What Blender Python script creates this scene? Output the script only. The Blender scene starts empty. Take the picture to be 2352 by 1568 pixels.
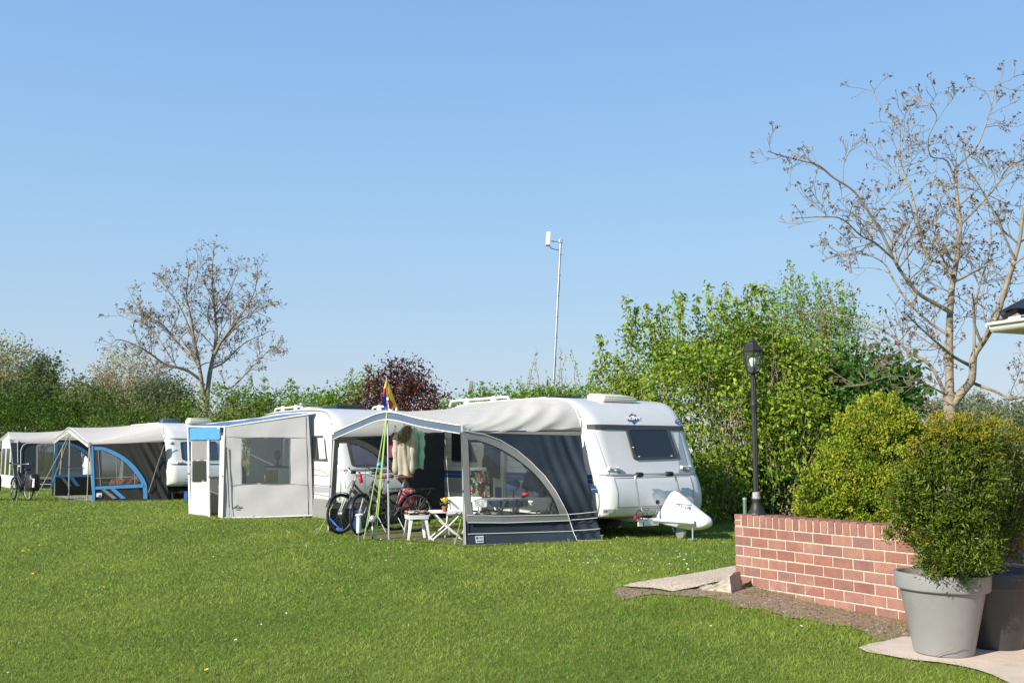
import bpy, bmesh, math, random
import numpy as np
from mathutils import Vector, Matrix
R = math.radians
rng = np.random.default_rng(7)
random.seed(7)
SC = bpy.context.scene
COL = SC.collection
# ------------------------------------------------------------------ camera numbers (frame measured as 2352 x 1568)
F, CX, CY, HOR, EYE = 2287.0, 1176.0, 784.0, 1036.0, 1.5
TH = math.atan((HOR - CY) / F)
FW = Vector((0, math.cos(TH), math.sin(TH))); UP = Vector((0, -math.sin(TH), math.cos(TH)))
EYEP = Vector((0, 0, EYE))
def ray(px, py): return FW + Vector(((px - CX) / F, 0, 0)) + UP * ((CY - py) / F)
def at(px, py, Y):
    d = ray(px, py); return EYEP + d * (Y / d.y)
def G(px, py, z=0.0):
    d = ray(px, py); return EYEP + d * ((z - EYE) / d.z)
def onp(px, py, p0, nrm):
    d = ray(px, py); return EYEP + d * ((p0 - EYEP).dot(nrm) / d.dot(nrm))
def zf(x0, y0, s):
    return lambda X, Y: ((x0 + X / s) * .645268, (y0 + Y / s) * .645268)
def ground_z(x, y):
    return 0.10 * np.exp(-((x - 2.2) ** 2 + (y - 10.75) ** 2) / (2 * .62 ** 2)) \
        + 0.025 * np.sin(x * .55 + 1.0) * np.sin(y * .4) * np.clip((y - 13) / 5, 0, 1) * 0.6

# ------------------------------------------------------------------ object helpers
XF = {}
def mtx(loc, rotz): return Matrix.Translation(Vector(loc)) @ Matrix.Rotation(rotz, 4, 'Z')
def thing(name, label, cat, loc=(0, 0, 0), rotz=0.0, group=None, roll=None):
    o = bpy.data.objects.new(name, None); COL.objects.link(o)
    o.empty_display_size = .2
    o.location = loc; o.rotation_euler = (0, 0, rotz)
    o['label'] = label; o['category'] = cat
    if group: o['group'] = group
    XF[o] = mtx(loc, rotz)
    return o
def tag(o, label, cat, group=None, kind=None):
    o['label'] = label; o['category'] = cat
    if group: o['group'] = group
    if kind: o['kind'] = kind
    return o
def struct(o): o['kind'] = 'structure'; return o
def dup(root, loc, rotz, label, group=None):
    r = root.copy(); COL.objects.link(r); r.location = loc; r.rotation_euler = (0, 0, rotz)
    r['label'] = label
    if group: r['group'] = group
    for ch in root.children:
        c = ch.copy(); COL.objects.link(c); c.parent = r
        for g in ch.children:
            d = g.copy(); COL.objects.link(d); d.parent = c
    return r
def frame(t, up=Vector((0, 0, 1))):
    t = t.normalized()
    if abs(t.dot(up)) > .98: up = Vector((1, 0, 0)) if abs(t.x) < .9 else Vector((0, 1, 0))
    a = t.cross(up).normalized(); b = a.cross(t).normalized()
    return a, b
class MB:
    def __init__(s): s.v = []; s.f = []; s.m = []; s.cur = 0
    def mat(s, i): s.cur = i; return s
    def add(s, vs, fs):
        o = len(s.v); s.v += [Vector(p) for p in vs]
        for f in fs: s.f.append([i + o for i in f]); s.m.append(s.cur)
        return s
    def box(s, c, size, M=None):
        c = Vector(c); h = Vector(size) * .5
        vs = [Vector((x * h.x, y * h.y, z * h.z)) for x in (-1, 1) for y in (-1, 1) for z in (-1, 1)]
        if M is not None: vs = [M @ p for p in vs]
        vs = [p + c for p in vs]
        return s.add(vs, [(0, 1, 3, 2), (4, 6, 7, 5), (0, 4, 5, 1), (2, 3, 7, 6), (0, 2, 6, 4), (1, 5, 7, 3)])
    def rbox(s, c, size, r=.01, M=None):          # box with chamfered edges on all sides
        c = Vector(c); h = Vector(size) * .5; r = min(r, h.x * .49, h.y * .49, h.z * .49)
        bm = bmesh.new(); bmesh.ops.create_cube(bm, size=1.0)
        for v in bm.verts: v.co = Vector((v.co.x * size[0], v.co.y * size[1], v.co.z * size[2]))
        bmesh.ops.bevel(bm, geom=bm.edges[:], offset=r, segments=2, affect='EDGES', profile=.6)
        bm.verts.index_update()
        vs = [v.co.copy() for v in bm.verts]
        if M is not None: vs = [M @ p for p in vs]
        s.add([p + c for p in vs], [[v.index for v in f.verts] for f in bm.faces]); bm.free()
        return s
    def tube(s, pts, r, n=8, caps=True, closed=False):
        pts = [Vector(p) for p in pts]; k = len(pts)
        rs = [r] * k if not hasattr(r, '__len__') else list(r)
        vs, fs = [], []; pa = None
        for i, p in enumerate(pts):
            if closed: t = pts[(i + 1) % k] - pts[i - 1]
            else: t = pts[min(i + 1, k - 1)] - pts[max(i - 1, 0)]
            if t.length < 1e-9: t = Vector((0, 0, 1))
            if pa is None: a, b = frame(t)
            else:
                t = t.normalized(); a = pa - t * pa.dot(t)
                a = a.normalized() if a.length > 1e-6 else frame(t)[0]
                b = a.cross(t).normalized()
            pa = a
            for j in range(n):
                w = 2 * math.pi * j / n
                vs.append(p + (a * math.cos(w) + b * math.sin(w)) * rs[i])
        m = k if closed else k - 1
        for i in range(m):
            for j in range(n):
                q = (i + 1) % k
                fs.append((i * n + j, i * n + (j + 1) % n, q * n + (j + 1) % n, q * n + j))
        if caps and not closed:
            fs.append(tuple(range(n))[::-1]); fs.append(tuple((k - 1) * n + j for j in range(n)))
        return s.add(vs, fs)
    def lathe(s, prof, n=24, c=(0, 0, 0), M=None):
        c = Vector(c); vs, fs = [], []
        for (r, z) in prof:
            for j in range(n):
                w = 2 * math.pi * j / n; p = Vector((r * math.cos(w), r * math.sin(w), z))
                vs.append((M @ p if M is not None else p) + c)
        for i in range(len(prof) - 1):
            for j in range(n):
                fs.append((i * n + j, i * n + (j + 1) % n, (i + 1) * n + (j + 1) % n, (i + 1) * n + j))
        if prof[0][0] > 1e-6: fs.append(tuple(range(n))[::-1])
        if prof[-1][0] > 1e-6: fs.append(tuple((len(prof) - 1) * n + j for j in range(n)))
        return s.add(vs, fs)
    def grid(s, fn, nu, nv, keep=None):
        vs = [Vector(fn(i / nu, j / nv)) for j in range(nv + 1) for i in range(nu + 1)]
        fs = []
        for j in range(nv):
            for i in range(nu):
                if keep is None or keep((i + .5) / nu, (j + .5) / nv):
                    a = j * (nu + 1) + i; fs.append((a, a + 1, a + nu + 2, a + nu + 1))
        return s.add(vs, fs)
    def slab(s, poly, off):                        # polygon (3-D points) given a thickness vector
        poly = [Vector(p) for p in poly]; off = Vector(off); n = len(poly)
        vs = poly + [p + off for p in poly]
        fs = [tuple(range(n))[::-1], tuple(range(n, 2 * n))]
        for i in range(n): fs.append((i, (i + 1) % n, n + (i + 1) % n, n + i))
        return s.add(vs, fs)
    def band(s, outer, inner, off):                # strip between two matching polylines, with a thickness
        o = [Vector(p) for p in outer]; i_ = [Vector(p) for p in inner]; off = Vector(off); n = len(o)
        vs = o + i_ + [p + off for p in o] + [p + off for p in i_]; fs = []
        for k in range(n - 1):
            fs += [(k, k + 1, n + k + 1, n + k), (2 * n + k, 3 * n + k, 3 * n + k + 1, 2 * n + k + 1),
                   (k, 2 * n + k, 2 * n + k + 1, k + 1), (n + k, n + k + 1, 3 * n + k + 1, 3 * n + k)]
        fs += [(0, n, 3 * n, 2 * n), (n - 1, 3 * n - 1, 4 * n - 1, 2 * n - 1)]
        return s.add(vs, fs)
    def build(s, name, mats, parent=None, world=False, smooth=False, root=None, fixn=True):
        me = bpy.data.meshes.new(name)
        vs = s.v
        if world and (root or parent) is not None:
            inv = XF[root or parent].inverted(); vs = [inv @ p for p in vs]
        me.from_pydata([tuple(p) for p in vs], [], s.f)
        if not isinstance(mats, (list, tuple)): mats = [mats]
        for m in mats: me.materials.append(m)
        if len(mats) > 1: me.polygons.foreach_set('material_index', s.m)
        if fixn:
            bm = bmesh.new(); bm.from_mesh(me)
            bmesh.ops.recalc_face_normals(bm, faces=bm.faces[:]); bm.to_mesh(me); bm.free()
        if smooth:
            me.polygons.foreach_set('use_smooth', [True] * len(me.polygons))
            if smooth is not True:
                try: me.set_sharp_from_angle(angle=R(smooth))
                except Exception: pass
        me.update()
        o = bpy.data.objects.new(name, me); COL.objects.link(o)
        if parent is not None: o.parent = parent
        return o
def text_mesh(txt, size, M, name, m, parent=None, world=False, root=None, extrude=.001, offset=0.0, xs=1.0, spacing=1.0):
    cu = bpy.data.curves.new(name, 'FONT'); cu.body = txt; cu.size = size; cu.extrude = extrude; cu.offset = offset
    cu.align_x = 'CENTER'; cu.align_y = 'CENTER'; cu.space_character = spacing
    ob = bpy.data.objects.new(name, cu); COL.objects.link(ob)
    dg = bpy.context.evaluated_depsgraph_get()
    me = bpy.data.meshes.new_from_object(ob.evaluated_get(dg))
    bpy.data.objects.remove(ob); bpy.data.curves.remove(cu)
    T = M @ Matrix.Diagonal((xs, 1, 1, 1))
    if world and (root or parent) is not None: T = XF[root or parent].inverted() @ T
    me.transform(T); me.materials.clear(); me.materials.append(m); me.name = name
    o = bpy.data.objects.new(name, me); COL.objects.link(o)
    if parent is not None: o.parent = parent
    return o
def inpoly(x, y, poly):
    c = False; n = len(poly); j = n - 1
    for i in range(n):
        xi, yi = poly[i]; xj, yj = poly[j]
        if (yi > y) != (yj > y) and x < (xj - xi) * (y - yi) / (yj - yi) + xi: c = not c
        j = i
    return c
def smooth_line(pts, k=6):                          # Catmull-Rom through points
    pts = [Vector(p) for p in pts]; out = []
    P = [pts[0] * 2 - pts[1]] + pts + [pts[-1] * 2 - pts[-2]]
    for i in range(1, len(P) - 2):
        for j in range(k):
            t = j / k; a, b, c, d = P[i - 1], P[i], P[i + 1], P[i + 2]
            out.append(.5 * ((2 * b) + (c - a) * t + (2 * a - 5 * b + 4 * c - d) * t * t + (3 * b - a - 3 * c + d) * t ** 3))
    out.append(pts[-1]); return out
def lerp(a, b, t): return a + (b - a) * t
def polyat(pts, t):                                 # point at fraction t of a polyline (by index)
    x = t * (len(pts) - 1); i = min(int(x), len(pts) - 2); return pts[i].lerp(pts[i + 1], x - i)

# ------------------------------------------------------------------ materials
def lin(r, g, b):
    f = lambda c: (c / 255 / 12.92) if c / 255 <= .04045 else ((c / 255 + .055) / 1.055) ** 2.4
    return (f(r), f(g), f(b))
def nodes(name):
    m = bpy.data.materials.new(name); m.use_nodes = True
    nt = m.node_tree; return m, nt, nt.nodes, nt.links, nt.nodes['Principled BSDF']
def mat(name, col, rough=.6, metal=0.0, var=0.0, vscale=8.0, bump=0.0, bscale=40.0, spec=.5, coat=0.0, trans=0.0, dirt=None):
    m, nt, N, L, B = nodes(name)
    B.inputs['Base Color'].default_value = (*col, 1); B.inputs['Roughness'].default_value = rough
    B.inputs['Metallic'].default_value = metal; B.inputs['Specular IOR Level'].default_value = spec
    if coat: B.inputs['Coat Weight'].default_value = coat; B.inputs['Coat Roughness'].default_value = .12
    tc = None
    if var or bump or dirt: tc = N.new('ShaderNodeTexCoord')
    if var:
        nz = N.new('ShaderNodeTexNoise'); nz.inputs['Scale'].default_value = vscale; nz.inputs['Detail'].default_value = 6
        nz.inputs['Roughness'].default_value = .62
        L.new(tc.outputs['Object'], nz.inputs['Vector'])
        mr = N.new('ShaderNodeMapRange'); mr.inputs['From Min'].default_value = .3; mr.inputs['From Max'].default_value = .7
        mr.inputs['To Min'].default_value = 1 - var; mr.inputs['To Max'].default_value = 1 + var
        L.new(nz.outputs['Fac'], mr.inputs['Value'])
        mx = N.new('ShaderNodeVectorMath'); mx.operation = 'SCALE'; mx.inputs[0].default_value = col
        L.new(mr.outputs['Result'], mx.inputs['Scale']); src = mx.outputs['Vector']
        if dirt:
            n2 = N.new('ShaderNodeTexNoise'); n2.inputs['Scale'].default_value = dirt[1]; n2.inputs['Detail'].default_value = 8
            n2.inputs['Roughness'].default_value = .7
            L.new(tc.outputs['Object'], n2.inputs['Vector'])
            r2 = N.new('ShaderNodeMapRange'); r2.inputs['From Min'].default_value = .55; r2.inputs['From Max'].default_value = .8
            r2.inputs['To Max'].default_value = dirt[2]; L.new(n2.outputs['Fac'], r2.inputs['Value'])
            mm = N.new('ShaderNodeMix'); mm.data_type = 'RGBA'; mm.inputs[7].default_value = (*dirt[0], 1)
            L.new(r2.outputs['Result'], mm.inputs[0]); L.new(src, mm.inputs[6]); src = mm.outputs[2]
        L.new(src, B.inputs['Base Color'])
    if bump:
        nb = N.new('ShaderNodeTexNoise'); nb.inputs['Scale'].default_value = bscale; nb.inputs['Detail'].default_value = 5
        L.new(tc.outputs['Object'], nb.inputs['Vector'])
        bp = N.new('ShaderNodeBump'); bp.inputs['Strength'].default_value = bump; bp.inputs['Distance'].default_value = .02
        L.new(nb.outputs['Fac'], bp.inputs['Height']); L.new(bp.outputs['Normal'], B.inputs['Normal'])
    if trans:
        t = N.new('ShaderNodeBsdfTranslucent'); t.inputs['Color'].default_value = (*col, 1)
        ms = N.new('ShaderNodeMixShader'); ms.inputs[0].default_value = trans
        L.new(B.outputs[0], ms.inputs[1]); L.new(t.outputs[0], ms.inputs[2])
        L.new(ms.outputs[0], N['Material Output'].inputs['Surface'])
    return m
def leaf_mat(name, trans=.35, rough=.55, spec=.2):
    m, nt, N, L, B = nodes(name)
    a = N.new('ShaderNodeAttribute'); a.attribute_name = 'col'
    B.inputs['Roughness'].default_value = rough; B.inputs['Specular IOR Level'].default_value = spec
    L.new(a.outputs['Color'], B.inputs['Base Color'])
    t = N.new('ShaderNodeBsdfTranslucent'); L.new(a.outputs['Color'], t.inputs['Color'])
    ms = N.new('ShaderNodeMixShader'); ms.inputs[0].default_value = trans
    L.new(B.outputs[0], ms.inputs[1]); L.new(t.outputs[0], ms.inputs[2]); L.new(ms.outputs[0], N['Material Output'].inputs['Surface'])
    return m
def clear_mat(name, tint, gloss=.12, haze=.12, rough=.12, hazecol=(.7, .72, .74)):   # vinyl / glass sheet
    m, nt, N, L, B = nodes(name); N.remove(B)
    tr = N.new('ShaderNodeBsdfTransparent'); tr.inputs[0].default_value = (*tint, 1)
    gl = N.new('ShaderNodeBsdfGlossy'); gl.inputs['Roughness'].default_value = rough
    df = N.new('ShaderNodeBsdfDiffuse'); df.inputs[0].default_value = (*hazecol, 1)
    m1 = N.new('ShaderNodeMixShader'); m1.inputs[0].default_value = haze
    L.new(tr.outputs[0], m1.inputs[1]); L.new(df.outputs[0], m1.inputs[2])
    fr = N.new('ShaderNodeFresnel'); fr.inputs[0].default_value = 1.35
    ad = N.new('ShaderNodeMath'); ad.operation = 'ADD'; ad.inputs[1].default_value = gloss * .4
    L.new(fr.outputs[0], ad.inputs[0])
    m2 = N.new('ShaderNodeMixShader'); L.new(ad.outputs[0], m2.inputs[0])
    L.new(m1.outputs[0], m2.inputs[1]); L.new(gl.outputs[0], m2.inputs[2])
    L.new(m2.outputs[0], N['Material Output'].inputs['Surface'])
    return m
M = {}
M['body'] = mat('caravan_white', (.63, .635, .625), .32, var=.03, vscale=3, coat=.25, dirt=((.52, .52, .46), 5, .35))
M['body_grey'] = mat('caravan_pale_grey', (.66, .68, .69), .38, var=.03, vscale=3, coat=.2)
M['body_old'] = mat('caravan_cream', (.68, .68, .64), .4, var=.05, vscale=3, coat=.15, dirt=((.4, .42, .33), 4, .4))
M['white'] = mat('white_plastic', (.78, .78, .77), .4, var=.04, vscale=15)
M['cream'] = mat('cream_plastic', (.66, .64, .55), .5, var=.05, vscale=10)
M['alu'] = mat('aluminium', (.62, .63, .64), .35, metal=.85, var=.06, vscale=30)
M['steel'] = mat('galvanised_steel', (.42, .44, .46), .45, metal=.7, var=.2, vscale=25)
M['black'] = mat('black_plastic', (.018, .018, .02), .45, var=.15, vscale=20)
M['rubber'] = mat('black_rubber', (.016, .016, .017), .75, var=.2, vscale=30)
M['iron'] = mat('black_painted_iron', (.022, .022, .024), .5, var=.25, vscale=18, bump=.15, bscale=60)
M['darkgrey'] = mat('dark_grey', (.055, .056, .06), .5, var=.1, vscale=10)
M['glass_dark'] = mat('tinted_acrylic', (.022, .026, .03), .08, spec=.6)
M['glass_violet'] = mat('blind_behind_acrylic', (.115, .105, .14), .25, spec=.6, var=.12, vscale=6)
M['blue_stripe'] = mat('blue_vinyl', (.04, .10, .26), .4, var=.05)
M['grey_stripe'] = mat('grey_vinyl', (.30, .33, .37), .4)
M['red_line'] = mat('red_vinyl', (.42, .05, .06), .45)
M['navy'] = mat('navy_canvas', (.020, .032, .048), .8, var=.18, vscale=5, bump=.1, bscale=90, trans=.05)
M['navy2'] = mat('faded_navy_canvas', (.085, .125, .19), .8, var=.1, vscale=5, bump=.1, bscale=90, trans=.1)
M['black_canvas'] = mat('black_canvas', (.022, .021, .020), .8, var=.18, vscale=5, bump=.1, bscale=90)
M['grey_canvas'] = mat('grey_canvas', (.29, .285, .28), .85, var=.06, vscale=4, bump=.08, bscale=80, trans=.22)
M['grey_trim'] = mat('grey_trim', (.27, .27, .27), .85, var=.08, vscale=6, trans=.1)
M['cream_canvas'] = mat('cream_canvas', (.84, .80, .745), .85, var=.04, vscale=4, bump=.08, bscale=80, trans=.4, dirt=((.36, .35, .3), 3, .3))
M['tent_grey'] = mat('tent_grey_canvas', (.45, .44, .45), .85, var=.05, vscale=4, bump=.1, bscale=70, trans=.06)
M['tent_white'] = mat('tent_white_canvas', (.66, .66, .65), .8, var=.04, vscale=4, trans=.15)
M['sky_canvas'] = mat('light_blue_canvas', (.14, .24, .40), .75, var=.08, vscale=5, trans=.15)
M['blue_canvas'] = mat('bright_blue_canvas', (.08, .30, .62), .75, var=.08, vscale=6, trans=.1)
M['piping'] = mat('white_piping', (.75, .75, .73), .6)
M['vinyl'] = clear_mat('clear_vinyl', (.95, .965, .965), .05, .035)
M['vinyl_dull'] = clear_mat('dull_vinyl', (.5, .52, .54), .12, .10, hazecol=(.3, .3, .31))
M['glass'] = clear_mat('clear_glass', (.9, .95, .92), .15, .03, .03)
M['rope_green'] = mat('lime_rope', (.42, .62, .16), .7)
M['rope_beige'] = mat('beige_strap', (.42, .38, .28), .8)
M['rope_white'] = mat('white_rope', (.66, .66, .6), .8)
M['blue_plastic'] = mat('blue_plastic', (.02, .09, .42), .4, var=.1)
M['red'] = mat('red_plastic', (.45, .02, .03), .4, var=.1)
M['terracotta'] = mat('terracotta', (.36, .13, .06), .8, var=.12, vscale=20)
M['yellow'] = mat('yellow_petals', (.75, .5, .02), .6, var=.15, vscale=40)
M['leather'] = mat('brown_leather', (.16, .06, .025), .45, var=.2, vscale=25)
M['wood'] = mat('pale_wood', (.42, .29, .16), .6, var=.15, vscale=12)
M['white_fabric'] = mat('white_pvc_cover', (.86, .86, .87), .5, var=.02, bump=.25, bscale=7)
M['ink'] = mat('blue_ink', (.10, .11, .30), .7)
M['bark'] = mat('walnut_bark', (.265, .22, .165), .9, var=.4, vscale=9, bump=.5, bscale=30, dirt=((.30, .28, .10), 6, .6))
M['bark_dark'] = mat('hedge_stems', (.17, .12, .075), .9, var=.3, vscale=9)
M['bark_light'] = mat('dry_stems', (.34, .26, .17), .9, var=.3, vscale=9)
M['leaf'] = leaf_mat('leaf_green', .38)
M['needle'] = leaf_mat('needle_green', .22, .55, .25)
M['grassblade'] = leaf_mat('grass_blade', .35, .5, .25)
# ------------------------------------------------------------------ camera, sun, sky
cd = bpy.data.cameras.new('camera'); cam = bpy.data.objects.new('camera', cd); COL.objects.link(cam)
cd.sensor_width = 36; cd.lens = 36 * F / 2352; cd.clip_end = 3000; cd.clip_start = .1
cam.location = EYEP; cam.rotation_euler = (math.pi / 2 + TH, 0, 0); SC.camera = cam
SUN_AZ, SUN_EL = R(43), R(29)
S = Vector((-math.cos(SUN_AZ) * math.cos(SUN_EL), -math.sin(SUN_AZ) * math.cos(SUN_EL), math.sin(SUN_EL)))
sl = bpy.data.lights.new('sun', 'SUN'); sl.energy = 4.6; sl.angle = R(.55); sl.color = (1, .93, .82)
so = bpy.data.objects.new('sun', sl); COL.objects.link(so); so.rotation_euler = S.to_track_quat('Z', 'Y').to_euler()
so.location = (-20, -20, 30)
W = bpy.data.worlds.new('World'); SC.world = W; W.use_nodes = True
wn, wl = W.node_tree.nodes, W.node_tree.links
sk = wn.new('ShaderNodeTexSky'); sk.sky_type = 'NISHITA'; sk.sun_disc = False
sk.sun_elevation = SUN_EL; sk.sun_rotation = math.atan2(S.x, S.y)
sk.altitude = 20; sk.air_density = 1.0; sk.dust_density = 0.6; sk.ozone_density = 2.0
# the sky texture, blended with a clear spring gradient (zenith to horizon)
geo = wn.new('ShaderNodeTexCoord'); sep = wn.new('ShaderNodeSeparateXYZ'); wl.new(geo.outputs['Generated'], sep.inputs[0])
ramp = wn.new('ShaderNodeValToRGB'); cr = ramp.color_ramp
cr.elements[0].position = 0.0; cr.elements[0].color = (.53, .60, .70, 1); cr.elements[1].position = 1.0; cr.elements[1].color = (.07, .17, .42, 1)
for p, c in ((.06, (.50, .605, .725)), (.13, (.42, .60, .79)), (.24, (.34, .56, .83)), (.36, (.268, .49, .82)), (.42, (.24, .46, .81)), (.6, (.12, .28, .6))):
    e = cr.elements.new(p); e.color = (*c, 1)
wl.new(sep.outputs['Z'], ramp.inputs[0])
vs_ = wn.new('ShaderNodeVectorMath'); vs_.operation = 'SCALE'; vs_.inputs['Scale'].default_value = 1.06 / .12 / 1.516; wl.new(ramp.outputs[0], vs_.inputs[0])
mixs = wn.new('ShaderNodeMix'); mixs.data_type = 'RGBA'; mixs.inputs[0].default_value = .88
wl.new(sk.outputs[0], mixs.inputs[6]); wl.new(vs_.outputs[0], mixs.inputs[7])
wl.new(mixs.outputs[2], wn['Background'].inputs[0]); wn['Background'].inputs[1].default_value = .12
SC.view_settings.view_transform = 'Standard'; SC.view_settings.look = 'None'; SC.view_settings.exposure = 0.6
SC.view_settings.gamma = 1.0
SC.cycles.max_bounces = 8; SC.cycles.transparent_max_bounces = 16
SC.cycles.use_denoising = True; SC.cycles.sample_clamp_indirect = 6

# ------------------------------------------------------------------ ground sheets
r7 = zf(2100, 1900, 1.96); r8 = zf(2945, 1380, 1.493); r7b = zf(2550, 1780, 3.136)
def gpoly(fn, pts, z=0.0):
    out = []
    for p in pts:
        q = fn(*p); h = z
        for _ in range(4):
            w = G(q[0], q[1], h); h = float(ground_z(w.x, w.y))
        out.append((w.x, w.y))
    return out
ident = lambda x, y: (x, y)
PAVE = gpoly(r8, [(165, 1388), (210, 1412), (300, 1426), (440, 1452), (600, 1467), (700, 1482), (800, 1508), (880, 1532), (960, 1575), (1120, 1640)]) + [(6.2, 5.9), (7.5, 8.0), (5.0, 8.6)] + gpoly(r8, [(395, 1330), (300, 1352)])
PATH = gpoly(r7, [(225, 372), (450, 325), (700, 285), (1015, 228), (1080, 215)]) + [(4.6, 12.9), (4.2, 11.9)] + gpoly(r7, [(1030, 330), (870, 350), (750, 378), (650, 395), (560, 408), (420, 387)])
SOIL = gpoly(r7, [(165, 375), (300, 385), (430, 392), (560, 408), (700, 392), (880, 380), (1020, 370)]) + [(2.55, 10.6), (3.6, 8.85), (3.75, 8.3)] + gpoly(r8, [(470, 1300), (420, 1335), (300, 1352), (230, 1368), (262, 1345), (200, 1300), (130, 1270), (60, 1270), (0, 1262)]) + gpoly(r7, [(1500, 600), (1380, 590), (1300, 560), (1200, 530), (1000, 515), (960, 460), (820, 425), (700, 430), (560, 425), (440, 425), (330, 440), (240, 465), (180, 440)])
r3 = zf(1100, 1350, 2.411)
MATP = gpoly(r3, [(440, 1372), (700, 1382), (1000, 1395), (1290, 1425), (1345, 1440)]) + [(1.15, 17.2), (-1.2, 20.6), (-3.2, 19.0)]

def sheet(name, poly, z, m, res=.12, jag=.0):
    xs = [p[0] for p in poly]; ys = [p[1] for p in poly]
    from mathutils.geometry import delaunay_2d_cdt
    P = []
    n = len(poly)
    for i in range(n):
        a, b = Vector(poly[i]), Vector(poly[(i + 1) % n]); k = max(1, int((b - a).length / res))
        for j in range(k):
            q = a.lerp(b, j / k)
            if jag: q = q + Vector((random.uniform(-jag, jag), random.uniform(-jag, jag)))
            P.append(q)
    nb = len(P)
    x = min(xs)
    while x < max(xs):
        y = min(ys)
        while y < max(ys):
            xx, yy = x + random.uniform(-.3, .3) * res, y + random.uniform(-.3, .3) * res
            if inpoly(xx, yy, [(q.x, q.y) for q in P[:nb]]): P.append(Vector((xx, yy)))
            y += res * 1.6
        x += res * 1.6
    vs, es, fs, *_ = delaunay_2d_cdt(P, [], [list(range(nb))], 1, 1e-5)
    me = bpy.data.meshes.new(name)
    me.from_pydata([(v.x, v.y, z + float(ground_z(v.x, v.y))) for v in vs], [], [list(f) for f in fs]); me.materials.append(m)
    o = bpy.data.objects.new(name, me); COL.objects.link(o); return o

# lawn ground: one sheet out to the horizon
gm, nt, N, L, B = nodes('lawn_soil')
tc = N.new('ShaderNodeNewGeometry')
def noise(scale, det=6, ro=.6):
    n = N.new('ShaderNodeTexNoise'); n.inputs['Scale'].default_value = scale; n.inputs['Detail'].default_value = det
    n.inputs['Roughness'].default_value = ro; L.new(tc.outputs['Position'], n.inputs['Vector']); return n
n1, n2 = noise(.5), noise(14, 8, .75)
rp = N.new('ShaderNodeValToRGB'); rp.color_ramp.elements[0].position = .3; rp.color_ramp.elements[1].position = .72
rp.color_ramp.elements[0].color = (.09, .13, .02, 1); rp.color_ramp.elements[1].color = (.22, .27, .045, 1)
mxn = N.new('ShaderNodeMix'); mxn.data_type = 'FLOAT'; mxn.inputs[0].default_value = .55
L.new(n1.outputs['Fac'], mxn.inputs[2]); L.new(n2.outputs['Fac'], mxn.inputs[3]); L.new(mxn.outputs[0], rp.inputs[0])
L.new(rp.outputs[0], B.inputs['Base Color']); B.inputs['Roughness'].default_value = .95; B.inputs['Specular IOR Level'].default_value = .1
def axis(lo, hi, fine_lo, fine_hi, step):
    a = list(np.arange(fine_lo, fine_hi + 1e-6, step)); d = step
    while a[-1] < hi: d *= 1.35; a.append(a[-1] + d)
    d = step
    while a[0] > lo: d *= 1.35; a.insert(0, a[0] - d)
    return np.array(a)
ax, ay = axis(-1200, 1200, -8, 8, .4), axis(-60, 2000, 2, 36, .4)
gx, gy = np.meshgrid(ax, ay); gz = ground_z(gx, gy)
nx = len(ax); fs = []
for j in range(len(ay) - 1):
    for i in range(nx - 1): a = j * nx + i; fs.append((a, a + 1, a + nx + 1, a + nx))
me = bpy.data.meshes.new('ground'); me.from_pydata(np.stack([gx, gy, gz], -1).reshape(-1, 3).tolist(), [], fs)
me.materials.append(gm); me.polygons.foreach_set('use_smooth', [True] * len(me.polygons))
go = bpy.data.objects.new('ground', me); COL.objects.link(go); struct(go)

M['concrete_slab'] = mat('pale_paving_slab', (.62, .52, .42), .9, var=.12, vscale=5, bump=.25, bscale=60, dirt=((.30, .25, .18), 7, .5))
M['gravel'] = mat('washed_gravel_concrete', (.66, .53, .38), .95, var=.6, vscale=38, bump=.9, bscale=55, dirt=((.16, .13, .09), 5, .6))
M['soil'] = mat('bare_soil', (.27, .19, .13), .98, var=.4, vscale=16, bump=.9, bscale=34, dirt=((.27, .20, .14), 8, .7))
struct(sheet('pavement', PAVE, .016, M['concrete_slab'], .15, .012))
struct(sheet('path', PATH, .020, M['gravel'], .12, .02))
struct(sheet('bare_soil', SOIL, .010, M['soil'], .1, .03))
# crumbs and small stones on the soil
sm = MB()
sp = np.array(SOIL); k = 0
while k < 800:
    x, y = random.uniform(sp[:, 0].min(), sp[:, 0].max()), random.uniform(sp[:, 1].min(), sp[:, 1].max())
    if not inpoly(x, y, SOIL): continue
    k += 1; r = random.choice([.006, .008, .01, .012, .018]); z = float(ground_z(x, y)) + .012
    a = random.uniform(0, 6.3)
    ps = [(x + r * math.cos(a + t) * random.uniform(.7, 1.3), y + r * math.sin(a + t) * random.uniform(.7, 1.3), z) for t in (0, 2.1, 4.2)]
    sm.mat(0 if random.random() < .8 else 1)
    sm.add(ps + [(x, y, z + r * random.uniform(.6, 1.1))], [(0, 1, 3), (1, 2, 3), (2, 0, 3)])
o = sm.build('soil_crumbs', [mat('clod', (.17, .115, .07), .95, var=.3), mat('pebble', (.27, .22, .17), .9, var=.3)]); o['kind'] = 'stuff'
o['label'] = 'loose crumbs and pebbles on the bare soil along the brick wall'

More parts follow.
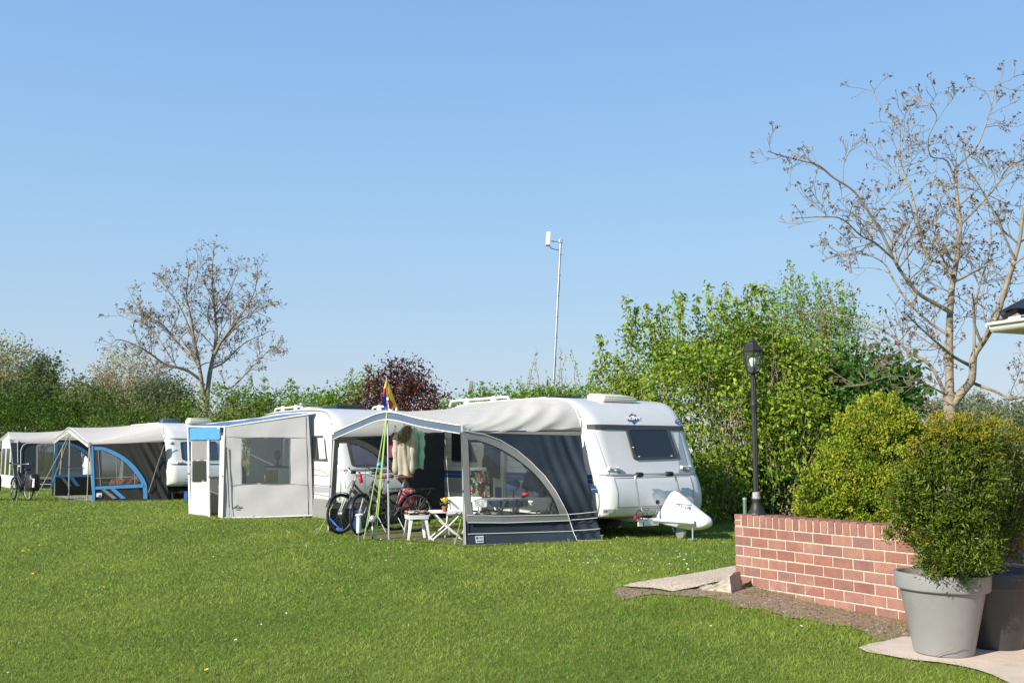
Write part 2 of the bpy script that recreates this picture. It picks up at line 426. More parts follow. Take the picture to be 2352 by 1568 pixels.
# ------------------------------------------------------------------ lawn blades
def mesh_np(name, verts, tris, col, m, parent=None, quads=None):
    me = bpy.data.meshes.new(name); nv = len(verts); me.vertices.add(nv)
    me.vertices.foreach_set('co', np.ascontiguousarray(verts, np.float32).ravel())
    nt_ = len(tris); me.loops.add(nt_ * 3); me.loops.foreach_set('vertex_index', np.ascontiguousarray(tris, np.int32).ravel())
    me.polygons.add(nt_); me.polygons.foreach_set('loop_start', np.arange(0, nt_ * 3, 3, dtype=np.int32))
    me.update(calc_edges=True)
    if col is not None:
        ca = me.color_attributes.new('col', 'FLOAT_COLOR', 'POINT')
        c4 = np.ones((nv, 4), np.float32); c4[:, :3] = col; ca.data.foreach_set('color', c4.ravel())
    me.materials.append(m)
    o = bpy.data.objects.new(name, me); COL.objects.link(o)
    if parent is not None: o.parent = parent
    return o
def vnoise(x, y, f, seed=0):
    r = np.random.default_rng(seed); out = 0
    for k in range(5):
        a = r.uniform(0, 6.28); ph = r.uniform(0, 6.28); ff = f * r.uniform(.6, 1.6)
        out = out + np.sin((x * np.cos(a) + y * np.sin(a)) * ff + ph + 1.3 * np.sin((x * np.sin(a * 2) + y * np.cos(a * 2)) * ff * .7 + ph))
    return out / 5
def polymask(x, y, poly):
    c = np.zeros(x.shape, bool); n = len(poly); j = n - 1
    for i in range(n):
        xi, yi = poly[i]; xj, yj = poly[j]
        if yi != yj: c ^= ((yi > y) != (yj > y)) & (x < (xj - xi) * (y - yi) / (yj - yi) + xi)
        j = i
    return c
VS, TS, CS = [], [], []; base = 0
for (y0, y1, dens, hgt, wid) in ((5.6, 7.6, 5200, .023, .0042), (7.6, 10, 3800, .023, .005), (10, 14, 2100, .025, .007), (14, 19, 1100, .028, .0095), (19, 26, 560, .03, .013), (26, 42, 260, .032, .02)):
    n = int(dens * (y1 - y0) * .535 * 2 * (y0 + y1) / 2 * 1.06)
    y = rng.uniform(y0, y1, n); x = rng.uniform(-1, 1, n) * (.535 * y1 + .4)
    ok = np.abs(x) < .545 * y + .5
    jx, jy = x + rng.normal(0, .035, n), y + rng.normal(0, .05, n)
    ok &= ~polymask(jx, jy, PAVE) & ~polymask(jx, jy, PATH)
    so_ = polymask(jx + rng.normal(0, .07, n) + .06 * vnoise(x, y, 9, 31), jy + rng.normal(0, .10, n) + .09 * vnoise(x, y, 7, 33), SOIL)
    ok &= ~(so_ & (rng.uniform(0, 1, n) > .05 + .12 * (vnoise(x, y, 9, 41) > .35))) & ~(polymask(jx, jy, MATP) & (rng.uniform(0, 1, n) > .05))
    x, y = x[ok], y[ok]; n = len(x)
    big = vnoise(x, y * .6, 1.0, 3); med = vnoise(x, y * .5, 3.6, 5) * .6 + vnoise(x, y * .6, 8, 15) * .6; fine = vnoise(x, y, 17, 9)
    h = hgt * (1 + .22 * med + .30 * np.clip(fine, -1, 1)) * rng.uniform(.5, 1.45, n)
    # a longer unmown fringe along soil, wall and path
    near = np.exp(-((x - 1.9) ** 2 + (y - 9.6) ** 2) / .35) + np.exp(-((x - 2.5) ** 2 + (y - 8.6) ** 2) / .3) + np.exp(-((x - 1.35) ** 2 + (y - 9.6) ** 2) / .25) + .8 * np.exp(-((x - 2.75) ** 2 + (y - 7.75) ** 2) / .08)
    h *= 1 + .9 * np.clip(near, 0, 1)
    th = rng.uniform(0, 2 * np.pi, n); lean = rng.uniform(.3, 1.7, n) * h
    w = wid * rng.uniform(.6, 1.3, n); z = ground_z(x, y)
    dx, dy = np.cos(th), np.sin(th); ph = rng.uniform(0, 2 * np.pi, n); sx, sy = np.cos(ph) * w / 2, np.sin(ph) * w / 2
    b0 = np.stack([x - sx, y - sy, z], -1); b1 = np.stack([x + sx, y + sy, z], -1)
    m0 = np.stack([x - sx * .8 + dx * lean * .35, y - sy * .8 + dy * lean * .35, z + h * .6], -1)
    m1 = np.stack([x + sx * .8 + dx * lean * .35, y + sy * .8 + dy * lean * .35, z + h * .6], -1)
    tp = np.stack([x + dx * lean, y + dy * lean, z + h], -1)
    V = np.stack([b0, b1, m0, m1, tp], 1).reshape(-1, 3)
    I = np.arange(n)[:, None] * 5 + base
    T = np.concatenate([I + np.array([[0, 1, 3]]), I + np.array([[0, 3, 2]]), I + np.array([[2, 3, 4]])], 0)
    c = np.empty((n, 3)); t = np.clip(.5 + .30 * big + .45 * med + .25 * fine + rng.normal(0, .22, n), 0, 1)[:, None]
    c = (1 - t) * np.array([.094, .20, .024]) + t * np.array([.315, .39, .066])
    dry = rng.uniform(0, 1, n) < (.05 + .09 * np.clip(-med, 0, 1)); c[dry] = np.array([.33, .27, .12])
    c *= rng.uniform(.7, 1.3, (n, 1)) * 1.02
    C = np.repeat(c, 5, 0)
    VS.append(V); TS.append(T); CS.append(C); base += len(V)
gr = mesh_np('grass', np.concatenate(VS), np.concatenate(TS), np.concatenate(CS), M['grassblade']); gr['kind'] = 'stuff'
gr['label'] = 'short mown green lawn across the campsite'; gr['category'] = 'grass'
# daisies and dandelions in the lawn
def flowers(name, n, colr, spots, r, lab):
    mb = MB()
    for i in range(n):
        s = random.choice(spots); x, y = random.gauss(s[0], s[2]), random.gauss(s[1], s[2] * 1.2)
        if y < 6 or inpoly(x, y, PAVE) or inpoly(x, y, PATH) or inpoly(x, y, MATP): continue
        z = float(ground_z(x, y)) + random.uniform(.03, .05); rr = r * random.uniform(.7, 1.2)
        tl = Vector((random.uniform(-.3, .3), random.uniform(-.5, .1), 1)).normalized(); a, b = frame(tl)
        c = Vector((x, y, z)); ring = [c + (a * math.cos(t) + b * math.sin(t)) * rr + tl * rr * .3 for t in np.arange(0, 6.28, .79)]
        mb.add([c] + ring, [(0, k + 1, (k + 1) % 8 + 1) for k in range(8)])
    o = mb.build(name, colr); o['kind'] = 'stuff'; o['label'] = lab
flowers('daisies', 330, mat('daisy_petals', (.8, .8, .78), .7), [(-5, 20, 3), (-7, 22, 3), (-2, 18, 2), (1.6, 14.5, .6), (2.0, 13.4, .5), (-8, 26, 3), (-11, 28, 3), (0, 16.5, 1.5), (-3, 13, 3), (-6, 24, 3)], .010, 'tiny white daisies scattered in the lawn')
flowers('dandelions', 26, M['yellow'], [(-4, 17, 2.5), (-8, 25, 3), (-1.5, 15.5, .6), (-5.5, 11, 2)], .017, 'small yellow dandelions dotted in the lawn')
o = sheet('awning_carpet', MATP, .012, mat('olive_carpet', (.115, .125, .04), .95, var=.25, vscale=7, bump=.3, bscale=80), .2, .02)
tag(o, 'worn olive green carpet spread under the navy and grey awning', 'carpet')
# ------------------------------------------------------------------ caravans
NV = Vector((.57, -.82, 0)).normalized(); VV = Vector((.82, .57, 0)).normalized(); ROT = math.atan2(NV.y, NV.x)
def rrect(c, ax, ay, w, h, r, k=4):               # rounded rectangle as 3-D points
    out = []
    for (sx, sy, a0) in ((1, 1, 0), (-1, 1, 90), (-1, -1, 180), (1, -1, 270)):
        for i in range(k + 1):
            a = R(a0 + 90 * i / k)
            out.append(c + ax * (sx * (w / 2 - r) + r * math.cos(a)) + ay * (sy * (h / 2 - r) + r * math.sin(a)))
    return out
class Van:
    def __init__(s, name, label, O, W, L, H=2.5, bulge=.22, bottom=.36, group=None, bodymat='body', lean=1.0):
        s.O, s.W, s.L, s.H, s.b = Vector((O[0], O[1], 0)), W, L, H, bulge
        s.root = thing(name, label, 'caravan', s.O, ROT, group); s.X = XF[s.root]; s.Xi = s.X.inverted()
        k = H / 2.5
        low = smooth_line([(-.16, 0, bottom), (.05, 0, bottom + .05), (.13, 0, .56), (.135, 0, .76), (.08, 0, .96), (0.01, 0, 1.085)], 4)
        hi = smooth_line([(-.31 * lean, 0, 1.92 * k), (-.345 * lean, 0, 2.06 * k), (-.44 * lean, 0, 2.24 * k), (-.62 * lean, 0, 2.385 * k), (-.9, 0, 2.455 * k), (-1.35, 0, 2.49 * k)], 5)
        s.prof = [(p.x, p.z) for p in low] + [(0, 1.1)] + [(p.x, p.z) for p in hi]
        n = len(s.prof); pr = []
        for (x, z) in s.prof:
            w = 1.0 if z < 1.95 * k else max(0.0, 1 - (z - 1.95 * k) / (.5 * k))
            pr.append((x, z, w))
        back = [(-L - x, z, -w) for (x, z, w) in pr[::-1]]
        mid = [(-L * t, H * 1.002, 0.0) for t in (.35, .5, .65)]
        ring = pr + mid + back
        s.pr = pr
        rad = bulge * 1.25
        ys = [0, .015, .05, .1, .16, .22, rad, W / 2, W - rad, W - .22, W - .16, W - .1, W - .05, W - .015, W]
        mb = MB(); nr = len(ring); vs = []
        for y in ys:
            for (x, z, w) in ring: vs.append(Vector((x + w * s.bul(y), y, z - .05 * (1 - s.bul(y, .07) / .07) * (1 if z > 2.1 * k else 0))))
        fs = []
        for i in range(len(ys) - 1):
            for j in range(nr): fs.append((i * nr + j, i * nr + (j + 1) % nr, (i + 1) * nr + (j + 1) % nr, (i + 1) * nr + j))
        fs += [tuple(range(nr)), tuple((len(ys) - 1) * nr + j for j in range(nr))[::-1]]
        mb.add(vs, fs)
        s.body = mb.build('body', M[bodymat], s.root, smooth=38)
        # side edge rails
        for y in (0.0, W):
            m2 = MB(); sg = -.004 if y == 0 else .004
            m2.tube([Vector((x + w * s.bul(y), y + sg, z - (.05 if z > 2.1 * k else 0))) for (x, z, w) in pr[5:] + mid + back[:-5]], .017, 6)
            m2.build('edge_rail', M['alu'], s.root, smooth=True)
        m3 = MB(); m3.box((-L / 2, W / 2, .30), (L - .5, W - .25, .10))
        for yy in (.45, W - .45): m3.box((-L / 2 + .3, yy, .26), (L - .2, .06, .12))
        m3.build('chassis', M['black'], s.root)
        for y in (.12, W - .12):
            w = MB(); Mx = Matrix.Rotation(R(90), 4, 'X')
            w.lathe([(.17, -.09), (.28, -.09), (.315, -.06), (.32, 0), (.315, .06), (.28, .09), (.17, .09)], 28, (-L * .52, y, .32), Mx)
            ty = w.build('wheel', M['rubber'], s.root, smooth=True)
            r_ = MB(); r_.lathe([(0, -.05), (.06, -.07), (.1, -.04), (.16, -.06), (.175, -.085), (.175, .085), (.16, .06), (0, .05)], 20, (-L * .52, y, .32), Mx)
            r_.build('rim', M['alu'], ty, smooth=True)
        for (x, y) in ((-.35, .3), (-.35, W - .3)):
            st = MB(); st.tube([(x, y, .36), (x + .12, y, .02)], .022, 6).box((x + .12, y, .02), (.1, .1, .03)); st.build('corner_steady', M['steel'], s.root)
    def bul(s, y, b=None):
        b = b or s.b; rad = b * 1.25; d = min(y, s.W - y)
        if d >= rad: return b
        d = max(d, 0); return b * math.sqrt(max(0, 1 - (1 - d / rad) ** 2))
    def endx(s, y, z):
        p = s.pr
        for i in range(len(p) - 1):
            if p[i][1] <= z <= p[i + 1][1]:
                t = (z - p[i][1]) / max(1e-6, p[i + 1][1] - p[i][1]); return lerp(p[i][0], p[i + 1][0], t) + lerp(p[i][2], p[i + 1][2], t) * s.bul(y)
        return (p[0] if z < p[0][1] else p[-1])[0] + s.b
    def end(s, px, py, off=0.0):                   # pixel -> point on the end wall (world)
        x = .1
        for _ in range(10):
            w = onp(px, py, s.X @ Vector((x, 0, 0)), NV); l = s.Xi @ w; x = s.endx(min(max(l.y, 0), s.W), l.z) + off
        return w
    def endn(s, px, py):
        a, b, c = s.end(px, py), s.end(px + 3, py), s.end(px, py - 3); n = (b - a).cross(c - a).normalized()
        return n if n.dot(NV) > 0 else -n
    def side(s, px, py, off=0.012): return onp(px, py, s.X @ Vector((0, -off, 0)), VV)
    def w(s, x, y, z): return s.X @ Vector((x, y, z))
    def endquad(s, name, pts, m, thick=.006, parent=None, k=1, off=.002):
        mb = MB(); n = s.endn(*[sum(p[i] for p in pts) / len(pts) for i in (0, 1)])
        P = [s.end(*p, off) for p in pts]
        mb.slab(P, n * thick); return mb.build(name, m, parent or s.root, world=True, root=s.root)
    def sidequad(s, name, pts, m, thick=.006, parent=None, off=.003):
        mb = MB(); mb.slab([s.side(*p, off) for p in pts], -VV * thick)
        return mb.build(name, m, parent or s.root, world=True, root=s.root)
    def window(s, pts, m, fr=.045, lift=.03, rad=.06):   # framed acrylic window on the end wall
        c4 = [s.end(*p, .0) for p in pts]; n = s.endn(*[sum(p[i] for p in pts) / 4 for i in (0, 1)])
        def rounded(sc, k=5):
            c = sum(c4, Vector()) / 4; q = [c + (p - c) * sc for p in c4]; out = []
            for i in range(4):
                a, b, d = q[i - 1], q[i], q[(i + 1) % 4]; u, v = (a - b).normalized() * rad, (d - b).normalized() * rad
                for j in range(k + 1):
                    t = j / k; out.append((b + u) * (1 - t) ** 2 + b * (2 * t * (1 - t)) + (b + v) * t * t)
            return out
        o, i_ = rounded(1.0), rounded(1 - fr / .4)
        fm = MB(); fm.band(o + o[:1], i_ + i_[:1], n * lift)
        f = fm.build('window', M['darkgrey'], s.root, world=True, root=s.root)
        gm_ = MB(); gm_.slab([p + n * .004 for p in rounded(1 - fr / .4 * .98)], n * (lift * .55))
        gm_.build('pane', m, f, world=True, root=s.root); return f, n
    def lines(s, name, paths, m, r=.006, off=.003):
        mb = MB()
        for p in paths: mb.tube([s.end(*q, off) for q in p], r, 5)
        return mb.build(name, m, s.root, world=True, root=s.root)
    def strip(s, z, r, m, y0=.02, y1=None, name='trim_strip', rz=None):
        y1 = y1 or s.W - .02; mb = MB(); pts = []
        for i in range(25):
            y = lerp(y0, y1, i / 24); pts.append((s.endx(y, z) + r * .3, y, z))
        a = [Vector(p) + Vector((.006, 0, -r)) for p in pts]; b = [Vector(p) + Vector((-.01, 0, r)) for p in pts]
        mb.band(a, b, Vector((.018, 0, 0))); return mb.build(name, m, s.root)
    def hatch(s, x, y, lx, ly, h, m, name='roof_hatch', tilt=0, dz=0):
        mb = MB(); z = s.H - .02 + dz; Rm = Matrix.Rotation(R(tilt), 4, 'Y')
        mb.rbox((x, y, z + h * .35), (lx, ly, h * .7), .03, Rm); mb.rbox((x, y, z + h * .85), (lx * .9, ly * .9, h * .4), h * .18, Rm)
        return mb.build(name, m, s.root, smooth=40)
    def roof_rail(s, x0, x1, y, h=.12, posts=(.3, .75)):
        mb = MB(); z = s.H - .04
        mb.tube(smooth_line([(x0, y, z), (x0 + .06, y, z + h * .8), (x0 + .2, y, z + h), (lerp(x0, x1, .5), y, z + h), (x1 - .2, y, z + h), (x1 - .06, y, z + h * .8), (x1, y, z)], 4), .026, 8)
        o = mb.build('roof_rail', M['white'], s.root, smooth=True)
        for t in posts:
            b = MB(); b.slab([(lerp(x0, x1, t) + dx, y - .02, z + dz) for dx, dz in ((-.1, 0), (-.09, h * .7), (-.04, h * 1.35), (.04, h * 1.35), (.09, h * .7), (.1, 0))], (0, .04, 0))
            b.build('rail_foot', M['cream'], o)
    def handle(s, a, b, m='grey_trim'):             # moulded grab handle on the end wall
        n = s.endn(*a); p, q = s.end(*a), s.end(*b); mb = MB(); M2 = p.lerp(q, .5)
        for e in (p, q): mb.rbox(e + n * .025, (.05, .05, .07), .012)
        mb.tube([p + n * .05, M2 + n * .055, q + n * .05], .016, 8)
        return mb.build('grab_handle', M['cream'], s.root, world=True, root=s.root, smooth=40)
    def marker(s, p):
        n = s.endn(*p); c = s.end(*p); mb = MB(); Q = n.to_track_quat('Z', 'Y').to_matrix().to_4x4()
        mb.rbox(c + n * .02, (.07, .09, .05), .015, Q); o = mb.build('marker_lamp', M['grey_stripe'], s.root, world=True, root=s.root)
        l = MB(); l.rbox(c + n * .045, (.045, .055, .03), .01, Q); l.build('lens', M['white'], o, world=True, root=s.root)

# ---- the large white caravan
r5 = zf(2000, 1380, 2.752)
hv = Van('touring_caravan', 'large white touring caravan with a bicycle rack and blue crest on its end wall', (1.41, 17.25), 2.36, 5.3, bodymat='body')
q5 = lambda *p: [r5(*a) for a in p]
hv.strip(1.925, .042, M['darkgrey'])
hv.strip(1.10, .011, M['grey_trim'], name='belt_line')
hv.endquad('recess_shade_panel', q5((268, 420), (312, 420), (585, 842), (462, 845)), M['grey_stripe'], .004)  # raised slabs; the shade of the moulded recess is put into their grey
hv.endquad('recess_shade_panel', q5((1140, 420), (1192, 420), (1250, 826), (1142, 828)), M['grey_stripe'], .004)
wf, wn_ = hv.window(q5((618, 400), (1035, 397), (1138, 690), (702, 706)), M['glass_dark'])
for p in ((757, 671), (1075, 664), (697, 582)):
    lt = MB(); lt.rbox(hv.end(*r5(*p), .03), (.03, .03, .012), .004); lt.build('latch', M['white'], wf, world=True, root=hv.root)
hv.marker(r5(325, 632)); hv.marker(r5(1250, 620))
hv.handle(r5(455, 795), r5(540, 797)); hv.handle(r5(1162, 782), r5(1245, 782))
# front locker door
dp = MB()
def doorp(u, v):
    l = polyat([Vector((510, 886, 0)), Vector((528, 940, 0)), Vector((546, 1010, 0)), Vector((548, 1090, 0)), Vector((540, 1168, 0))], v)
    r_ = polyat([Vector((1252, 864, 0)), Vector((1272, 930, 0)), Vector((1284, 1000, 0)), Vector((1286, 1080, 0)), Vector((1284, 1140, 0))], v)
    p = l.lerp(r_, u); return hv.end(*r5(p.x, p.y), .007)
dp.grid(doorp, 16, 12); d_ = dp.build('locker_door', M['body_grey'], hv.root, world=True, smooth=True)
sl_ = MB(); sl_.tube([doorp(u, 0) for u in np.linspace(0, 1, 12)] + [doorp(1, v) for v in np.linspace(.1, 1, 8)] + [doorp(u, 1) for u in np.linspace(.92, 0, 12)] + [doorp(0, v) for v in np.linspace(.9, .1, 8)], .0075, 5, closed=True)
sl_.build('seal', M['grey_trim'], d_, world=True, root=hv.root)
lk = MB(); n_ = hv.endn(*r5(935, 1118)); lk.lathe([(.038, -.01), (.038, .02), (.03, .028), (.012, .028), (.01, .02), (0, .02)], 16, hv.end(*r5(935, 1118), .0), n_.to_track_quat('Z', 'Y').to_matrix().to_4x4())
lk.build('lock', M['black'], d_, world=True, root=hv.root, smooth=40)
def endM(px, py, off=.008, xs=1, skew=0):           # matrix laying text on the end wall
    c = hv.end(px, py, 0); n = hv.endn(px, py); y = VV - n * VV.dot(n); y.normalize(); up = n.cross(y)
    m = Matrix.Identity(4)
    for i in range(3): m[i][0], m[i][1], m[i][2], m[i][3] = y[i], up[i], n[i], c[i] + n[i] * off
    return m
# name plate and bumper
hv.endquad('name_plate', q5((795, 1178), (1035, 1168), (1037, 1243), (800, 1252)), M['grey_stripe'], .006, off=.004)
text_mesh('HOBBY', .16, endM(*r5(915, 1210), .0125), 'plate_lettering', M['body_grey'], hv.root, True, hv.root, .002, .002, 1.25, 1.15)
hv.endquad('tail_lamp', q5((400, 1187), (515, 1178), (490, 1218), (402, 1224)), M['body_grey'], .02)
hv.endquad('reflector', q5((408, 1193), (450, 1190), (448, 1214), (410, 1218)), M['alu'], .026)
hv.endquad('blue_sticker', q5((278, 958), (330, 955), (358, 1030), (292, 1026)), M['blue_stripe'], .003)
hv.lines('sticker_line', [q5((292, 994), (335, 992))], M['white'], .006, .008)
# crest: shield with peak, banner and pendant
def crest(pts, m, name, th, off): hv.endquad(name, q5(*pts), m, th, off=off)
M['crest_blue'] = mat('crest_blue', (.045, .12, .24), .45); M['crest_dark'] = mat('crest_dark', (.03, .045, .07), .45)
crest([(655, 290), (660, 268), (675, 262), (684, 246), (695, 260), (722, 266), (735, 290)], M['crest_dark'], 'crest', .003, .004)
crest([(670, 290), (675, 276), (690, 268), (708, 272), (718, 290)], M['cream'], 'crest_peak', .003, .007)
crest([(630, 291), (765, 290), (757, 318), (738, 330), (660, 330), (640, 318)], M['crest_blue'], 'crest_banner', .003, .006)
crest([(678, 330), (732, 330), (722, 345), (708, 352), (692, 345)], M['crest_blue'], 'crest_pendant', .003, .004)
crest([(702, 350), (712, 350), (708, 360)], M['crest_dark'], 'crest_tip', .003, .004)
text_mesh('HOBBY', .098, endM(*r5(700, 305), .0155), 'crest_lettering', M['white'], hv.root, True, hv.root, .001, .006, 1.05, 1.0)
bd = [(1140 + 34 * math.cos(t), 331 + 27 * math.sin(t)) for t in np.linspace(0, 6.1, 20)]
crest(bd, M['crest_blue'], 'badge', .003, .004)
crest([(1118, 336), (1126, 322), (1138, 328), (1150, 322), (1160, 336)], M['grey_stripe'], 'badge_mark', .002, .008)
hv.hatch(-.82, 1.12, .5, .8, .10, M['cream'], tilt=9, dz=-.045)
hv.hatch(-2.6, 1.15, .95, .7, .10, M['glass_dark'])
hv.roof_rail(-5.25, -2.95, .28); hv.roof_rail(-5.25, -2.95, 2.1)
# side wall: stripes, windows, stable door
def sq(name, x0, x1, z0, z1, m, th=.004, off=.003, parent=None):
    mb = MB(); mb.box(((x0 + x1) / 2, -off - th / 2, (z0 + z1) / 2), (abs(x1 - x0), th, z1 - z0)); return mb.build(name, m, parent or hv.root)
sq('blue_stripe', -5.5, -.05, 1.03, 1.10, M['blue_stripe']); sq('blue_stripe', -5.5, -.05, .95, 1.02, M['blue_stripe'])
sq('grey_band', -5.5, -.05, .66, .93, M['grey_stripe'])
gr_ = MB()
for z in (1.2, 1.34, 1.48, 1.62, 1.76, 1.90): gr_.box((-2.8, -.004, z), (5.0, .004, .008))
gr_.build('wall_groove', M['grey_stripe'], hv.root)
r4b = zf(1640, 1540, 5.6)
def swin(pts, rad=.05):
    P = [hv.side(*p, .004) for p in pts]; c = sum(P, Vector()) / 4; mb = MB(); mb.slab(P, -VV * .03)
    o = mb.build('window', M['darkgrey'], hv.root, world=True); g = MB(); g.slab([c + (p - c) * .9 for p in P], -VV * .034)
    g.build('pane', M['glass_dark'], o, world=True, root=hv.root)
swin([r3(1232, 445), r3(1345, 432), r4b(335, 575), r3(1232, 702)])
do = hv.sidequad('door_shade_sheet', [r4b(460, 190), r4b(890, 360), r4b(885, 1365), r4b(460, 1390)], M['black'], .004)  # black sheet painting the dark interior; the wall is not cut open
hv.sidequad('lower_door', [r4b(672, 800), r4b(822, 790), r4b(818, 1362), r4b(680, 1365)], M['cream'], .04, off=.01)
hv.sidequad('door_patch', [r4b(690, 1075), r4b(822, 1085), r4b(818, 1360), r4b(690, 1362)], M['blue_stripe'], .006, off=.055)
hv.sidequad('door_post', [r4b(832, 330), r4b(888, 365), r4b(882, 1362), r4b(824, 1362)], M['cream'], .05, off=.01)
hv.sidequad('door_frame', [r4b(892, 370), r4b(918, 385), r4b(912, 1362), r4b(886, 1362)], M['alu'], .03, off=.01)
cu = MB()                                            # chain fly curtain at the side of the doorway
for i in range(14):
    x = 345 + i * 8.5; cu.tube([hv.side(*r4b(x + 3 * math.sin(j * 1.7 + i), 165 + j * 75), .03 + .01 * math.sin(i * 2 + j)) for j in range(10)], .014, 5)
cu.build('fly_curtain', M['cream'], hv.root, world=True)
# drawbar, jockey wheel, bike rack
db = MB(); yc = hv.W / 2
for s_ in (-1, 1): db.tube([(-.3, yc + s_ * .75, .34), (.55, yc + s_ * .28, .32), (1.2, yc, .30)], .04, 6)
db.tube([(1.05, yc, .30), (1.2, yc, .31)], .035, 8); db.build('drawbar', M['steel'], hv.root)
jw = MB(); jw.tube([(.75, yc + .12, .5), (.75, yc + .12, .16)], .028, 8); jw.lathe([(.03, -.03), (.1, -.03), (.11, 0), (.1, .03), (.03, .03)], 16, (.75, yc + .12, .11), Matrix.Rotation(R(90), 4, 'X'))
jw.build('jockey_wheel', M['steel'], hv.root, smooth=40)
pr_ = MB(); pr_.tube([(1.1, yc + .05, .3), (1.1, yc + .05, .03)], .015, 6).box((1.1, yc + .05, .03), (.12, .12, .02)); pr_.build('prop_stand', M['steel'], hv.root)
RX = .40
rk = lambda p, x=RX: onp(*r5(*p), hv.w(x, 0, 0), NV)
b = MB()
L1 = [rk((785, 1252), .48), rk((752, 1090), .48), rk((728, 960), .46), rk((718, 890), .45), rk((728, 858), .45), rk((762, 850), .45)]
L2 = [rk((1165, 1060), .48), rk((1140, 985), .47), rk((1118, 895), .45), rk((1106, 858), .45), rk((1075, 842), .45)]
b.tube(smooth_line(L1, 4) + smooth_line([L1[-1], rk((915, 846), .45), L2[-1]], 3)[1:] + smooth_line(L2[::-1], 4)[1:] + [hv.w(.48, yc + .35, .45)], .021, 10)
bo = b.build('bike_rack', M['alu'], hv.root, world=True, smooth=True)
for (a, c) in (((728, 850), (790, 850)), ((1018, 842), (1085, 842))):
    pm = MB(); A, B_ = rk(a, .45), rk(c, .45); pm.tube([A, A.lerp(B_, .08), A.lerp(B_, .92), B_], [.03, .042, .042, .03], 12)
    pm.build('foam_pad', M['rubber'], bo, world=True, root=hv.root, smooth=True)
rl = MB(); A, B_ = rk((742, 1290), .52), rk((945, 1280), .52)
rl.tube([A, B_], .016, 8); rl.slab([A + Vector((0, 0, -.11)), A + Vector((0, 0, -.01)), A.lerp(B_, .22) + Vector((0, 0, -.01)), A.lerp(B_, .22) + Vector((0, 0, -.11))], NV * .02)
rl.slab([A.lerp(B_, .3) + Vector((0, 0, -.02)), B_ + Vector((0, 0, -.02)), B_ + Vector((0, 0, -.11)), A.lerp(B_, .3) + Vector((0, 0, -.11))], NV * .012)
rl.build('wheel_rail', M['white'], bo, world=True, root=hv.root)
sp_ = MB(); c0 = rk((758, 1268), .55); sp_.tube([c0 + Vector((0, 0, .02)) + VV * .08 * math.cos(t) + Vector((0, 0, .1 * math.sin(t))) for t in np.linspace(-.6, 3.6, 12)], .008, 6)
sp_.build('rubber_strap', M['rubber'], bo, world=True, root=hv.root)
rr = MB(); rr.rbox(rk((738, 1268), .55), (.05, .12, .06), .02, Matrix.Rotation(ROT, 4, 'Z')); rr.build('red_clamp', M['red'], bo, world=True, root=hv.root)

# ---- the coupling cover: a loose white sleeve over the drawbar head
cv = thing('coupling_cover', 'bright white boot shaped cover with blue print pulled over the caravan coupling', 'cover', hv.w(.9, yc, 0), ROT)
mb = MB(); secs = [(.40, .27, .42, .12), (.52, .25, .44, .15), (.64, .23, .47, .17), (.72, .21, .60, .17), (.79, .20, .78, .15), (.87, .19, .83, .14), (.97, .18, .79, .16), (1.08, .17, .70, .19), (1.22, .16, .60, .21), (1.38, .17, .50, .21), (1.52, .20, .43, .18), (1.60, .24, .38, .12), (1.63, .28, .33, .05)]
n_ = 20; vs = []
for i, (x, z0, z1, hw) in enumerate(secs):
    for j in range(n_):
        a = 2 * math.pi * j / n_; cy, sz = math.cos(a), math.sin(a); top = 1 if sz > 0 else 0
        wv = 1 + .035 * math.sin(j * 2.3 + i * 1.7) + .02 * math.sin(j * 5 + i)
        yy = hw * (abs(cy) ** .7) * (1 if cy > 0 else -1) * wv * (1 - .45 * max(0, sz) ** 2 * (1 if z1 > .7 else .3)); zz = (z0 + z1) / 2 + (z1 - z0) / 2 * (abs(sz) ** .75) * (1 if sz > 0 else -1)
        vs.append(hv.w(x - .30, yc + .12 + yy + .10 * (i / 12), zz + .012 * math.sin(j * 3 + i * 2.1)))
fs = [(i * n_ + j, i * n_ + (j + 1) % n_, (i + 1) * n_ + (j + 1) % n_, (i + 1) * n_ + j) for i in range(len(secs) - 1) for j in range(n_)]
fs += [tuple(range(n_)), tuple((len(secs) - 1) * n_ + j for j in range(n_))[::-1]]
mb.add(vs, fs); co = mb.build('sleeve', M['white_fabric'], cv, world=True, smooth=True)
ss = co.modifiers.new('s', 'SUBSURF'); ss.levels = ss.render_levels = 2
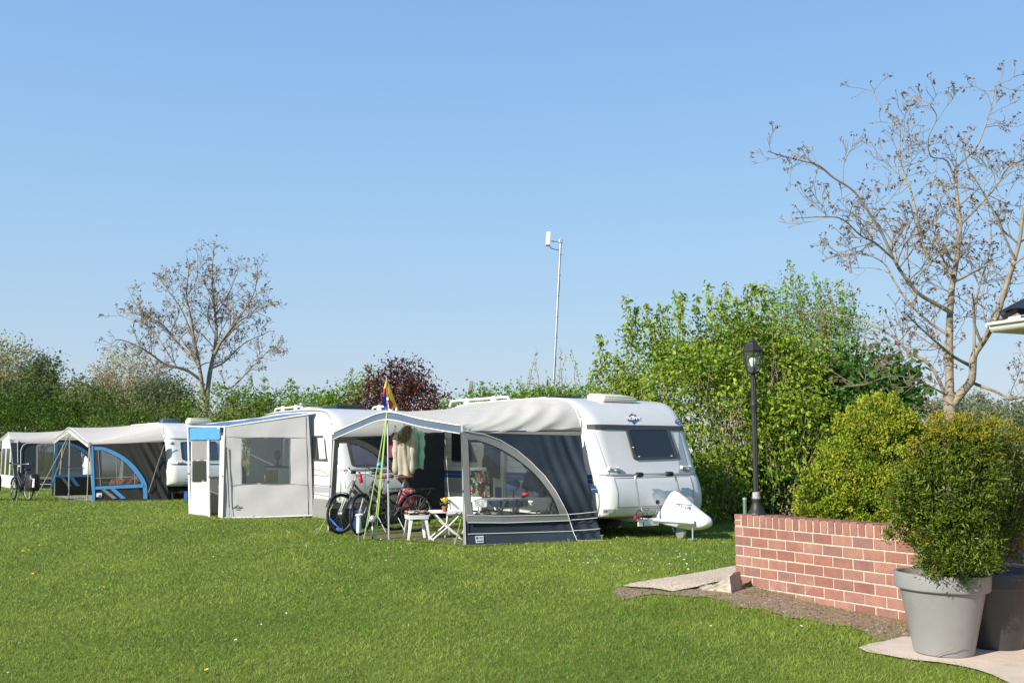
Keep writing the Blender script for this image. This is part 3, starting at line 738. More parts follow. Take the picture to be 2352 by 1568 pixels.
# blue print on the sleeve: a row of small blocks, the lettering, two thin lines
from mathutils.bvhtree import BVHTree
dg_ = bpy.context.evaluated_depsgraph_get(); dg_.update(); em = co.evaluated_get(dg_).to_mesh(); bv = BVHTree.FromPolygons([XF[cv] @ v.co for v in em.vertices], [list(p.vertices) for p in em.polygons])
rc = zf(2395, 1780, 28.51)
def onc(X, Y, lift=.006):
    q = rc(X, Y); d = ray(*q).normalized(); h = bv.ray_cast(EYEP, d); p = h[0] if h[0] is not None else onp(q[0], q[1], hv.w(.7, yc - .2, 0), VV); return p - d * lift
def cstroke(name, strokes, r=.006):
    b_ = MB()
    for st2 in strokes: b_.tube([onc(X, Y) for X, Y in st2], r, 4)
    b_.build(name, M['ink'], cv, world=True)
cstroke('lettering', [[(290, 480), (320, 800)], [(290, 480), (400, 520), (330, 640), (420, 700), (330, 800)], [(530, 440), (490, 790)], [(460, 440), (600, 450)], [(650, 480), (590, 760)], [(650, 480), (770, 500)], [(640, 600), (720, 600)], [(590, 760), (660, 780)],
    [(870, 510), (790, 780)], [(870, 510), (960, 530), (950, 640), (850, 650)], [(890, 650), (930, 820)], [(1100, 550), (1040, 840), (1130, 850)], [(1300, 580), (1220, 880)], [(1300, 580), (1370, 890)], [(1250, 760), (1340, 770)], [(1460, 900), (1500, 600), (1560, 910), (1620, 620)], [(1720, 620), (1660, 920), (1760, 880), (1800, 700), (1720, 620)], [(1440, 900), (1520, 1010), (1620, 1040), (1740, 1010), (1840, 920)]], .0055)
cstroke('lettering', [[(270 + 118 * k, 345 + 10 * k), (345 + 118 * k, 372 + 10 * k)] for k in range(14)], .011)
cstroke('lettering', [[(120, 1080), (320, 1150)], [(420, 1160), (580, 1110), (820, 1130), (1100, 1180), (1500, 1270), (1720, 1270)], [(600, 1290), (820, 1300)], [(1000, 1320), (1080, 1320)], [(1250, 1350), (1430, 1380)]], .005)

# ---- the middle caravan
mv = Van('touring_caravan', 'white touring caravan with red pinstripes standing behind the plain grey awning', (-3.80, 22.0), 2.2, 5.4, H=2.5, bodymat='body')
r2 = zf(600, 1400, 3.136); q3 = lambda *p: [r3(*a) for a in p]
mv.window(q3((318, 535), (800, 525), (860, 738), (365, 745)), M['glass_violet'], .03, .03)
mv.strip(1.98, .02, M['grey_trim']); mv.strip(1.10, .01, M['grey_trim'], name='belt_line')
mv.hatch(-2.4, 1.2, 1.0, .8, .13, M['glass_dark']); mv.hatch(-3.9, 1.1, .5, .5, .14, M['white'])
mv.roof_rail(-2.2, -.9, 1.9, .13); mv.roof_rail(-5.1, -3.2, .5, .16)
fl = MB(); fl.tube([(-3.3, .5, 2.48), (-3.3, .5, 2.66)], .05, 10).lathe([(.07, 2.66), (.07, 2.7), (0, 2.72)], 12, (-3.3, .5, 0)); fl.build('flue', M['steel'], mv.root)
P = [mv.side(*r2(*p), .004) for p in ((1618, 470), (1722, 470), (1778, 752), (1618, 745))]; w_ = MB(); w_.slab(P, -VV * .03); wo = w_.build('window', M['darkgrey'], mv.root, world=True)
c = sum(P, Vector()) / 4; w_ = MB(); w_.slab([c + (p - c) * .9 for p in P], -VV * .033); w_.build('pane', M['glass_dark'], wo, world=True, root=mv.root)
w_ = MB(); w_.grid(lambda u, v: mv.side(*r2(1662 + 70 * u + 22 * v, 495 + 235 * v), .042 + .008 * math.sin(u * 22)), 16, 4); w_.build('curtain', M['body_grey'], wo, world=True, root=mv.root, smooth=True)
def sline(name, pts, m, r=.008): 
    b = MB(); b.tube([mv.side(*r2(*p), .004) for p in pts], r, 4); b.build(name, m, mv.root, world=True)
sline('red_pinstripe', [(1612, 842), (1690, 855), (1750, 885), (1790, 915), (1700, 918), (1612, 905)], M['red_line'])
sline('red_pinstripe', [(1612, 1112), (1790, 1150)], M['red_line']); sline('red_pinstripe', [(1612, 1020), (1790, 1035)], M['red_line'])
mv.sidequad('grey_band', [r2(1618, 1032), r2(1785, 1045), r2(1785, 1105), r2(1618, 1098)], M['grey_stripe'])
sk_ = MB(); sk_.grid(lambda u, v: mv.w(lerp(-2.6, .0, u), -.02 - .02 * math.sin(u * 40) * v, lerp(.44, .01, v)), 40, 3)
sk_.build('draught_skirt', M['grey_canvas'], mv.root, world=True, smooth=True)
# ---- caravan with the black and blue awning
cvn = Van('touring_caravan', 'older cream caravan with a blue tinted end window behind the black and blue awning', (-10.72, 31.1), 2.3, 5.6, H=2.42, bottom=.42, bodymat='body_old', lean=.85)
r1 = zf(0, 1450, 3.459); q1 = lambda *p: [r1(*a) for a in p]
M['glass_blue'] = mat('blue_acrylic', (.06, .09, .16), .1, spec=.7)
cvn.window(q1((2216, 425), (2660, 420), (2690, 640), (2240, 645)), M['glass_blue'], .03, .03)
cvn.strip(1.10, .012, M['darkgrey'], name='belt_line'); cvn.strip(1.90, .012, M['grey_trim'])
cvn.marker(r1(2106, 435)); cvn.handle(r1(2182, 682), r1(2232, 678), 'darkgrey')
cvn.lines('pressed_rib', [q1((2095, y + 2), (2300, y), (2600, y - 4)) for y in (880, 912, 940)], M['grey_trim'], .012)
cvn.hatch(-.8, 1.2, .5, .7, .16, M['cream']); cvn.hatch(-4.3, 1.1, .9, .6, .10, M['white']); cvn.hatch(-3.7, 1.1, .5, .6, .2, M['glass_blue'])
# ---- far left caravan
fv = Van('touring_caravan', 'farthest caravan, only its white roof showing above the navy awning', (-17.5, 40.9), 2.3, 5.6, H=2.42, bodymat='body_old')
fv.hatch(-3.6, 1.1, 1.1, .6, .14, M['white'])
# ------------------------------------------------------------------ awnings
def vplane(a, b):                                   # upright plane through two ground points
    d = (b - a); d.z = 0; return a, Vector((d.y, -d.x, 0)).normalized()
def rpts(fn, pts): return [fn(*p) for p in pts]
class Panel:                                        # cloth wall hung in an upright plane, drawn from traced outlines
    def __init__(s, root, a, b, fn, van=None):
        s.root, s.fn, s.van = root, fn, van; s.p, s.n = vplane(a, b); s.d = Vector((b.x - a.x, b.y - a.y, 0)); s.len = s.d.length; s.d.normalize()
        if s.n.y > 0: s.n = -s.n
    def warp(s, w):                                 # the wall's back edge follows the curved end of the caravan
        u = min(1, max(0, (w - s.p).dot(s.d) / s.len)); z = w.z; pr = s.van.pr; x = .16
        if z <= pr[0][1]: x = lerp(.16, .05, max(0, z) / pr[0][1])
        else:
            for i in range(len(pr) - 1):
                if pr[i][1] <= z <= pr[i + 1][1]: x = lerp(pr[i][0], pr[i + 1][0], (z - pr[i][1]) / max(1e-6, pr[i + 1][1] - pr[i][1]))
            if z < .6: x = max(x, .08)
        return u * (x + .012 - .12)
    def pt(s, X, Y, off=0.0):
        q = s.fn(X, Y); w = onp(q[0], q[1], s.p, s.n)
        if s.van is not None:
            for _ in range(6): w = onp(q[0], q[1], s.p + NV * s.warp(w), s.n)
        return w + s.n * off
    def P(s, pts, off=0.0): return [s.pt(*p, off) for p in pts]
    def cloth(s, name, left, right, m, hole=None, nu=60, nv=40, fold=None, parent=None):
        l = [Vector((*p, 0)) for p in left]; r = [Vector((*p, 0)) for p in right]
        mb = MB(); f = fold or (lambda u, v: 0)
        def fn(u, v):
            q = polyat(l, v).lerp(polyat(r, v), u); return s.pt(q.x, q.y, f(u, v))
        def keep(u, v):
            if not hole: return True
            q = polyat(l, v).lerp(polyat(r, v), u); return not inpoly(q.x, q.y, hole)
        mb.grid(fn, nu, nv, keep); return mb.build(name, m, parent or s.root, world=True, root=s.root, smooth=True, fixn=False)
    def patch(s, name, pts, m, off=.012, th=.004, parent=None):
        mb = MB(); mb.slab(s.P(pts, off), s.n * th); return mb.build(name, m, parent or s.root, world=True, root=s.root)
    def band(s, name, outer, inner, m, off=.014, th=.004, parent=None, k=5):
        o = [Vector((*p, 0)) for p in outer]; i = [Vector((*p, 0)) for p in inner]
        o, i = smooth_line(o, k), smooth_line(i, k)
        mb = MB(); mb.band([s.pt(p.x, p.y, off) for p in o], [s.pt(p.x, p.y, off) for p in i], s.n * th)
        return mb.build(name, m, parent or s.root, world=True, root=s.root)
    def line(s, name, pts, m, r=.006, off=.012, parent=None):
        mb = MB(); mb.tube(s.P(pts, off), r, 5); return mb.build(name, m, parent or s.root, world=True, root=s.root)
def awning_roof(root, name, Fp, van, x0, x1, m, k=.15, drop=.13, sag=.05, wr=.0, prof_end=True, valance=None, vh=.13, pip='piping'):
    pr = [(x, z) for (x, z, w) in van.pr if z > 1.84]
    kk = van.H / 2.5
    fr = [Vector((x, -.02, z - .02 * (z > 2.1))) for x, z in pr if x < 0]                 # front profile, bottom to roof
    bk = [Vector((-van.L - p.x, p.y, p.z)) for p in fr]
    A = smooth_line(Fp, 8)
    def Fs(s):
        if s < k: return A[0] + Vector((0, 0, -drop * (1 - s / k)))
        if s > 1 - k: return A[-1] + Vector((0, 0, -drop * (s - 1 + k) / k))
        return polyat(A, (s - k) / (1 - 2 * k))
    def Bs(s):
        if s < k: p = polyat(bk, s / k)
        elif s > 1 - k: p = polyat(fr[::-1], (s - 1 + k) / k)
        else: p = bk[-1].lerp(fr[-1], (s - k) / (1 - 2 * k)) + Vector((0, 0, .012))
        return van.X @ p
    def fn(u, v):
        a, b = Fs(u), Bs(u); p = a.lerp(b, v)
        p.z -= sag * math.sin(math.pi * v) * (1 if k < u < 1 - k else .3)
        if wr:
            e = max(0, u - .62) / .38
            k2 = wr * e * math.sin(math.pi * min(1, v * 1.02)) ** .7 * (.3 + .7 * v); p.z += k2 * math.sin(v * 24 + u * 60); p += NV * (k2 * 1.2 * math.sin(v * 20 + u * 84))
        return p
    mb = MB(); mb.grid(fn, 130, 40)
    o = mb.build(name, m, root, world=True, smooth=True)
    e = [fn(1 - k, t) for t in np.linspace(0, 1, 14)]
    rl = MB(); rl.tube([Bs(s) + NV * .004 - VV * .012 for s in np.linspace(.02, 1, 50)], .013, 6); rl.build('keder_edge', M[pip], o, world=True, root=root, smooth=True)
    if valance:
        vb = MB(); n = (A[-1] - A[0]); n = Vector((n.y, -n.x, 0)).normalized(); n = -n if n.y > 0 else n
        top = [p + n * .01 for p in A]; bot = [p + n * .02 + Vector((0, 0, -vh)) for p in A]
        vb.grid(lambda u, v: polyat(top, u).lerp(polyat(bot, u), v) + n * (.006 * math.sin(u * 60) * v), 60, 3)
        vo = vb.build('valance', M[valance], root, world=True, smooth=True)
        for L_, r in ((top, .011), (bot, .009)):
            t = MB(); t.tube([p + n * .012 for p in L_], r, 5); t.build('piping', M[pip], vo, world=True, root=root, smooth=True)
    return o, Fs, Bs
def pole(root, a, b, m='alu', r=.014, clamp=True, name='pole'):
    mb = MB(); a, b = Vector(a), Vector(b); mb.tube([a, a.lerp(b, .45)], r * 1.15, 8).tube([a.lerp(b, .44), b], r, 8)
    mb.lathe([(.03, 0), (.03, .012), (.012, .03)], 10, a); o = mb.build(name, M[m], root, world=True, smooth=40)
    if clamp:
        c = MB(); q = a.lerp(b, .45); c.rbox(q, (.04, .05, .05), .01); c.build('clamp', M['darkgrey'], o, world=True, root=root)
    return o
def rope(root, a, b, m, r=.005, sag=.02, name='guy_rope', parent=None):
    a, b = Vector(a), Vector(b); mb = MB()
    mb.tube([a.lerp(b, t) + Vector((0, 0, -sag * math.sin(math.pi * t))) for t in np.linspace(0, 1, 8)], r, 5)
    return mb.build(name, M[m], parent or root, world=True, root=root)
def peg(root, p):
    mb = MB(); mb.tube([p + Vector((0, 0, .09)), p + Vector((0, 0, -.02))], .007, 5).tube([p + Vector((-.03, 0, .085)), p + Vector((.02, 0, .092))], .006, 5)
    mb.build('tent_peg', M['steel'], root, world=True)

# ---- the big navy and cream awning
R0, L0, C0 = G(1067, 1252), G(753, 1219), G(893, 1240)
RT, LT, CT = at(1060, 977, R0.y), at(768, 993, L0.y), at(890, 946, C0.y + .15)
aw = thing('awning', 'open cream and navy awning of the large caravan with arched windows and lime ropes', 'awning', (R0.x, R0.y, 0), 0)
rf, Fs, Bs = awning_roof(aw, 'roof', [LT, LT.lerp(CT, .5) + Vector((0, 0, .025)), CT, CT.lerp(RT, .5) + Vector((0, 0, -.01)), RT], hv, 0, 0, M['cream_canvas'], wr=.022, valance='navy2')
r4 = zf(1600, 1380, 2.528)
pr = Panel(aw, R0, hv.w(.12, 0, 0), r4, hv)
win = [(165, 470), (270, 478), (390, 520), (520, 585), (640, 665), (760, 770), (860, 890), (940, 1010), (990, 1140), (205, 1146), (176, 900)]
arch_o = [(110, 384), (200, 398), (300, 415), (450, 470), (600, 560), (720, 660), (850, 790), (950, 930), (1020, 1060), (1062, 1148)]
arch_i = [(158, 470), (220, 468), (275, 478), (392, 520), (522, 587), (642, 667), (764, 774), (864, 894), (940, 1012), (990, 1146)]
def fold(u, v):
    w = max(0, u - .55) / .45
    return .019 * w * math.sin(u * 34 - v * 9 + 1) * (1 - .35 * v) + .016 * w * math.sin(u * 71 - v * 15) + .004 * math.sin(u * 9 + v * 14)
hole = [(175, 485), (268, 490), (385, 530), (515, 595), (632, 675), (750, 780), (850, 900), (930, 1020), (978, 1132), (215, 1135), (185, 900)]
sp = pr.cloth('side_panel', [(104, 400), (112, 700), (122, 1000), (136, 1240), (146, 1432)], [(1180, 428), (1206, 640), (1245, 850), (1300, 1120), (1372, 1392)], M['navy'], hole, 110, 80, fold)
pr.patch('window', win, M['vinyl'], .010, .003, sp)
pr.band('arch_trim', arch_o, arch_i, M['grey_trim'], .022, .005, sp)
pr.band('post_trim', [(104, 386), (114, 700), (126, 1000), (145, 1200)], [(160, 460), (172, 760), (180, 960), (208, 1150)], M['grey_trim'], .028, .005, sp)
pr.band('sill_trim', [(150, 1146), (400, 1150), (700, 1144), (1056, 1138)], [(156, 1208), (400, 1212), (700, 1202), (1066, 1192)], M['grey_trim'], .034, .005, sp)
pr.band('faded_band', [(160, 1314), (500, 1306), (800, 1298), (1098, 1286)], [(166, 1418), (500, 1404), (800, 1396), (1130, 1386)], M['navy2'] if False else mat('navy_band', (.030, .045, .070), .8, var=.15, vscale=5), .030, .003, sp)
for pts in ([(156, 1210), (500, 1212), (1064, 1192)], [(160, 1312), (560, 1302), (1098, 1286)], [(150, 1424), (560, 1404), (1138, 1386)], [(150, 1146), (500, 1150), (1056, 1138)],
            [(1060, 1136), (1180, 1126), (1308, 1112)], [(1072, 1186), (1200, 1178), (1320, 1166)], [(1104, 1282), (1230, 1274), (1345, 1264)], [(1140, 1372), (1260, 1370), (1372, 1368)], [(1056, 1138), (1082, 1220), (1110, 1308), (1142, 1376)], arch_o):
    pr.line('piping', pts, M['piping'], .0065, .044, sp)
lab = pr.patch('maker_label', [(220, 1330), (296, 1326), (300, 1388), (230, 1392)], M['white'], .046, .002, sp)
for q, m in (([(228, 1338), (248, 1337), (250, 1358), (231, 1359)], M['blue_stripe']), ([(256, 1340), (288, 1338), (289, 1346), (257, 1348)], M['blue_stripe']), ([(256, 1352), (290, 1350), (290, 1354), (257, 1356)], M['grey_trim']), ([(236, 1370), (293, 1366), (294, 1378), (238, 1381)], M['navy2'])):
    pr.patch('print', q, m, .049, .0015, lab)
pl = Panel(aw, L0, hv.w(-4.98, 0, 0), r3)
hole_l = [(258, 545), (330, 548), (425, 568), (535, 626), (635, 706), (712, 795), (800, 900), (852, 1000), (870, 1060), (232, 1060), (236, 800)]
lp = pl.cloth('side_panel', [(200, 470), (190, 700), (170, 1000), (150, 1310)], [(1160, 452), (1180, 640), (1205, 900), (1232, 1180)], M['navy'], hole_l, 90, 60, lambda u, v: .02 * math.sin(u * 26 - v * 5) * u)
pl.patch('window', [(250, 540), (330, 542), (430, 562), (540, 620), (640, 700), (720, 790), (806, 895), (860, 1000), (875, 1066), (222, 1066), (228, 800)], M['vinyl'], -.004, .003, lp)
pl.band('arch_trim', [(205, 496), (300, 494), (380, 505), (470, 532), (575, 592), (690, 690), (765, 780), (850, 890), (905, 1000), (920, 1066)], [(250, 545), (310, 546), (370, 550), (430, 566), (540, 624), (640, 704), (720, 794), (800, 895), (852, 1000), (870, 1066)], M['grey_canvas'], .012, .005, lp)
pl.band('post_trim', [(203, 500), (192, 700), (176, 1000), (166, 1066)], [(247, 520), (240, 700), (224, 1000), (220, 1066)], M['grey_canvas'], .018, .005, lp)
pl.band('sill_trim', [(166, 1062), (400, 1064), (640, 1064), (915, 1062)], [(160, 1106), (400, 1108), (640, 1108), (925, 1104)], M['grey_canvas'], .024, .005, lp)
pole(aw, R0, RT); pole(aw, L0, LT); pole(aw, C0, CT, r=.013)
for a, b in ((LT, CT), (CT, RT)):
    n = Vector((0, .03, -.06)); mb = MB(); mb.tube([a + n, b + n], .012, 6); mb.build('rafter', M['alu'], aw, world=True)
ridge_end = hv.w(-3.2, -.05, 2.36); mb = MB(); mb.tube([CT + Vector((0, .02, -.12)), ridge_end], .012, 6); mb.build('ridge_pole', M['alu'], aw, world=True)
for T in (RT, LT):                                   # rods along the top of the end walls
    e = hv.w(-.33 if T is RT else -4.95, -.03, 1.86); mb = MB(); mb.tube([T + Vector((0, 0, -.10)), e], .013, 6); mb.build('rafter', M['darkgrey'], aw, world=True)
for px in ((835.5, 1240), (858, 1240), (863, 1240)):
    g = G(*px); rope(aw, CT + Vector((0, -.02, .02)), g, 'rope_green', .0085); peg(aw, g)
for T, px in ((LT, (728, 1226)), (RT, (1044, 1250))):
    g = G(*px); rope(aw, Vector((T.x, T.y, .5)) if T is LT else Vector((T.x, T.y - .01, .42)), g, 'rope_green', .006); peg(aw, g)
for T, B0 in ((LT, L0), (RT, R0)):
    rope(aw, T + Vector((.015, -.02, .05)), B0 + Vector((.02, -.03, .02)), 'rope_white', .006)
for X, Y in ((238, 1428), (520, 1412), (1140, 1384), (1372, 1380)): peg(aw, pr.pt(X, Y) * 1 + Vector((0, 0, 0)) - Vector((0, 0, pr.pt(X, Y).z)))

# ---- plain grey porch awning of the middle caravan
A0, D0 = G(509, 1189), G(436, 1180)
A1, D1 = at(*r2(628, 357), A0.y), at(*r2(216, 352), D0.y)
Bx = (mv.Xi @ mv.side(720, 1184)).x; B0 = mv.w(Bx, -.02, 0); BT = mv.w(Bx, -.05, 2.40)
E0 = mv.w(Bx - 1.9, -.02, 0); ET = mv.w(Bx - 1.9, -.05, 2.40)
tn = thing('awning', 'plain grey porch awning with a light blue roof and square side window', 'awning', (A0.x, A0.y, 0), 0)
pa = Panel(tn, A0, B0, r2)
wq = [(815, 490), (1345, 490), (1350, 1005), (812, 1010)]
ps = pa.cloth('side_panel', [(622, 372), (618, 700), (612, 1000), (602, 1388)], [(1560, 232), (1590, 700), (1602, 1000), (1610, 1362)], M['tent_grey'], [(822, 497), (1338, 497), (1343, 998), (820, 1003)], 80, 60,
              lambda u, v: .010 * math.sin(u * 13 + v * 9) * math.sin(v * 7) + .02 * math.sin(u * 40 - v * 20) * max(0, .25 - u) + .008 * math.sin((u - v) * 24) * (v > .5) * (v - .5))
pa.patch('window', wq, M['vinyl'], .006, .003, ps)
for a in ([(812, 488), (1348, 488), (1353, 1008), (808, 1013), (812, 488)], [(660, 482), (812, 489)], [(1346, 490), (1532, 496)], [(1353, 1008), (1556, 1020)], [(690, 1022), (810, 1012)], [(1534, 258), (1548, 700), (1562, 1362)]):
    pa.line('seam', a, M['darkgrey'] if len(a) == 3 else M['grey_trim'], .005, .012, ps)
pa.line('hem', [(605, 1386), (930, 1382), (1250, 1372), (1606, 1360)], M['piping'], .014, .02, ps)
for X in (932, 1252): pa.patch('hem_loop', [(X - 5, 1350), (X + 5, 1350), (X + 5, 1390), (X - 5, 1390)], M['tent_white'], .03, .004, ps)
lg = pa.line('logo', [(738, 1275), (768, 1243), (792, 1262), (800, 1272)], M['navy'], .006, .012, ps)
def panM(P, X, Y, off): 
    c = P.pt(X, Y, off); z = P.n; x = Vector((0, 0, 1)).cross(z).normalized(); y = z.cross(x); m = Matrix.Identity(4)
    for i in range(3): m[i][0], m[i][1], m[i][2], m[i][3] = x[i], y[i], z[i], c[i]
    return m
pa.line('logo', [(722, 1278), (745, 1266), (765, 1248)], M['navy'], .005, .012, ps)
pa.patch('logo_bar', [(752, 1266), (790, 1270), (826, 1265), (825, 1277), (790, 1278), (754, 1276)], M['navy'], .012, .003, ps)
pa.patch('logo_bar', [(752, 1288), (780, 1293), (806, 1288), (804, 1294), (780, 1299), (756, 1296)], M['darkgrey'], .012, .003, ps)
# roof
mb = MB(); mb.grid(lambda u, v: D1.lerp(A1, u).lerp(ET.lerp(BT, u), v) + Vector((0, 0, -.03 * math.sin(math.pi * v) + .012 * math.sin(u * 9 + v * 21) * math.sin(math.pi * v))), 24, 24)
ro = mb.build('roof', M['sky_canvas'], tn, world=True, smooth=True)
mb = MB(); mb.tube([A1, BT], .02, 6).tube([D1, ET], .02, 6); 
for a, b in ((A1, BT), (D1, ET), (D1, A1)):
    t = MB(); t.tube([a + Vector((0, 0, -.03)), b + Vector((0, 0, -.03))], .018, 6); t.build('roof_pole', M['white'], tn, world=True)
pf = Panel(tn, A0, D0, r2)
if True:
    fp = pf.cloth('front_panel', [(250, 470), (248, 900), (245, 1342)], [(449, 470), (450, 900), (456, 1380)], M['tent_white'], [(272, 752), (424, 752), (422, 976), (270, 980)], 20, 30, lambda u, v: .01 * math.sin(u * 14 + v * 8))
    pf.patch('window', [(268, 748), (427, 748), (425, 980), (266, 984)], M['vinyl_dull'], .008, .003, fp)
    pf.patch('blind', [(270, 528), (430, 528), (428, 738), (270, 738)], M['grey_canvas'], .014, .006, fp)
    pf.patch('corner_panel', [(580, 470), (628, 470), (606, 1388), (556, 1388)], M['tent_white'], .0, .006)
    pf.patch('valance', [(232, 376), (604, 372), (590, 512), (236, 518)], M['blue_canvas'], .05, .005)
    pf.patch('roll_label', [(570, 372), (600, 372), (598, 392), (570, 392)], M['piping'], .058, .003)
for a, b in ((A0, A1), (D0, D1), (G(*r2(455, 1382)), None)):
    if b is None: b = pf.pt(449, 400)
    pole(tn, a, b, 'white', .022)
ww = MB(); ww.tube([pa.pt(650, 600, .05), pa.pt(668, 960, .05), pa.pt(682, 1270, .05)], .012, 6); ww.build('tension_strap', M['darkgrey'], tn, world=True)
ww = MB(); ww.tube([pa.pt(682, 1270, .05), pa.pt(686, 1390, .06)], .006, 5); ww.build('strap_hook', M['steel'], tn, world=True)
pk = Panel(tn, D0, E0, ident)                        # far end wall, seen from inside through the window
mb = MB(); fw = lambda u, v: D0.lerp(E0, u) + Vector((0, 0, lerp(lerp(D1.z, ET.z, u), .01, v)))
mb.grid(fw, 30, 20, lambda u, v: not (.2 < u < .62 and .15 < v < .6)); mb.build('side_panel', M['tent_grey'], tn, world=True)
mb = MB(); mb.slab([fw(.18, .12), fw(.64, .12), fw(.64, .62), fw(.18, .62)], (.003, 0, 0)); mb.build('window', M['vinyl'], tn, world=True)

# ---- black awning with blue trim
B_R, B_C, B_L = G(*r1(1150, 1155)), G(*r1(845, 1130)), G(*r1(668, 1092))
BRT, BCT, BLT = at(*r1(1100, 428), B_R.y), at(*r1(860, 246), B_C.y), at(*r1(677, 385), B_L.y)
bw = thing('awning', 'black awning with bright blue arched window trim and a pale grey roof', 'awning', (B_R.x, B_R.y, 0), 0)
awning_roof(bw, 'roof', [BLT, BLT.lerp(BCT, .5), BCT, BCT.lerp(BRT, .5), BRT], cvn, 0, 0, M['cream_canvas'], valance='grey_trim', vh=.10, drop=.10)
pb = Panel(bw, B_R, cvn.w(.1, 0, 0), r1)
hb = [(1160, 530), (1270, 535), (1385, 583), (1495, 650), (1600, 748), (1685, 858), (1735, 940), (1180, 962)]
sb = pb.cloth('side_panel', [(1122, 452), (1140, 800), (1168, 1150)], [(2034, 420), (2055, 800), (2076, 1150)], M['black_canvas'], hb, 90, 60, lambda u, v: (.05 * math.sin(u * 36 - v * 16) + .03 * math.sin(u * 62 - v * 22)) * max(0, u - .45))
pb.patch('window', [(1150, 522), (1270, 527), (1390, 575), (1500, 640), (1608, 740), (1694, 850), (1748, 945), (1172, 972)], M['vinyl_dull'], .006, .003, sb)
BT_ = M['blue_canvas']
pb.band('arch_trim', [(1128, 480), (1200, 482), (1285, 490), (1405, 535), (1525, 602), (1645, 702), (1742, 822), (1800, 930), (1812, 1020), (1815, 1122)], [(1148, 522), (1200, 522), (1270, 527), (1390, 577), (1500, 642), (1608, 742), (1694, 852), (1748, 948), (1760, 1020), (1765, 1122)], BT_, .016, .005, sb)
pb.patch('sill_trim', [(1172, 972), (1760, 940), (1765, 982), (1178, 1008)], BT_, .024, .005, sb)
pb.patch('post_trim', [(1124, 470), (1146, 470), (1172, 1060), (1168, 1150), (1136, 1152)], BT_, .030, .005, sb)
pb.patch('stripe', [(1240, 1002), (1290, 1000), (1440, 1114), (1392, 1124)], M['grey_canvas'], .018, .004, sb)
pb.patch('stripe', [(1350, 998), (1412, 994), (1556, 1118), (1494, 1120)], BT_, .018, .004, sb)
pb.patch('maker_label', [(1190, 1050), (1254, 1050), (1254, 1098), (1184, 1098)], M['white'], .02, .003, sb)
pb.patch('print', [(1212, 1092), (1232, 1064), (1250, 1092)], M['navy'], .026, .002, sb)
for a in ([(1210, 524), (1240, 962)], [(1430, 596), (1446, 950)], [(1160, 872), (1730, 850)], [(1658, 790), (1662, 944)]): pb.line('window_bar', a, M['grey_canvas'], .012, .012, sb)
pb.line('fold_edge', [(2036, 430), (1960, 640), (1830, 1040)], M['grey_trim'], .012, .05, sb)
pb.patch('mud_wall', [(1170, 1135), (2074, 1122), (2080, 1158), (1172, 1164)], M['darkgrey'], .03, .004)
pe = Panel(bw, B_L, cvn.w(-5.3, 0, 0), r1)
he = [(725, 470), (850, 478), (945, 508), (1030, 568), (1100, 645), (1150, 740), (1175, 822), (690, 822)]
eb = pe.cloth('side_panel', [(678, 400), (668, 700), (650, 900), (640, 1090)], [(1240, 400), (1250, 700), (1260, 900), (1270, 1085)], M['black_canvas'], he, 60, 50)
pe.patch('window', [(712, 460), (850, 468), (950, 500), (1040, 560), (1112, 640), (1165, 740), (1190, 830), (680, 830)], M['vinyl'], .006, .003, eb)
pe.band('arch_trim', [(680, 424), (760, 424), (840, 432), (965, 472), (1070, 538), (1150, 630), (1205, 740), (1225, 860)], [(712, 462), (760, 462), (840, 470), (945, 502), (1035, 562), (1110, 645), (1160, 745), (1185, 850)], BT_, .014, .005, eb)
pe.patch('sill_trim', [(676, 826), (1200, 822), (1205, 850), (668, 858)], BT_, .02, .005, eb)
pe.patch('post_trim', [(680, 424), (714, 440), (660, 968), (625, 972)], BT_, .026, .005, eb)
pe.patch('stripe', [(742, 864), (784, 862), (882, 966), (830, 970)], M['grey_canvas'], .016, .004, eb)
pe.patch('stripe', [(852, 862), (902, 860), (980, 964), (930, 966)], BT_, .016, .004, eb)
pe.line('window_bar', [(684, 752), (1040, 745)], M['grey_canvas'], .014, .012, eb); pe.line('window_bar', [(768, 462), (735, 826)], M['piping'], .014, .012, eb)
gr2 = MB(); gr2.slab([B_R + Vector((0, 0, .01)), B_C + Vector((0, 0, .01)), B_L + Vector((0, 0, .01)), cvn.w(-4.6, 0, .01), cvn.w(-.3, 0, .01)], (0, 0, .008)); gr2.build('groundsheet', M['grey_trim'], bw, world=True)
pole(bw, B_R, BRT, 'alu', .02); pole(bw, B_L, BLT, 'alu', .02); pole(bw, B_C, BCT, 'steel', .018)
for a, b in ((BLT, BCT), (BCT, BRT)):
    t = MB(); t.tube([a + Vector((0, -.03, -.14)), b + Vector((0, -.03, -.14))], .02, 6); t.build('rafter', M['piping'], bw, world=True)
t = MB(); t.tube([BLT.lerp(BCT, .28) + Vector((0, .02, -.08)), BCT.lerp(BRT, .62) + Vector((0, .02, -.02))], .014, 6); t.build('rafter', M['steel'], bw, world=True)
for a, px in ((BCT + Vector((0, 0, -.25)), r1(590, 1082)), (BCT + Vector((0, 0, -.2)), r1(448, 1095)), (BRT, r1(1072, 1152))):
    g = G(*px); rope(bw, a, g, 'rope_beige', .014); peg(bw, g)

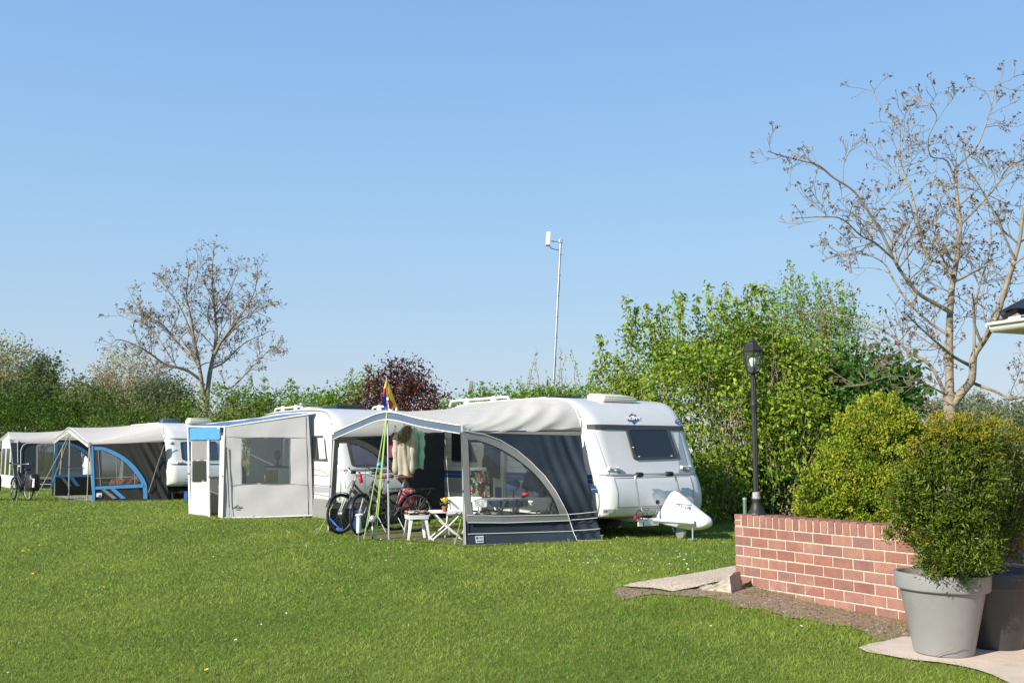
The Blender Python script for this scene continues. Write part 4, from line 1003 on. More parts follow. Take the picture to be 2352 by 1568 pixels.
# ---- navy awning at the far left
N_R = G(*r1(192, 1008)); NRT = at(*r1(124, 388), N_R.y)
u_ = (fv.w(-1, 0, 0) - fv.w(0, 0, 0)).normalized(); N_L = N_R + u_ * 5.0; N_C = N_R + u_ * 2.4
NCT = Vector((N_C.x, N_C.y, NRT.z + .32)); NLT = Vector((N_L.x, N_L.y, NRT.z))
nw = thing('awning', 'navy awning with white framed front panels, cut off by the left edge of the photo', 'awning', (N_R.x, N_R.y, 0), 0)
awning_roof(nw, 'roof', [NLT, NLT.lerp(NCT, .5), NCT, NCT.lerp(NRT, .5), NRT], fv, 0, 0, M['cream_canvas'], valance='grey_trim', vh=.09, drop=.22)
pn = Panel(nw, N_R, fv.w(.1, 0, 0), r1)
hn = [(470, 480), (520, 462), (668, 466), (680, 600), (700, 850), (466, 850)]
sn = pn.cloth('side_panel', [(132, 432), (160, 700), (192, 1006)], [(1000, 428), (1010, 700), (1020, 1000)], M['navy'], hn, 60, 40)
pn.patch('window', [(462, 474), (520, 456), (675, 460), (700, 856), (460, 856)], M['vinyl_dull'], .01, .004, sn)
pn.band('window_trim', [(440, 856), (444, 600), (446, 480), (480, 446), (580, 438), (700, 438)], [(466, 850), (470, 600), (470, 500), (500, 466), (580, 460), (700, 462)], M['grey_canvas'], .018, .005, sn, 3)
pn.patch('sill_trim', [(440, 850), (720, 854), (722, 884), (438, 880)], M['grey_canvas'], .022, .005, sn)
for a in ([(440, 942), (720, 946)], [(440, 1000), (720, 1002)], [(255, 800), (256, 520), (285, 462), (330, 438), (700, 436)], [(216, 410), (220, 700), (218, 850)]): pn.line('piping', a, M['piping'], .012, .03, sn)
fr_ = MB()
def fp_(t, z, o=0): 
    n = Vector((u_.y, -u_.x, 0)); n = n if n.y < 0 else -n
    return N_R + u_ * t + Vector((0, 0, z)) + n * o
top = lambda t: NRT.z - .06 + (.30 * (t / 2.4) if t < 2.4 else .30 * (5 - t) / 2.6)
for (a, b) in ((0.02, .55), (.6, 1.7), (1.75, 2.9), (2.95, 4.1)):
    m = M['tent_white']; p = MB()
    wa, wb = a + .12, b - .12
    P_ = [fp_(a, .02), fp_(b, .02), fp_(b, top(b)), fp_(a, top(a))]
    if b - a > .6:
        for q in ([fp_(a, .02), fp_(b, .02), fp_(b, .52), fp_(a, .52)], [fp_(a, .52), fp_(wa, .52), fp_(wa, 1.62), fp_(a, 1.62)], [fp_(wb, .52), fp_(b, .52), fp_(b, 1.62), fp_(wb, 1.62)], [fp_(a, 1.62), fp_(b, 1.62), fp_(b, top(b)), fp_(a, top(a))]): p.slab(q, (0, -.01, 0))
        fo = p.build('front_panel', m, nw, world=True); g = MB(); g.slab([fp_(wa, .52), fp_(wb, .52), fp_(wb, 1.62), fp_(wa, 1.62)], (0, -.004, 0)); g.build('window', M['vinyl_dull'], fo, world=True, root=nw)
    else: p.slab(P_, (0, -.01, 0)); p.build('front_panel', m, nw, world=True)
pole(nw, N_R, NRT, 'alu', .02)
# ------------------------------------------------------------------ plants
def unit(v): return v / np.maximum(np.linalg.norm(v, axis=1, keepdims=True), 1e-9)
def leaf_mesh(name, P, size, out, col, m, parent, aspect=.55, droop=.3, jitter=.8, fold=.25):
    n = len(P); r1_, r2_ = rng.normal(size=(n, 3)), rng.normal(size=(n, 3))
    ax = unit(out * .6 + r1_ * jitter * .6 + np.array([0, 0, -droop])); sd = unit(np.cross(ax, r2_)); nm = np.cross(ax, sd)
    s = size[:, None]; b = P - ax * s * .5; t = P + ax * s * .5; c = P - ax * s * .05
    l = c + sd * s * aspect * .5 + nm * s * fold * .5; r = c - sd * s * aspect * .5 + nm * s * fold * .5
    V = np.stack([b, l, t, r], 1).reshape(-1, 3); I = np.arange(n)[:, None] * 4
    T = np.concatenate([I + np.array([[0, 2, 1]]), I + np.array([[0, 3, 2]])], 0)
    if parent is not None: V = V - np.array(XF[parent].translation) if True else V
    return mesh_np(name, V, T, np.repeat(np.clip(col, 0, 1), 4, 0), m, parent)
def blob_leaves(c, r, n_cl, per, spread, inner=.35, lump=.22, flat=.0):
    d = unit(rng.normal(size=(n_cl, 3))); f = 2.4
    ph = rng.uniform(0, 6.28, 3)
    lm = 1 + lump * (np.sin(d[:, 0] * f * 1.7 + ph[0]) * np.sin(d[:, 1] * f + ph[1]) + np.sin(d[:, 2] * f * 1.4 + ph[2] + d[:, 0] * 3)) * .7
    rad = (inner + (1 - inner) * rng.uniform(0, 1, n_cl) ** .45) * lm
    cc = d * rad[:, None] * np.array(r) + np.array(c)
    P = np.repeat(cc, per, 0) + rng.normal(0, spread, (n_cl * per, 3)) * np.array([1, 1, .8])
    out = unit((P - np.array(c)) / np.array(r)); cl = np.repeat(rng.uniform(0, 1, n_cl), per); depth = np.repeat(np.clip(rad, 0, 1.3), per)
    return P, out, cl, depth
def px_blob(b):
    px, py, rx, ry, Y = b[:5]; s = F / Y; c = at(px, py, Y); k = b[5] if len(b) > 5 else 1.0
    return tuple(c), (rx / s, rx / s * k, ry / s)
def mixc(t, ca, cb): t = np.clip(t, 0, 1)[:, None]; return np.array(ca) * (1 - t) + np.array(cb) * t
def stems_mesh(name, parent, lines, m, world=True):
    mb = MB()
    for pts, r0, r1_ in lines: mb.tube(pts, list(np.linspace(r0, r1_, len(pts))), 5 if r0 > .012 else 3, caps=False)
    return mb.build(name, m, parent, world=True, smooth=True, fixn=False)
def bush(name, label, cat, blobs, leaf, dens, ca, cb, m='leaf', per=34, spread=.16, group=None, shoots=(), twigs=40, twig_m='bark_dark', tip=None, droop=.35, parts=('foliage', 'stems'), aspect=.55, inner=.35, base=None, stemr=.03, conv=.8, bz=None, lump=.22, vary=.25, tipfn=None, shw=.13):
    B = [px_blob(b) for b in blobs]; c0 = B[0][0]
    b0 = base or (c0[0], c0[1])
    root = thing(name, label, cat, (b0[0], b0[1], float(ground_z(b0[0], b0[1]))), 0, group)
    Ps, Os, Ts, Ds = [], [], [], []
    for c, r in B:
        area = 4 * math.pi * ((r[0] * r[1]) ** 1.6 / 3 + (r[0] * r[2]) ** 1.6 / 3 + (r[1] * r[2]) ** 1.6 / 3) ** (1 / 1.6)
        n = max(6, int(area * dens / per)); P, o, t, d = blob_leaves(c, r, n, per, spread, inner, lump); Ps.append(P); Os.append(o); Ts.append(t); Ds.append(d)
    lines = []
    for sh in shoots:
        px, py, Y, ln = sh[:4]; tp = at(px, py, Y); bs = tp + Vector((random.uniform(-.25, .25) * ln, random.uniform(-.2, .2) * ln, -ln))
        k = int(ln * 150 * dens / 320); tt = rng.uniform(0, 1, k) ** .9
        A = np.array(bs)[None] * (1 - tt[:, None]) + np.array(tp)[None] * tt[:, None]
        w = shw * (1.15 - .75 * tt) * (1 + .35 * np.sin(tt * 18 + px))
        P = A + rng.normal(0, 1, (k, 3)) * w[:, None]; Ps.append(P); Os.append(unit(P - A + .01)); Ts.append(np.clip(tt * .7 + rng.uniform(0, .4, k), 0, 1)); Ds.append(np.full(k, 1.0))
        mid = (tp + bs) / 2 + Vector((random.uniform(-.08, .08), 0, 0)); lines.append(([bs, mid, tp], .014, .004))
    P, O, T, D = map(np.concatenate, (Ps, Os, Ts, Ds))
    ok = P[:, 2] > .03; P, O, T, D = P[ok], O[ok], T[ok], D[ok]; n = len(P)
    ca, cb = [min(.6, v * 1.4) for v in ca], [min(.6, v * 1.4) for v in cb]
    col = mixc(T * .65 + rng.uniform(0, .5, n) - .05, ca, cb) * rng.uniform(1 - vary, 1 + vary, (n, 1))
    if tip is not None: w = np.clip((D - .8) * 3, 0, 1) * (rng.uniform(0, 1, n) < .5); col = col * (1 - w[:, None] * .7) + np.array(tip) * w[:, None] * .7
    if tipfn is not None: col = tipfn(P, D, col)
    leaf_mesh(parts[0], P, leaf * rng.uniform(.55, 1.3, n), O, col, M[m], root, aspect, droop)
    for c, r in B:
        c = Vector(c)
        for i in range(max(1, int(twigs / len(B)))):
            d = Vector(unit(rng.normal(size=(1, 3)))[0]); d.z = abs(d.z) * .9 - .1
            e = c + Vector((d.x * r[0], d.y * r[1], d.z * r[2])) * random.uniform(.75, 1.12)
            g = Vector((lerp(b0[0], c.x, conv) + random.uniform(-.3, .3) * r[0] * (conv + .1), lerp(b0[1], c.y, conv) + random.uniform(-.3, .3) * r[1] * (conv + .1), 0)); g.z = bz if bz is not None else float(ground_z(g.x, g.y))
            a = g.lerp(e, random.choice([0, .25, .45, .6])); mid = a.lerp(e, .55) + Vector((random.uniform(-.1, .1), random.uniform(-.1, .1), random.uniform(-.05, .12))) * r[0]
            lines.append(([a, mid, e], stemr * random.uniform(.3, 1) * .5, .004))
    if lines: stems_mesh(parts[1], root, lines, M[twig_m])
    return root
GA, GB = (.075, .155, .018), (.20, .30, .035)
# the tall field-maple hedge behind the large caravan
r5z = zf(2050, 900, 2.352)
sh = [(*r5z(x, y), Y, l) for x, y, Y, l in ((420, 370, 24, 1.6), (500, 470, 24.3, 1.1), (585, 428, 24, 1.4), (695, 432, 24.2, 1.3), (770, 440, 24, 1.2), (840, 348, 23.8, 1.7), (900, 350, 23.5, 1.6), (1010, 385, 24, 1.1), (1100, 268, 23.5, 1.8), (1190, 400, 23.4, 1.2), (1265, 250, 23.4, 1.9), (1340, 390, 23.2, 1.3), (1440, 275, 23, 1.8), (1500, 270, 23, 1.8), (1560, 300, 23, 1.5), (205, 690, 25.5, .75), (265, 835, 25.4, 1.0), (340, 840, 25, 1.0), (170, 900, 25.5, .9))]
bush('hedge', 'tall bright green leafy hedge with upright shoots directly behind the large white caravan', 'hedge',
     [(1640, 985, 190, 215, 22.4, .6), (1510, 900, 115, 150, 24.6, .6), (1440, 940, 65, 110, 25.2, .7), (1760, 900, 140, 200, 22.9, .7), (1700, 825, 150, 85, 24, .6), (1830, 990, 90, 110, 22.0, .8), (1640, 1130, 70, 90, 21.2, .5)],
     .108, 300, (.055, .12, .012), (.25, .325, .033), per=24, spread=.18, shoots=sh, twigs=420, twig_m='bark_light', droop=.55, inner=.45, vary=.42)
sh = [(*r5z(x, y), Y, l) for x, y, Y, l in ((1790, 75, 25.5, 1.9), (1740, 180, 25.6, 1.4), (1870, 190, 25.4, 1.5), (1985, 172, 25.2, 1.7), (2090, 215, 25, 1.6), (2180, 250, 25, 1.4), (1650, 330, 26, 1.0), (1590, 258, 26, .7), (2310, 300, 25, 1.0), (2230, 330, 25, 1.2), (1920, 250, 25.5, 1.5), (2040, 260, 25.3, 1.5))]
bush('tree', 'fresh green poplar like tree, tallest of the greenery behind the lamp post', 'tree', [(1860, 800, 90, 130, 25.6, .8), (1930, 790, 75, 100, 25.2, .8), (1790, 790, 70, 110, 25.8, .8), (1900, 900, 110, 120, 25, .8)], .085, 240, (.10, .18, .028), (.22, .32, .05),
     per=24, spread=.2, shoots=sh, twigs=160, droop=.5, parts=('crown', 'trunk'), stemr=.06)
bush('tree', 'dark green maple tree with broad leaves right of the lamp post, its low leaves added as hedge shade', 'tree', [(2000, 870, 85, 75, 23.5), (2050, 900, 60, 60, 23), (1950, 930, 90, 90, 23.2), (2010, 960, 90, 80, 22.6), (1900, 1000, 80, 90, 22.8), (1860, 1090, 90, 100, 22.4, .7), (1770, 1125, 90, 85, 22.6, .7), (1700, 1140, 70, 70, 22.8, .7)], .15, 130,  # the low blobs of dark leaves are added to stand for hedge shade
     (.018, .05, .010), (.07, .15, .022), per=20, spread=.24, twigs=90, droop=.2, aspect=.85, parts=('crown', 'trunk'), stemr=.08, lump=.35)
# low hedge behind the big awning, the sapling and the purple shrub
bush('hedge', 'low green hedge with short shoots showing over the large awning roof', 'hedge', [(1100, 935, 70, 40, 29.5), (1190, 935, 80, 42, 29), (1290, 930, 75, 40, 28.2), (1360, 925, 55, 48, 27.6), (1240, 960, 130, 60, 28.8, .5)], .10, 220, (.06, .125, .012), (.17, .27, .025), spread=.16,
     shoots=[(1103, 877, 29.5, .7), (1112, 890, 29.5, .5), (1167, 883, 29.3, .7), (1196, 876, 29, .8), (1210, 890, 29, .6), (1240, 892, 28.8, .6), (1130, 905, 29.4, .5)], twigs=60)
bush('sapling', 'thin leafed sapling with pale sparse twigs around the foot of the antenna mast', 'sapling', [(1270, 905, 45, 30, 28.8)], .08, 46, (.16, .19, .05), (.32, .33, .11), per=6, spread=.12, aspect=.6,
     shoots=[(1235, 800, 28.9, 1.15), (1228, 830, 28.9, .9), (1219, 845, 28.8, .8), (1290, 800, 28.7, 1.2), (1312, 800, 28.6, 1.2), (1300, 815, 28.7, 1.0), (1322, 830, 28.6, .9), (1255, 850, 28.8, .6)], twigs=26, shw=.07, twig_m='bark', parts=('crown', 'trunk'))
bush('shrub', 'dark purple leaved plum shrub rising behind the caravans near the small flag', 'shrub', [(900, 905, 75, 70, 33, .7), (960, 920, 60, 55, 32.5, .7), (870, 935, 55, 60, 33.2, .7), (1000, 940, 35, 40, 32.2, .7), (925, 870, 50, 40, 33, .7)], .105, 240, (.042, .014, .011), (.115, .042, .032), per=22, spread=.22,
     shoots=[(900, 830, 33, 1.0), (845, 840, 33.4, .9), (935, 862, 32.8, .6), (965, 872, 32.6, .5), (870, 855, 33.2, .7), (990, 890, 32.4, .5)], twigs=50, tip=(.12, .045, .03))
bush('shrub', 'light green shrub poking up at the left edge of the purple plum shrub', 'shrub', [(820, 905, 26, 45, 34.5), (845, 880, 22, 35, 34.6)], .10, 130, (.11, .19, .04), (.26, .34, .09), per=16, spread=.16, shoots=[(806, 845, 34.5, 1.1), (852, 836, 34.6, .8), (832, 870, 34.5, .7)], twigs=16)
# left hedges, running away behind the row of caravans
bush('hedge', 'bright green hedge section left of the purple shrub behind the middle caravan', 'hedge', [(780, 935, 65, 50, 34.5, .8), (700, 945, 70, 48, 36, .8), (745, 960, 100, 40, 35.2, .6)], .12, 190, (.055, .12, .010), (.17, .27, .022), spread=.2, twigs=60)
bush('hedge', 'mixed brown and green hedge section beyond the light blue awning roof', 'hedge', [(620, 945, 75, 45, 37.5, .8), (555, 940, 60, 48, 38.5, .8), (490, 945, 60, 55, 39.5, .8), (585, 985, 130, 40, 38, .5)], .12, 190, (.045, .095, .010), (.14, .21, .024), spread=.2, twigs=170, twig_m='bark_light',
     shoots=[(668, 868, 37, .8), (680, 885, 37, .6), (605, 865, 38, .9), (575, 860, 38.4, .8), (460, 895, 39.5, .6)])
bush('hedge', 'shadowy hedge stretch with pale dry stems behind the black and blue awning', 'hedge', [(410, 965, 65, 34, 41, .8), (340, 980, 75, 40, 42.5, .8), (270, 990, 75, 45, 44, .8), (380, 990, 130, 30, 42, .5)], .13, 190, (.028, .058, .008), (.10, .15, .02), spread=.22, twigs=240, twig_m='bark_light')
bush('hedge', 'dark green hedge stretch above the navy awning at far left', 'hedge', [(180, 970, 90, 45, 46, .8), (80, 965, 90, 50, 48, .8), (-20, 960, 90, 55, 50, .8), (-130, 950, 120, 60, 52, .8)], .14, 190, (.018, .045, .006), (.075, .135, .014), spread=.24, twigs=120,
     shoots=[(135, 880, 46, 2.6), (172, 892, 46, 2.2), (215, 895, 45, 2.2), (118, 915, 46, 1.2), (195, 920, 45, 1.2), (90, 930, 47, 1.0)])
# trees further off on the left
def far_tree(label, blobs, leaf, dens, ca, cb, twigs=120, **k):  # a slight haze is put into the dulled leaf colours
    return bush('tree', label, 'tree', blobs, leaf, dens * 2.3, [v * .95 for v in ca], [v * .95 for v in cb], parts=('crown', 'trunk'), twigs=int(twigs * .6), stemr=.13, spread=.45, per=24, **k)
far_tree('large olive green tree rounded off at the far left edge', [(20, 850, 70, 65, 85), (-50, 850, 70, 75, 88), (70, 900, 60, 50, 84)], .26, 24, (.18, .19, .085), (.31, .30, .15), 260, twig_m='bark')
far_tree('dark green tree leaning right beside the large olive tree', [(105, 860, 32, 45, 78), (90, 920, 60, 45, 77), (40, 920, 60, 40, 78)], .24, 42, (.05, .08, .025), (.11, .15, .045))
far_tree('pale feathery willow with mostly bare twigs left of the walnut', [(285, 870, 65, 70, 82), (250, 885, 35, 60, 82), (330, 890, 40, 50, 82), (300, 930, 50, 40, 81)], .22, 16, (.27, .25, .15), (.40, .37, .23), 520, twig_m='bark_light', inner=.2)
far_tree('low dark rounded tree just left of the walnut trunk', [(385, 905, 46, 42, 72), (350, 915, 40, 36, 73), (410, 925, 35, 30, 71)], .22, 46, (.07, .095, .04), (.14, .165, .075))
far_tree('olive bush shaped tree in front of the pale willow', [(225, 920, 46, 38, 66), (180, 905, 36, 40, 68), (255, 935, 40, 30, 65)], .2, 46, (.075, .10, .025), (.15, .18, .05))
# distant hedgerow on the right, beyond the field
far_tree('distant olive tree just outside the right photo edge beyond the field', [(2560, 965, 80, 60, 100), (2680, 970, 80, 55, 104)], .34, 20, (.12, .14, .07), (.2, .21, .11), 60)
DH = ('hazy olive hedgerow tree beyond the field, left of the big trunk', 'greyish green hedgerow tree far behind the big trunk', 'distant bushy tree right of the big trunk', 'dark distant tree at the right edge under the gutter')
for (bl, ca, cb, lab) in (([(2105, 960, 60, 45, 105), (2060, 975, 50, 40, 105)], (.14, .15, .07), (.22, .21, .11), DH[0]), ([(2200, 965, 60, 48, 112), (2240, 950, 45, 50, 113)], (.15, .17, .10), (.23, .24, .15), DH[1]),
                          ([(2300, 960, 50, 45, 100), (2270, 985, 50, 45, 99)], (.12, .15, .07), (.2, .22, .12), DH[2]), ([(2360, 985, 45, 50, 82), (2440, 970, 70, 70, 84), (2330, 1010, 40, 35, 81)], (.07, .10, .045), (.14, .17, .08), DH[3])):
    far_tree(lab, bl, .34, 20, ca, cb, 60)
# golden box shrub behind the brick wall and the two potted yews
def gold(P, D, col):
    w = np.clip((D - .70) * 3.0, 0, 1) * rng.uniform(.1, 1, len(P)); return col * (1 - w[:, None]) + np.array([.50, .50, .05]) * w[:, None]
bush('shrub', 'dense golden green box shrub shaped like a cone behind the brick wall', 'shrub', [(2000, 1105, 112, 128, 11.7, .8), (2022, 985, 72, 70, 11.8, .8), (1892, 1140, 60, 72, 11.5, .8), (1930, 1075, 55, 78, 11.6), (1972, 1010, 50, 62, 11.7), (2065, 1060, 56, 105, 11.9, .8), (2000, 1170, 140, 90, 11.6, .7), (2088, 1000, 32, 48, 11.8)],
     .037, 5600, (.035, .085, .009), (.235, .34, .032), m='leaf', per=40, spread=.042, twigs=60, droop=-.55, tipfn=gold, inner=.62, lump=.2, vary=.4,
     shoots=[(1990, 912, 11.8, .2), (2025, 916, 11.8, .2), (1950, 935, 11.7, .2), (2060, 925, 11.9, .2), (1925, 950, 11.6, .2), (2108, 975, 11.9, .22)], shw=.035)
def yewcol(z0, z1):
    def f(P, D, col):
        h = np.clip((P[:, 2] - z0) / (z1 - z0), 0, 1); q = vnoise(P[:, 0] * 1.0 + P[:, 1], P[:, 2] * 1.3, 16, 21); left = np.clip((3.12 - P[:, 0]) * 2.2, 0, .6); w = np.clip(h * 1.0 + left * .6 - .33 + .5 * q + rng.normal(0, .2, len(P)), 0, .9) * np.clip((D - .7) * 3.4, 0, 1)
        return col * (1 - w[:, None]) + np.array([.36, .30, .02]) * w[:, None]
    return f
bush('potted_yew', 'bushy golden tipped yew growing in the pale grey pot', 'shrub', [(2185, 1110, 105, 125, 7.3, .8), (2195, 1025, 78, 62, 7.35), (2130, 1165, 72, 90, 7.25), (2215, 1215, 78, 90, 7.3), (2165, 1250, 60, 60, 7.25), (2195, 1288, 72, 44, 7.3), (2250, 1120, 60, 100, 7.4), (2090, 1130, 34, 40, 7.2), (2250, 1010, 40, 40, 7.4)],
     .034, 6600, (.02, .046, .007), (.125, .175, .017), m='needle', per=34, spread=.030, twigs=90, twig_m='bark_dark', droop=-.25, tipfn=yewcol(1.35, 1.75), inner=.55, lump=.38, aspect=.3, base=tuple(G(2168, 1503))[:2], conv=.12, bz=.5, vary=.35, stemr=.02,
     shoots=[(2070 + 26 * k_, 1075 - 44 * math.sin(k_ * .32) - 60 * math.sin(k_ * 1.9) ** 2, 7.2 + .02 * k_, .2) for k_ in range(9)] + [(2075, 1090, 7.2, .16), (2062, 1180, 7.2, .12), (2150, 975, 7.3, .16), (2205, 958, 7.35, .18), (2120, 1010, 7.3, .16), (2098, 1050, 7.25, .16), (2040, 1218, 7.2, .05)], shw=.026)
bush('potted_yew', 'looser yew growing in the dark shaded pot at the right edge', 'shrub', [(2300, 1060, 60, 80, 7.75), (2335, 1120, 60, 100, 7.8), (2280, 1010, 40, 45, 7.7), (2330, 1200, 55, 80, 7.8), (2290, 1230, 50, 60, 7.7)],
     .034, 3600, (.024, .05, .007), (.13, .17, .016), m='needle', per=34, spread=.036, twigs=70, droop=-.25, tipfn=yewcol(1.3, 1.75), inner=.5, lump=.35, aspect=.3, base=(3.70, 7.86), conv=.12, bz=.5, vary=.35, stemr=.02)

# ---- walnut trees: traced main limbs, grown side branches, small bronze leaves
def walnut(label, fn, Y, limbs, r0, seed, dens=1.0, leafs=.07, spread=1.0, minr=.006, lvl=3, lcol=((.09, .055, .035), (.24, .14, .075))):
    rd = random.Random(seed); base = fn(*limbs[0][0]); b = at(base[0], base[1], Y); root = thing('walnut_tree', label, 'tree', (b.x, b.y, 0), 0)
    mb = MB(); tips = []
    def grow(p, d, ln, r, level):
        k = 5 if level < 3 else 4; pts = [p]; seg = ln / k
        for i in range(k):
            d = (d + Vector((rd.gauss(0, .20), rd.gauss(0, .20), rd.gauss(.05, .14)))).normalized(); pts.append(pts[-1] + d * seg)
        rs = list(np.linspace(r, max(minr, r * .45), k + 1)); mb.tube(pts, rs, 6 if r > .03 else (4 if r > .012 else 3), caps=False)
        if level >= lvl: tips.append((pts[-1], d)); tips.append((pts[-2], d)) if rd.random() < .35 else None; return
        side(pts, rs, ln, level)
        tips.append((pts[-1], d))
    def side(pts, rs, ln, level, s0=.15):
        n = max(2, int(ln * (3.2 if level == 0 else 4.2 if level == 1 else 5.5) * dens))
        for i in range(n):
            s = rd.uniform(s0, 1); x = s * (len(pts) - 1); j = min(int(x), len(pts) - 2); p = pts[j].lerp(pts[j + 1], x - j); t = (pts[j + 1] - pts[j]).normalized(); r = lerp(rs[j], rs[j + 1], x - j)
            ax = Vector((rd.gauss(0, 1), rd.gauss(0, 1), rd.gauss(0, 1))).cross(t)
            if ax.length < 1e-3: continue
            a = R(rd.uniform(35, 70)); d = (t * math.cos(a) + ax.normalized() * math.sin(a)); d.z += .14; d.normalize()
            l2 = (rd.uniform(.8, 1.4) if level == 0 else rd.uniform(.35, .75) if level == 1 else rd.uniform(.12, .30)) * spread * (1.15 - .88 * s)
            grow(p, d, l2, max(minr, min(r * .5, .03 if level == 0 else .012)), level + 1)
    for i, L_ in enumerate(limbs):
        spec = L_[-1] if isinstance(L_[-1], dict) else {}; pp = [q for q in L_ if not isinstance(q, dict)]
        dz0, dz1 = spec.get('y', (0, 0)); n = len(pp)
        pts = [at(*fn(*q), Y + lerp(dz0, dz1, j / max(1, n - 1))) for j, q in enumerate(pp)]
        if i == 0: pts[0].z = min(pts[0].z, 0); pts.insert(0, Vector((pts[0].x + .02, pts[0].y, -.05)))
        pts = smooth_line(pts, 4); ra, rb = spec.get('r', (r0, r0 * .3)); rs = [lerp(ra, rb, (j / (len(pts) - 1)) ** .8) * (1 + .05 * math.sin(j * 1.9)) for j in range(len(pts))]
        mb.tube(pts, rs, 12 if ra > .08 else 7, caps=False); ln = sum((pts[j + 1] - pts[j]).length for j in range(len(pts) - 1))
        if i > 0 or spec.get('side'): side(pts, rs, ln, 0, spec.get('s0', .2))
        tips.append((pts[-1], (pts[-1] - pts[-2]).normalized()))
    mb.build('trunk', M['bark'], root, world=True, smooth=True, fixn=False)
    P, O, C = [], [], []
    for p, d in tips:
        for k in range(rd.choice([0, 0, 1, 2, 3, 4])):
            o = np.array(d) + rng.normal(0, .7, 3); P.append(np.array(p) + o * leafs * .45); O.append(o); C.append(rng.uniform(0, 1))
    P, O, C = np.array(P), unit(np.array(O)), np.array(C)
    leaf_mesh('crown', P, leafs * rng.uniform(.6, 1.4, len(P)), O, mixc(C, *lcol), M['leaf'], root, .42, .35)
    return root
rw = zf(2650, 200, 1.206)
walnut('big bare walnut tree with bronze buds rising behind the potted yews', rw, 16.0, [
    [(870, 1900), (876, 1620), (882, 1540), (880, 1480), (880, 1440), {'r': (0.1054, 0.0930)}],
    [(880, 1450), (880, 1300), (880, 1150), (890, 1000), (902, 930), (920, 800), (925, 700), (912, 600), (905, 480), {'r': (0.0713, 0.0217), 'y': (0, .4), 's0': .3}],
    [(886, 1500), (930, 1445), (975, 1385), (985, 1285), (1040, 1200), (1085, 1110), (1115, 1010), (1160, 870), (1185, 770), (1200, 650), (1250, 540), {'r': (0.0775, 0.0186), 'y': (0, -.8), 's0': .3}],
    [(878, 1095), (820, 1062), (750, 1020), (690, 950), (640, 870), (590, 760), (540, 680), (470, 580), (380, 520), (320, 470), (250, 450), (170, 430), (110, 412), {'r': (0.0372, 0.0062), 'y': (0, -1.4)}],
    [(895, 940), (850, 890), (800, 868), (762, 800), (740, 690), (712, 570), (680, 500), (665, 400), (664, 290), (590, 215), (555, 160), {'r': (0.0341, 0.0062), 'y': (.1, 1.2)}],
    [(640, 870), (560, 800), (500, 770), (420, 700), (340, 690), (225, 695), {'r': (0.0186, 0.0060), 'y': (-.6, -1.8)}],
    [(868, 1462), (800, 1330), (700, 1265), (640, 1205), (560, 1160), (480, 1125), (400, 1110), (330, 1090), {'r': (0.0341, 0.0074), 'y': (0, 1.0)}],
    [(978, 1332), (900, 1290), (830, 1232), (760, 1170), (695, 1108), {'r': (0.0310, 0.0093), 'y': (0, -1.3)}],
    [(868, 1190), (790, 1140), (700, 1050), (640, 960), (600, 890), (520, 850), (440, 850), (350, 870), {'r': (0.0248, 0.0062), 'y': (0, 1.2)}],
    [(905, 480), (950, 440), (1000, 385), (1040, 280), (1066, 190), (1076, 125), {'r': (0.0198, 0.0060), 'y': (.4, .6)}],
    [(908, 560), (870, 450), (800, 430), (790, 350), (825, 265), (795, 205), {'r': (0.0161, 0.0060), 'y': (.4, -.5)}],
    [(930, 720), (1000, 650), (1080, 560), (1130, 480), (1200, 440), (1290, 380), {'r': (0.0217, 0.0062), 'y': (.3, .9)}],
    [(985, 1290), (990, 1100), (1010, 980), (1050, 850), (1060, 700), {'r': (0.0248, 0.0074), 'y': (-.2, .8)}],
    [(975, 1400), (1080, 1440), (1150, 1470), (1260, 1440), (1380, 1380), {'r': (0.0279, 0.0074), 'y': (0, -.6)}],
    [(870, 1455), (760, 1400), (640, 1372), (500, 1412), {'r': (0.0186, 0.0060), 'y': (0, -.9)}],
    [(1160, 870), (1110, 760), (1060, 650), (1010, 560), (960, 480), (940, 380), {'r': (0.0186, 0.0060), 'y': (-.6, -1.2)}],
    [(1200, 640), (1280, 470), (1330, 330), (1400, 200), {'r': (0.0186, 0.0062), 'y': (-.7, -.3)}]], .10, 5, 1.35, .060, minr=.0046, lcol=((.13, .075, .05), (.30, .19, .11)))
rl7 = zf(0, 800, 1.96)
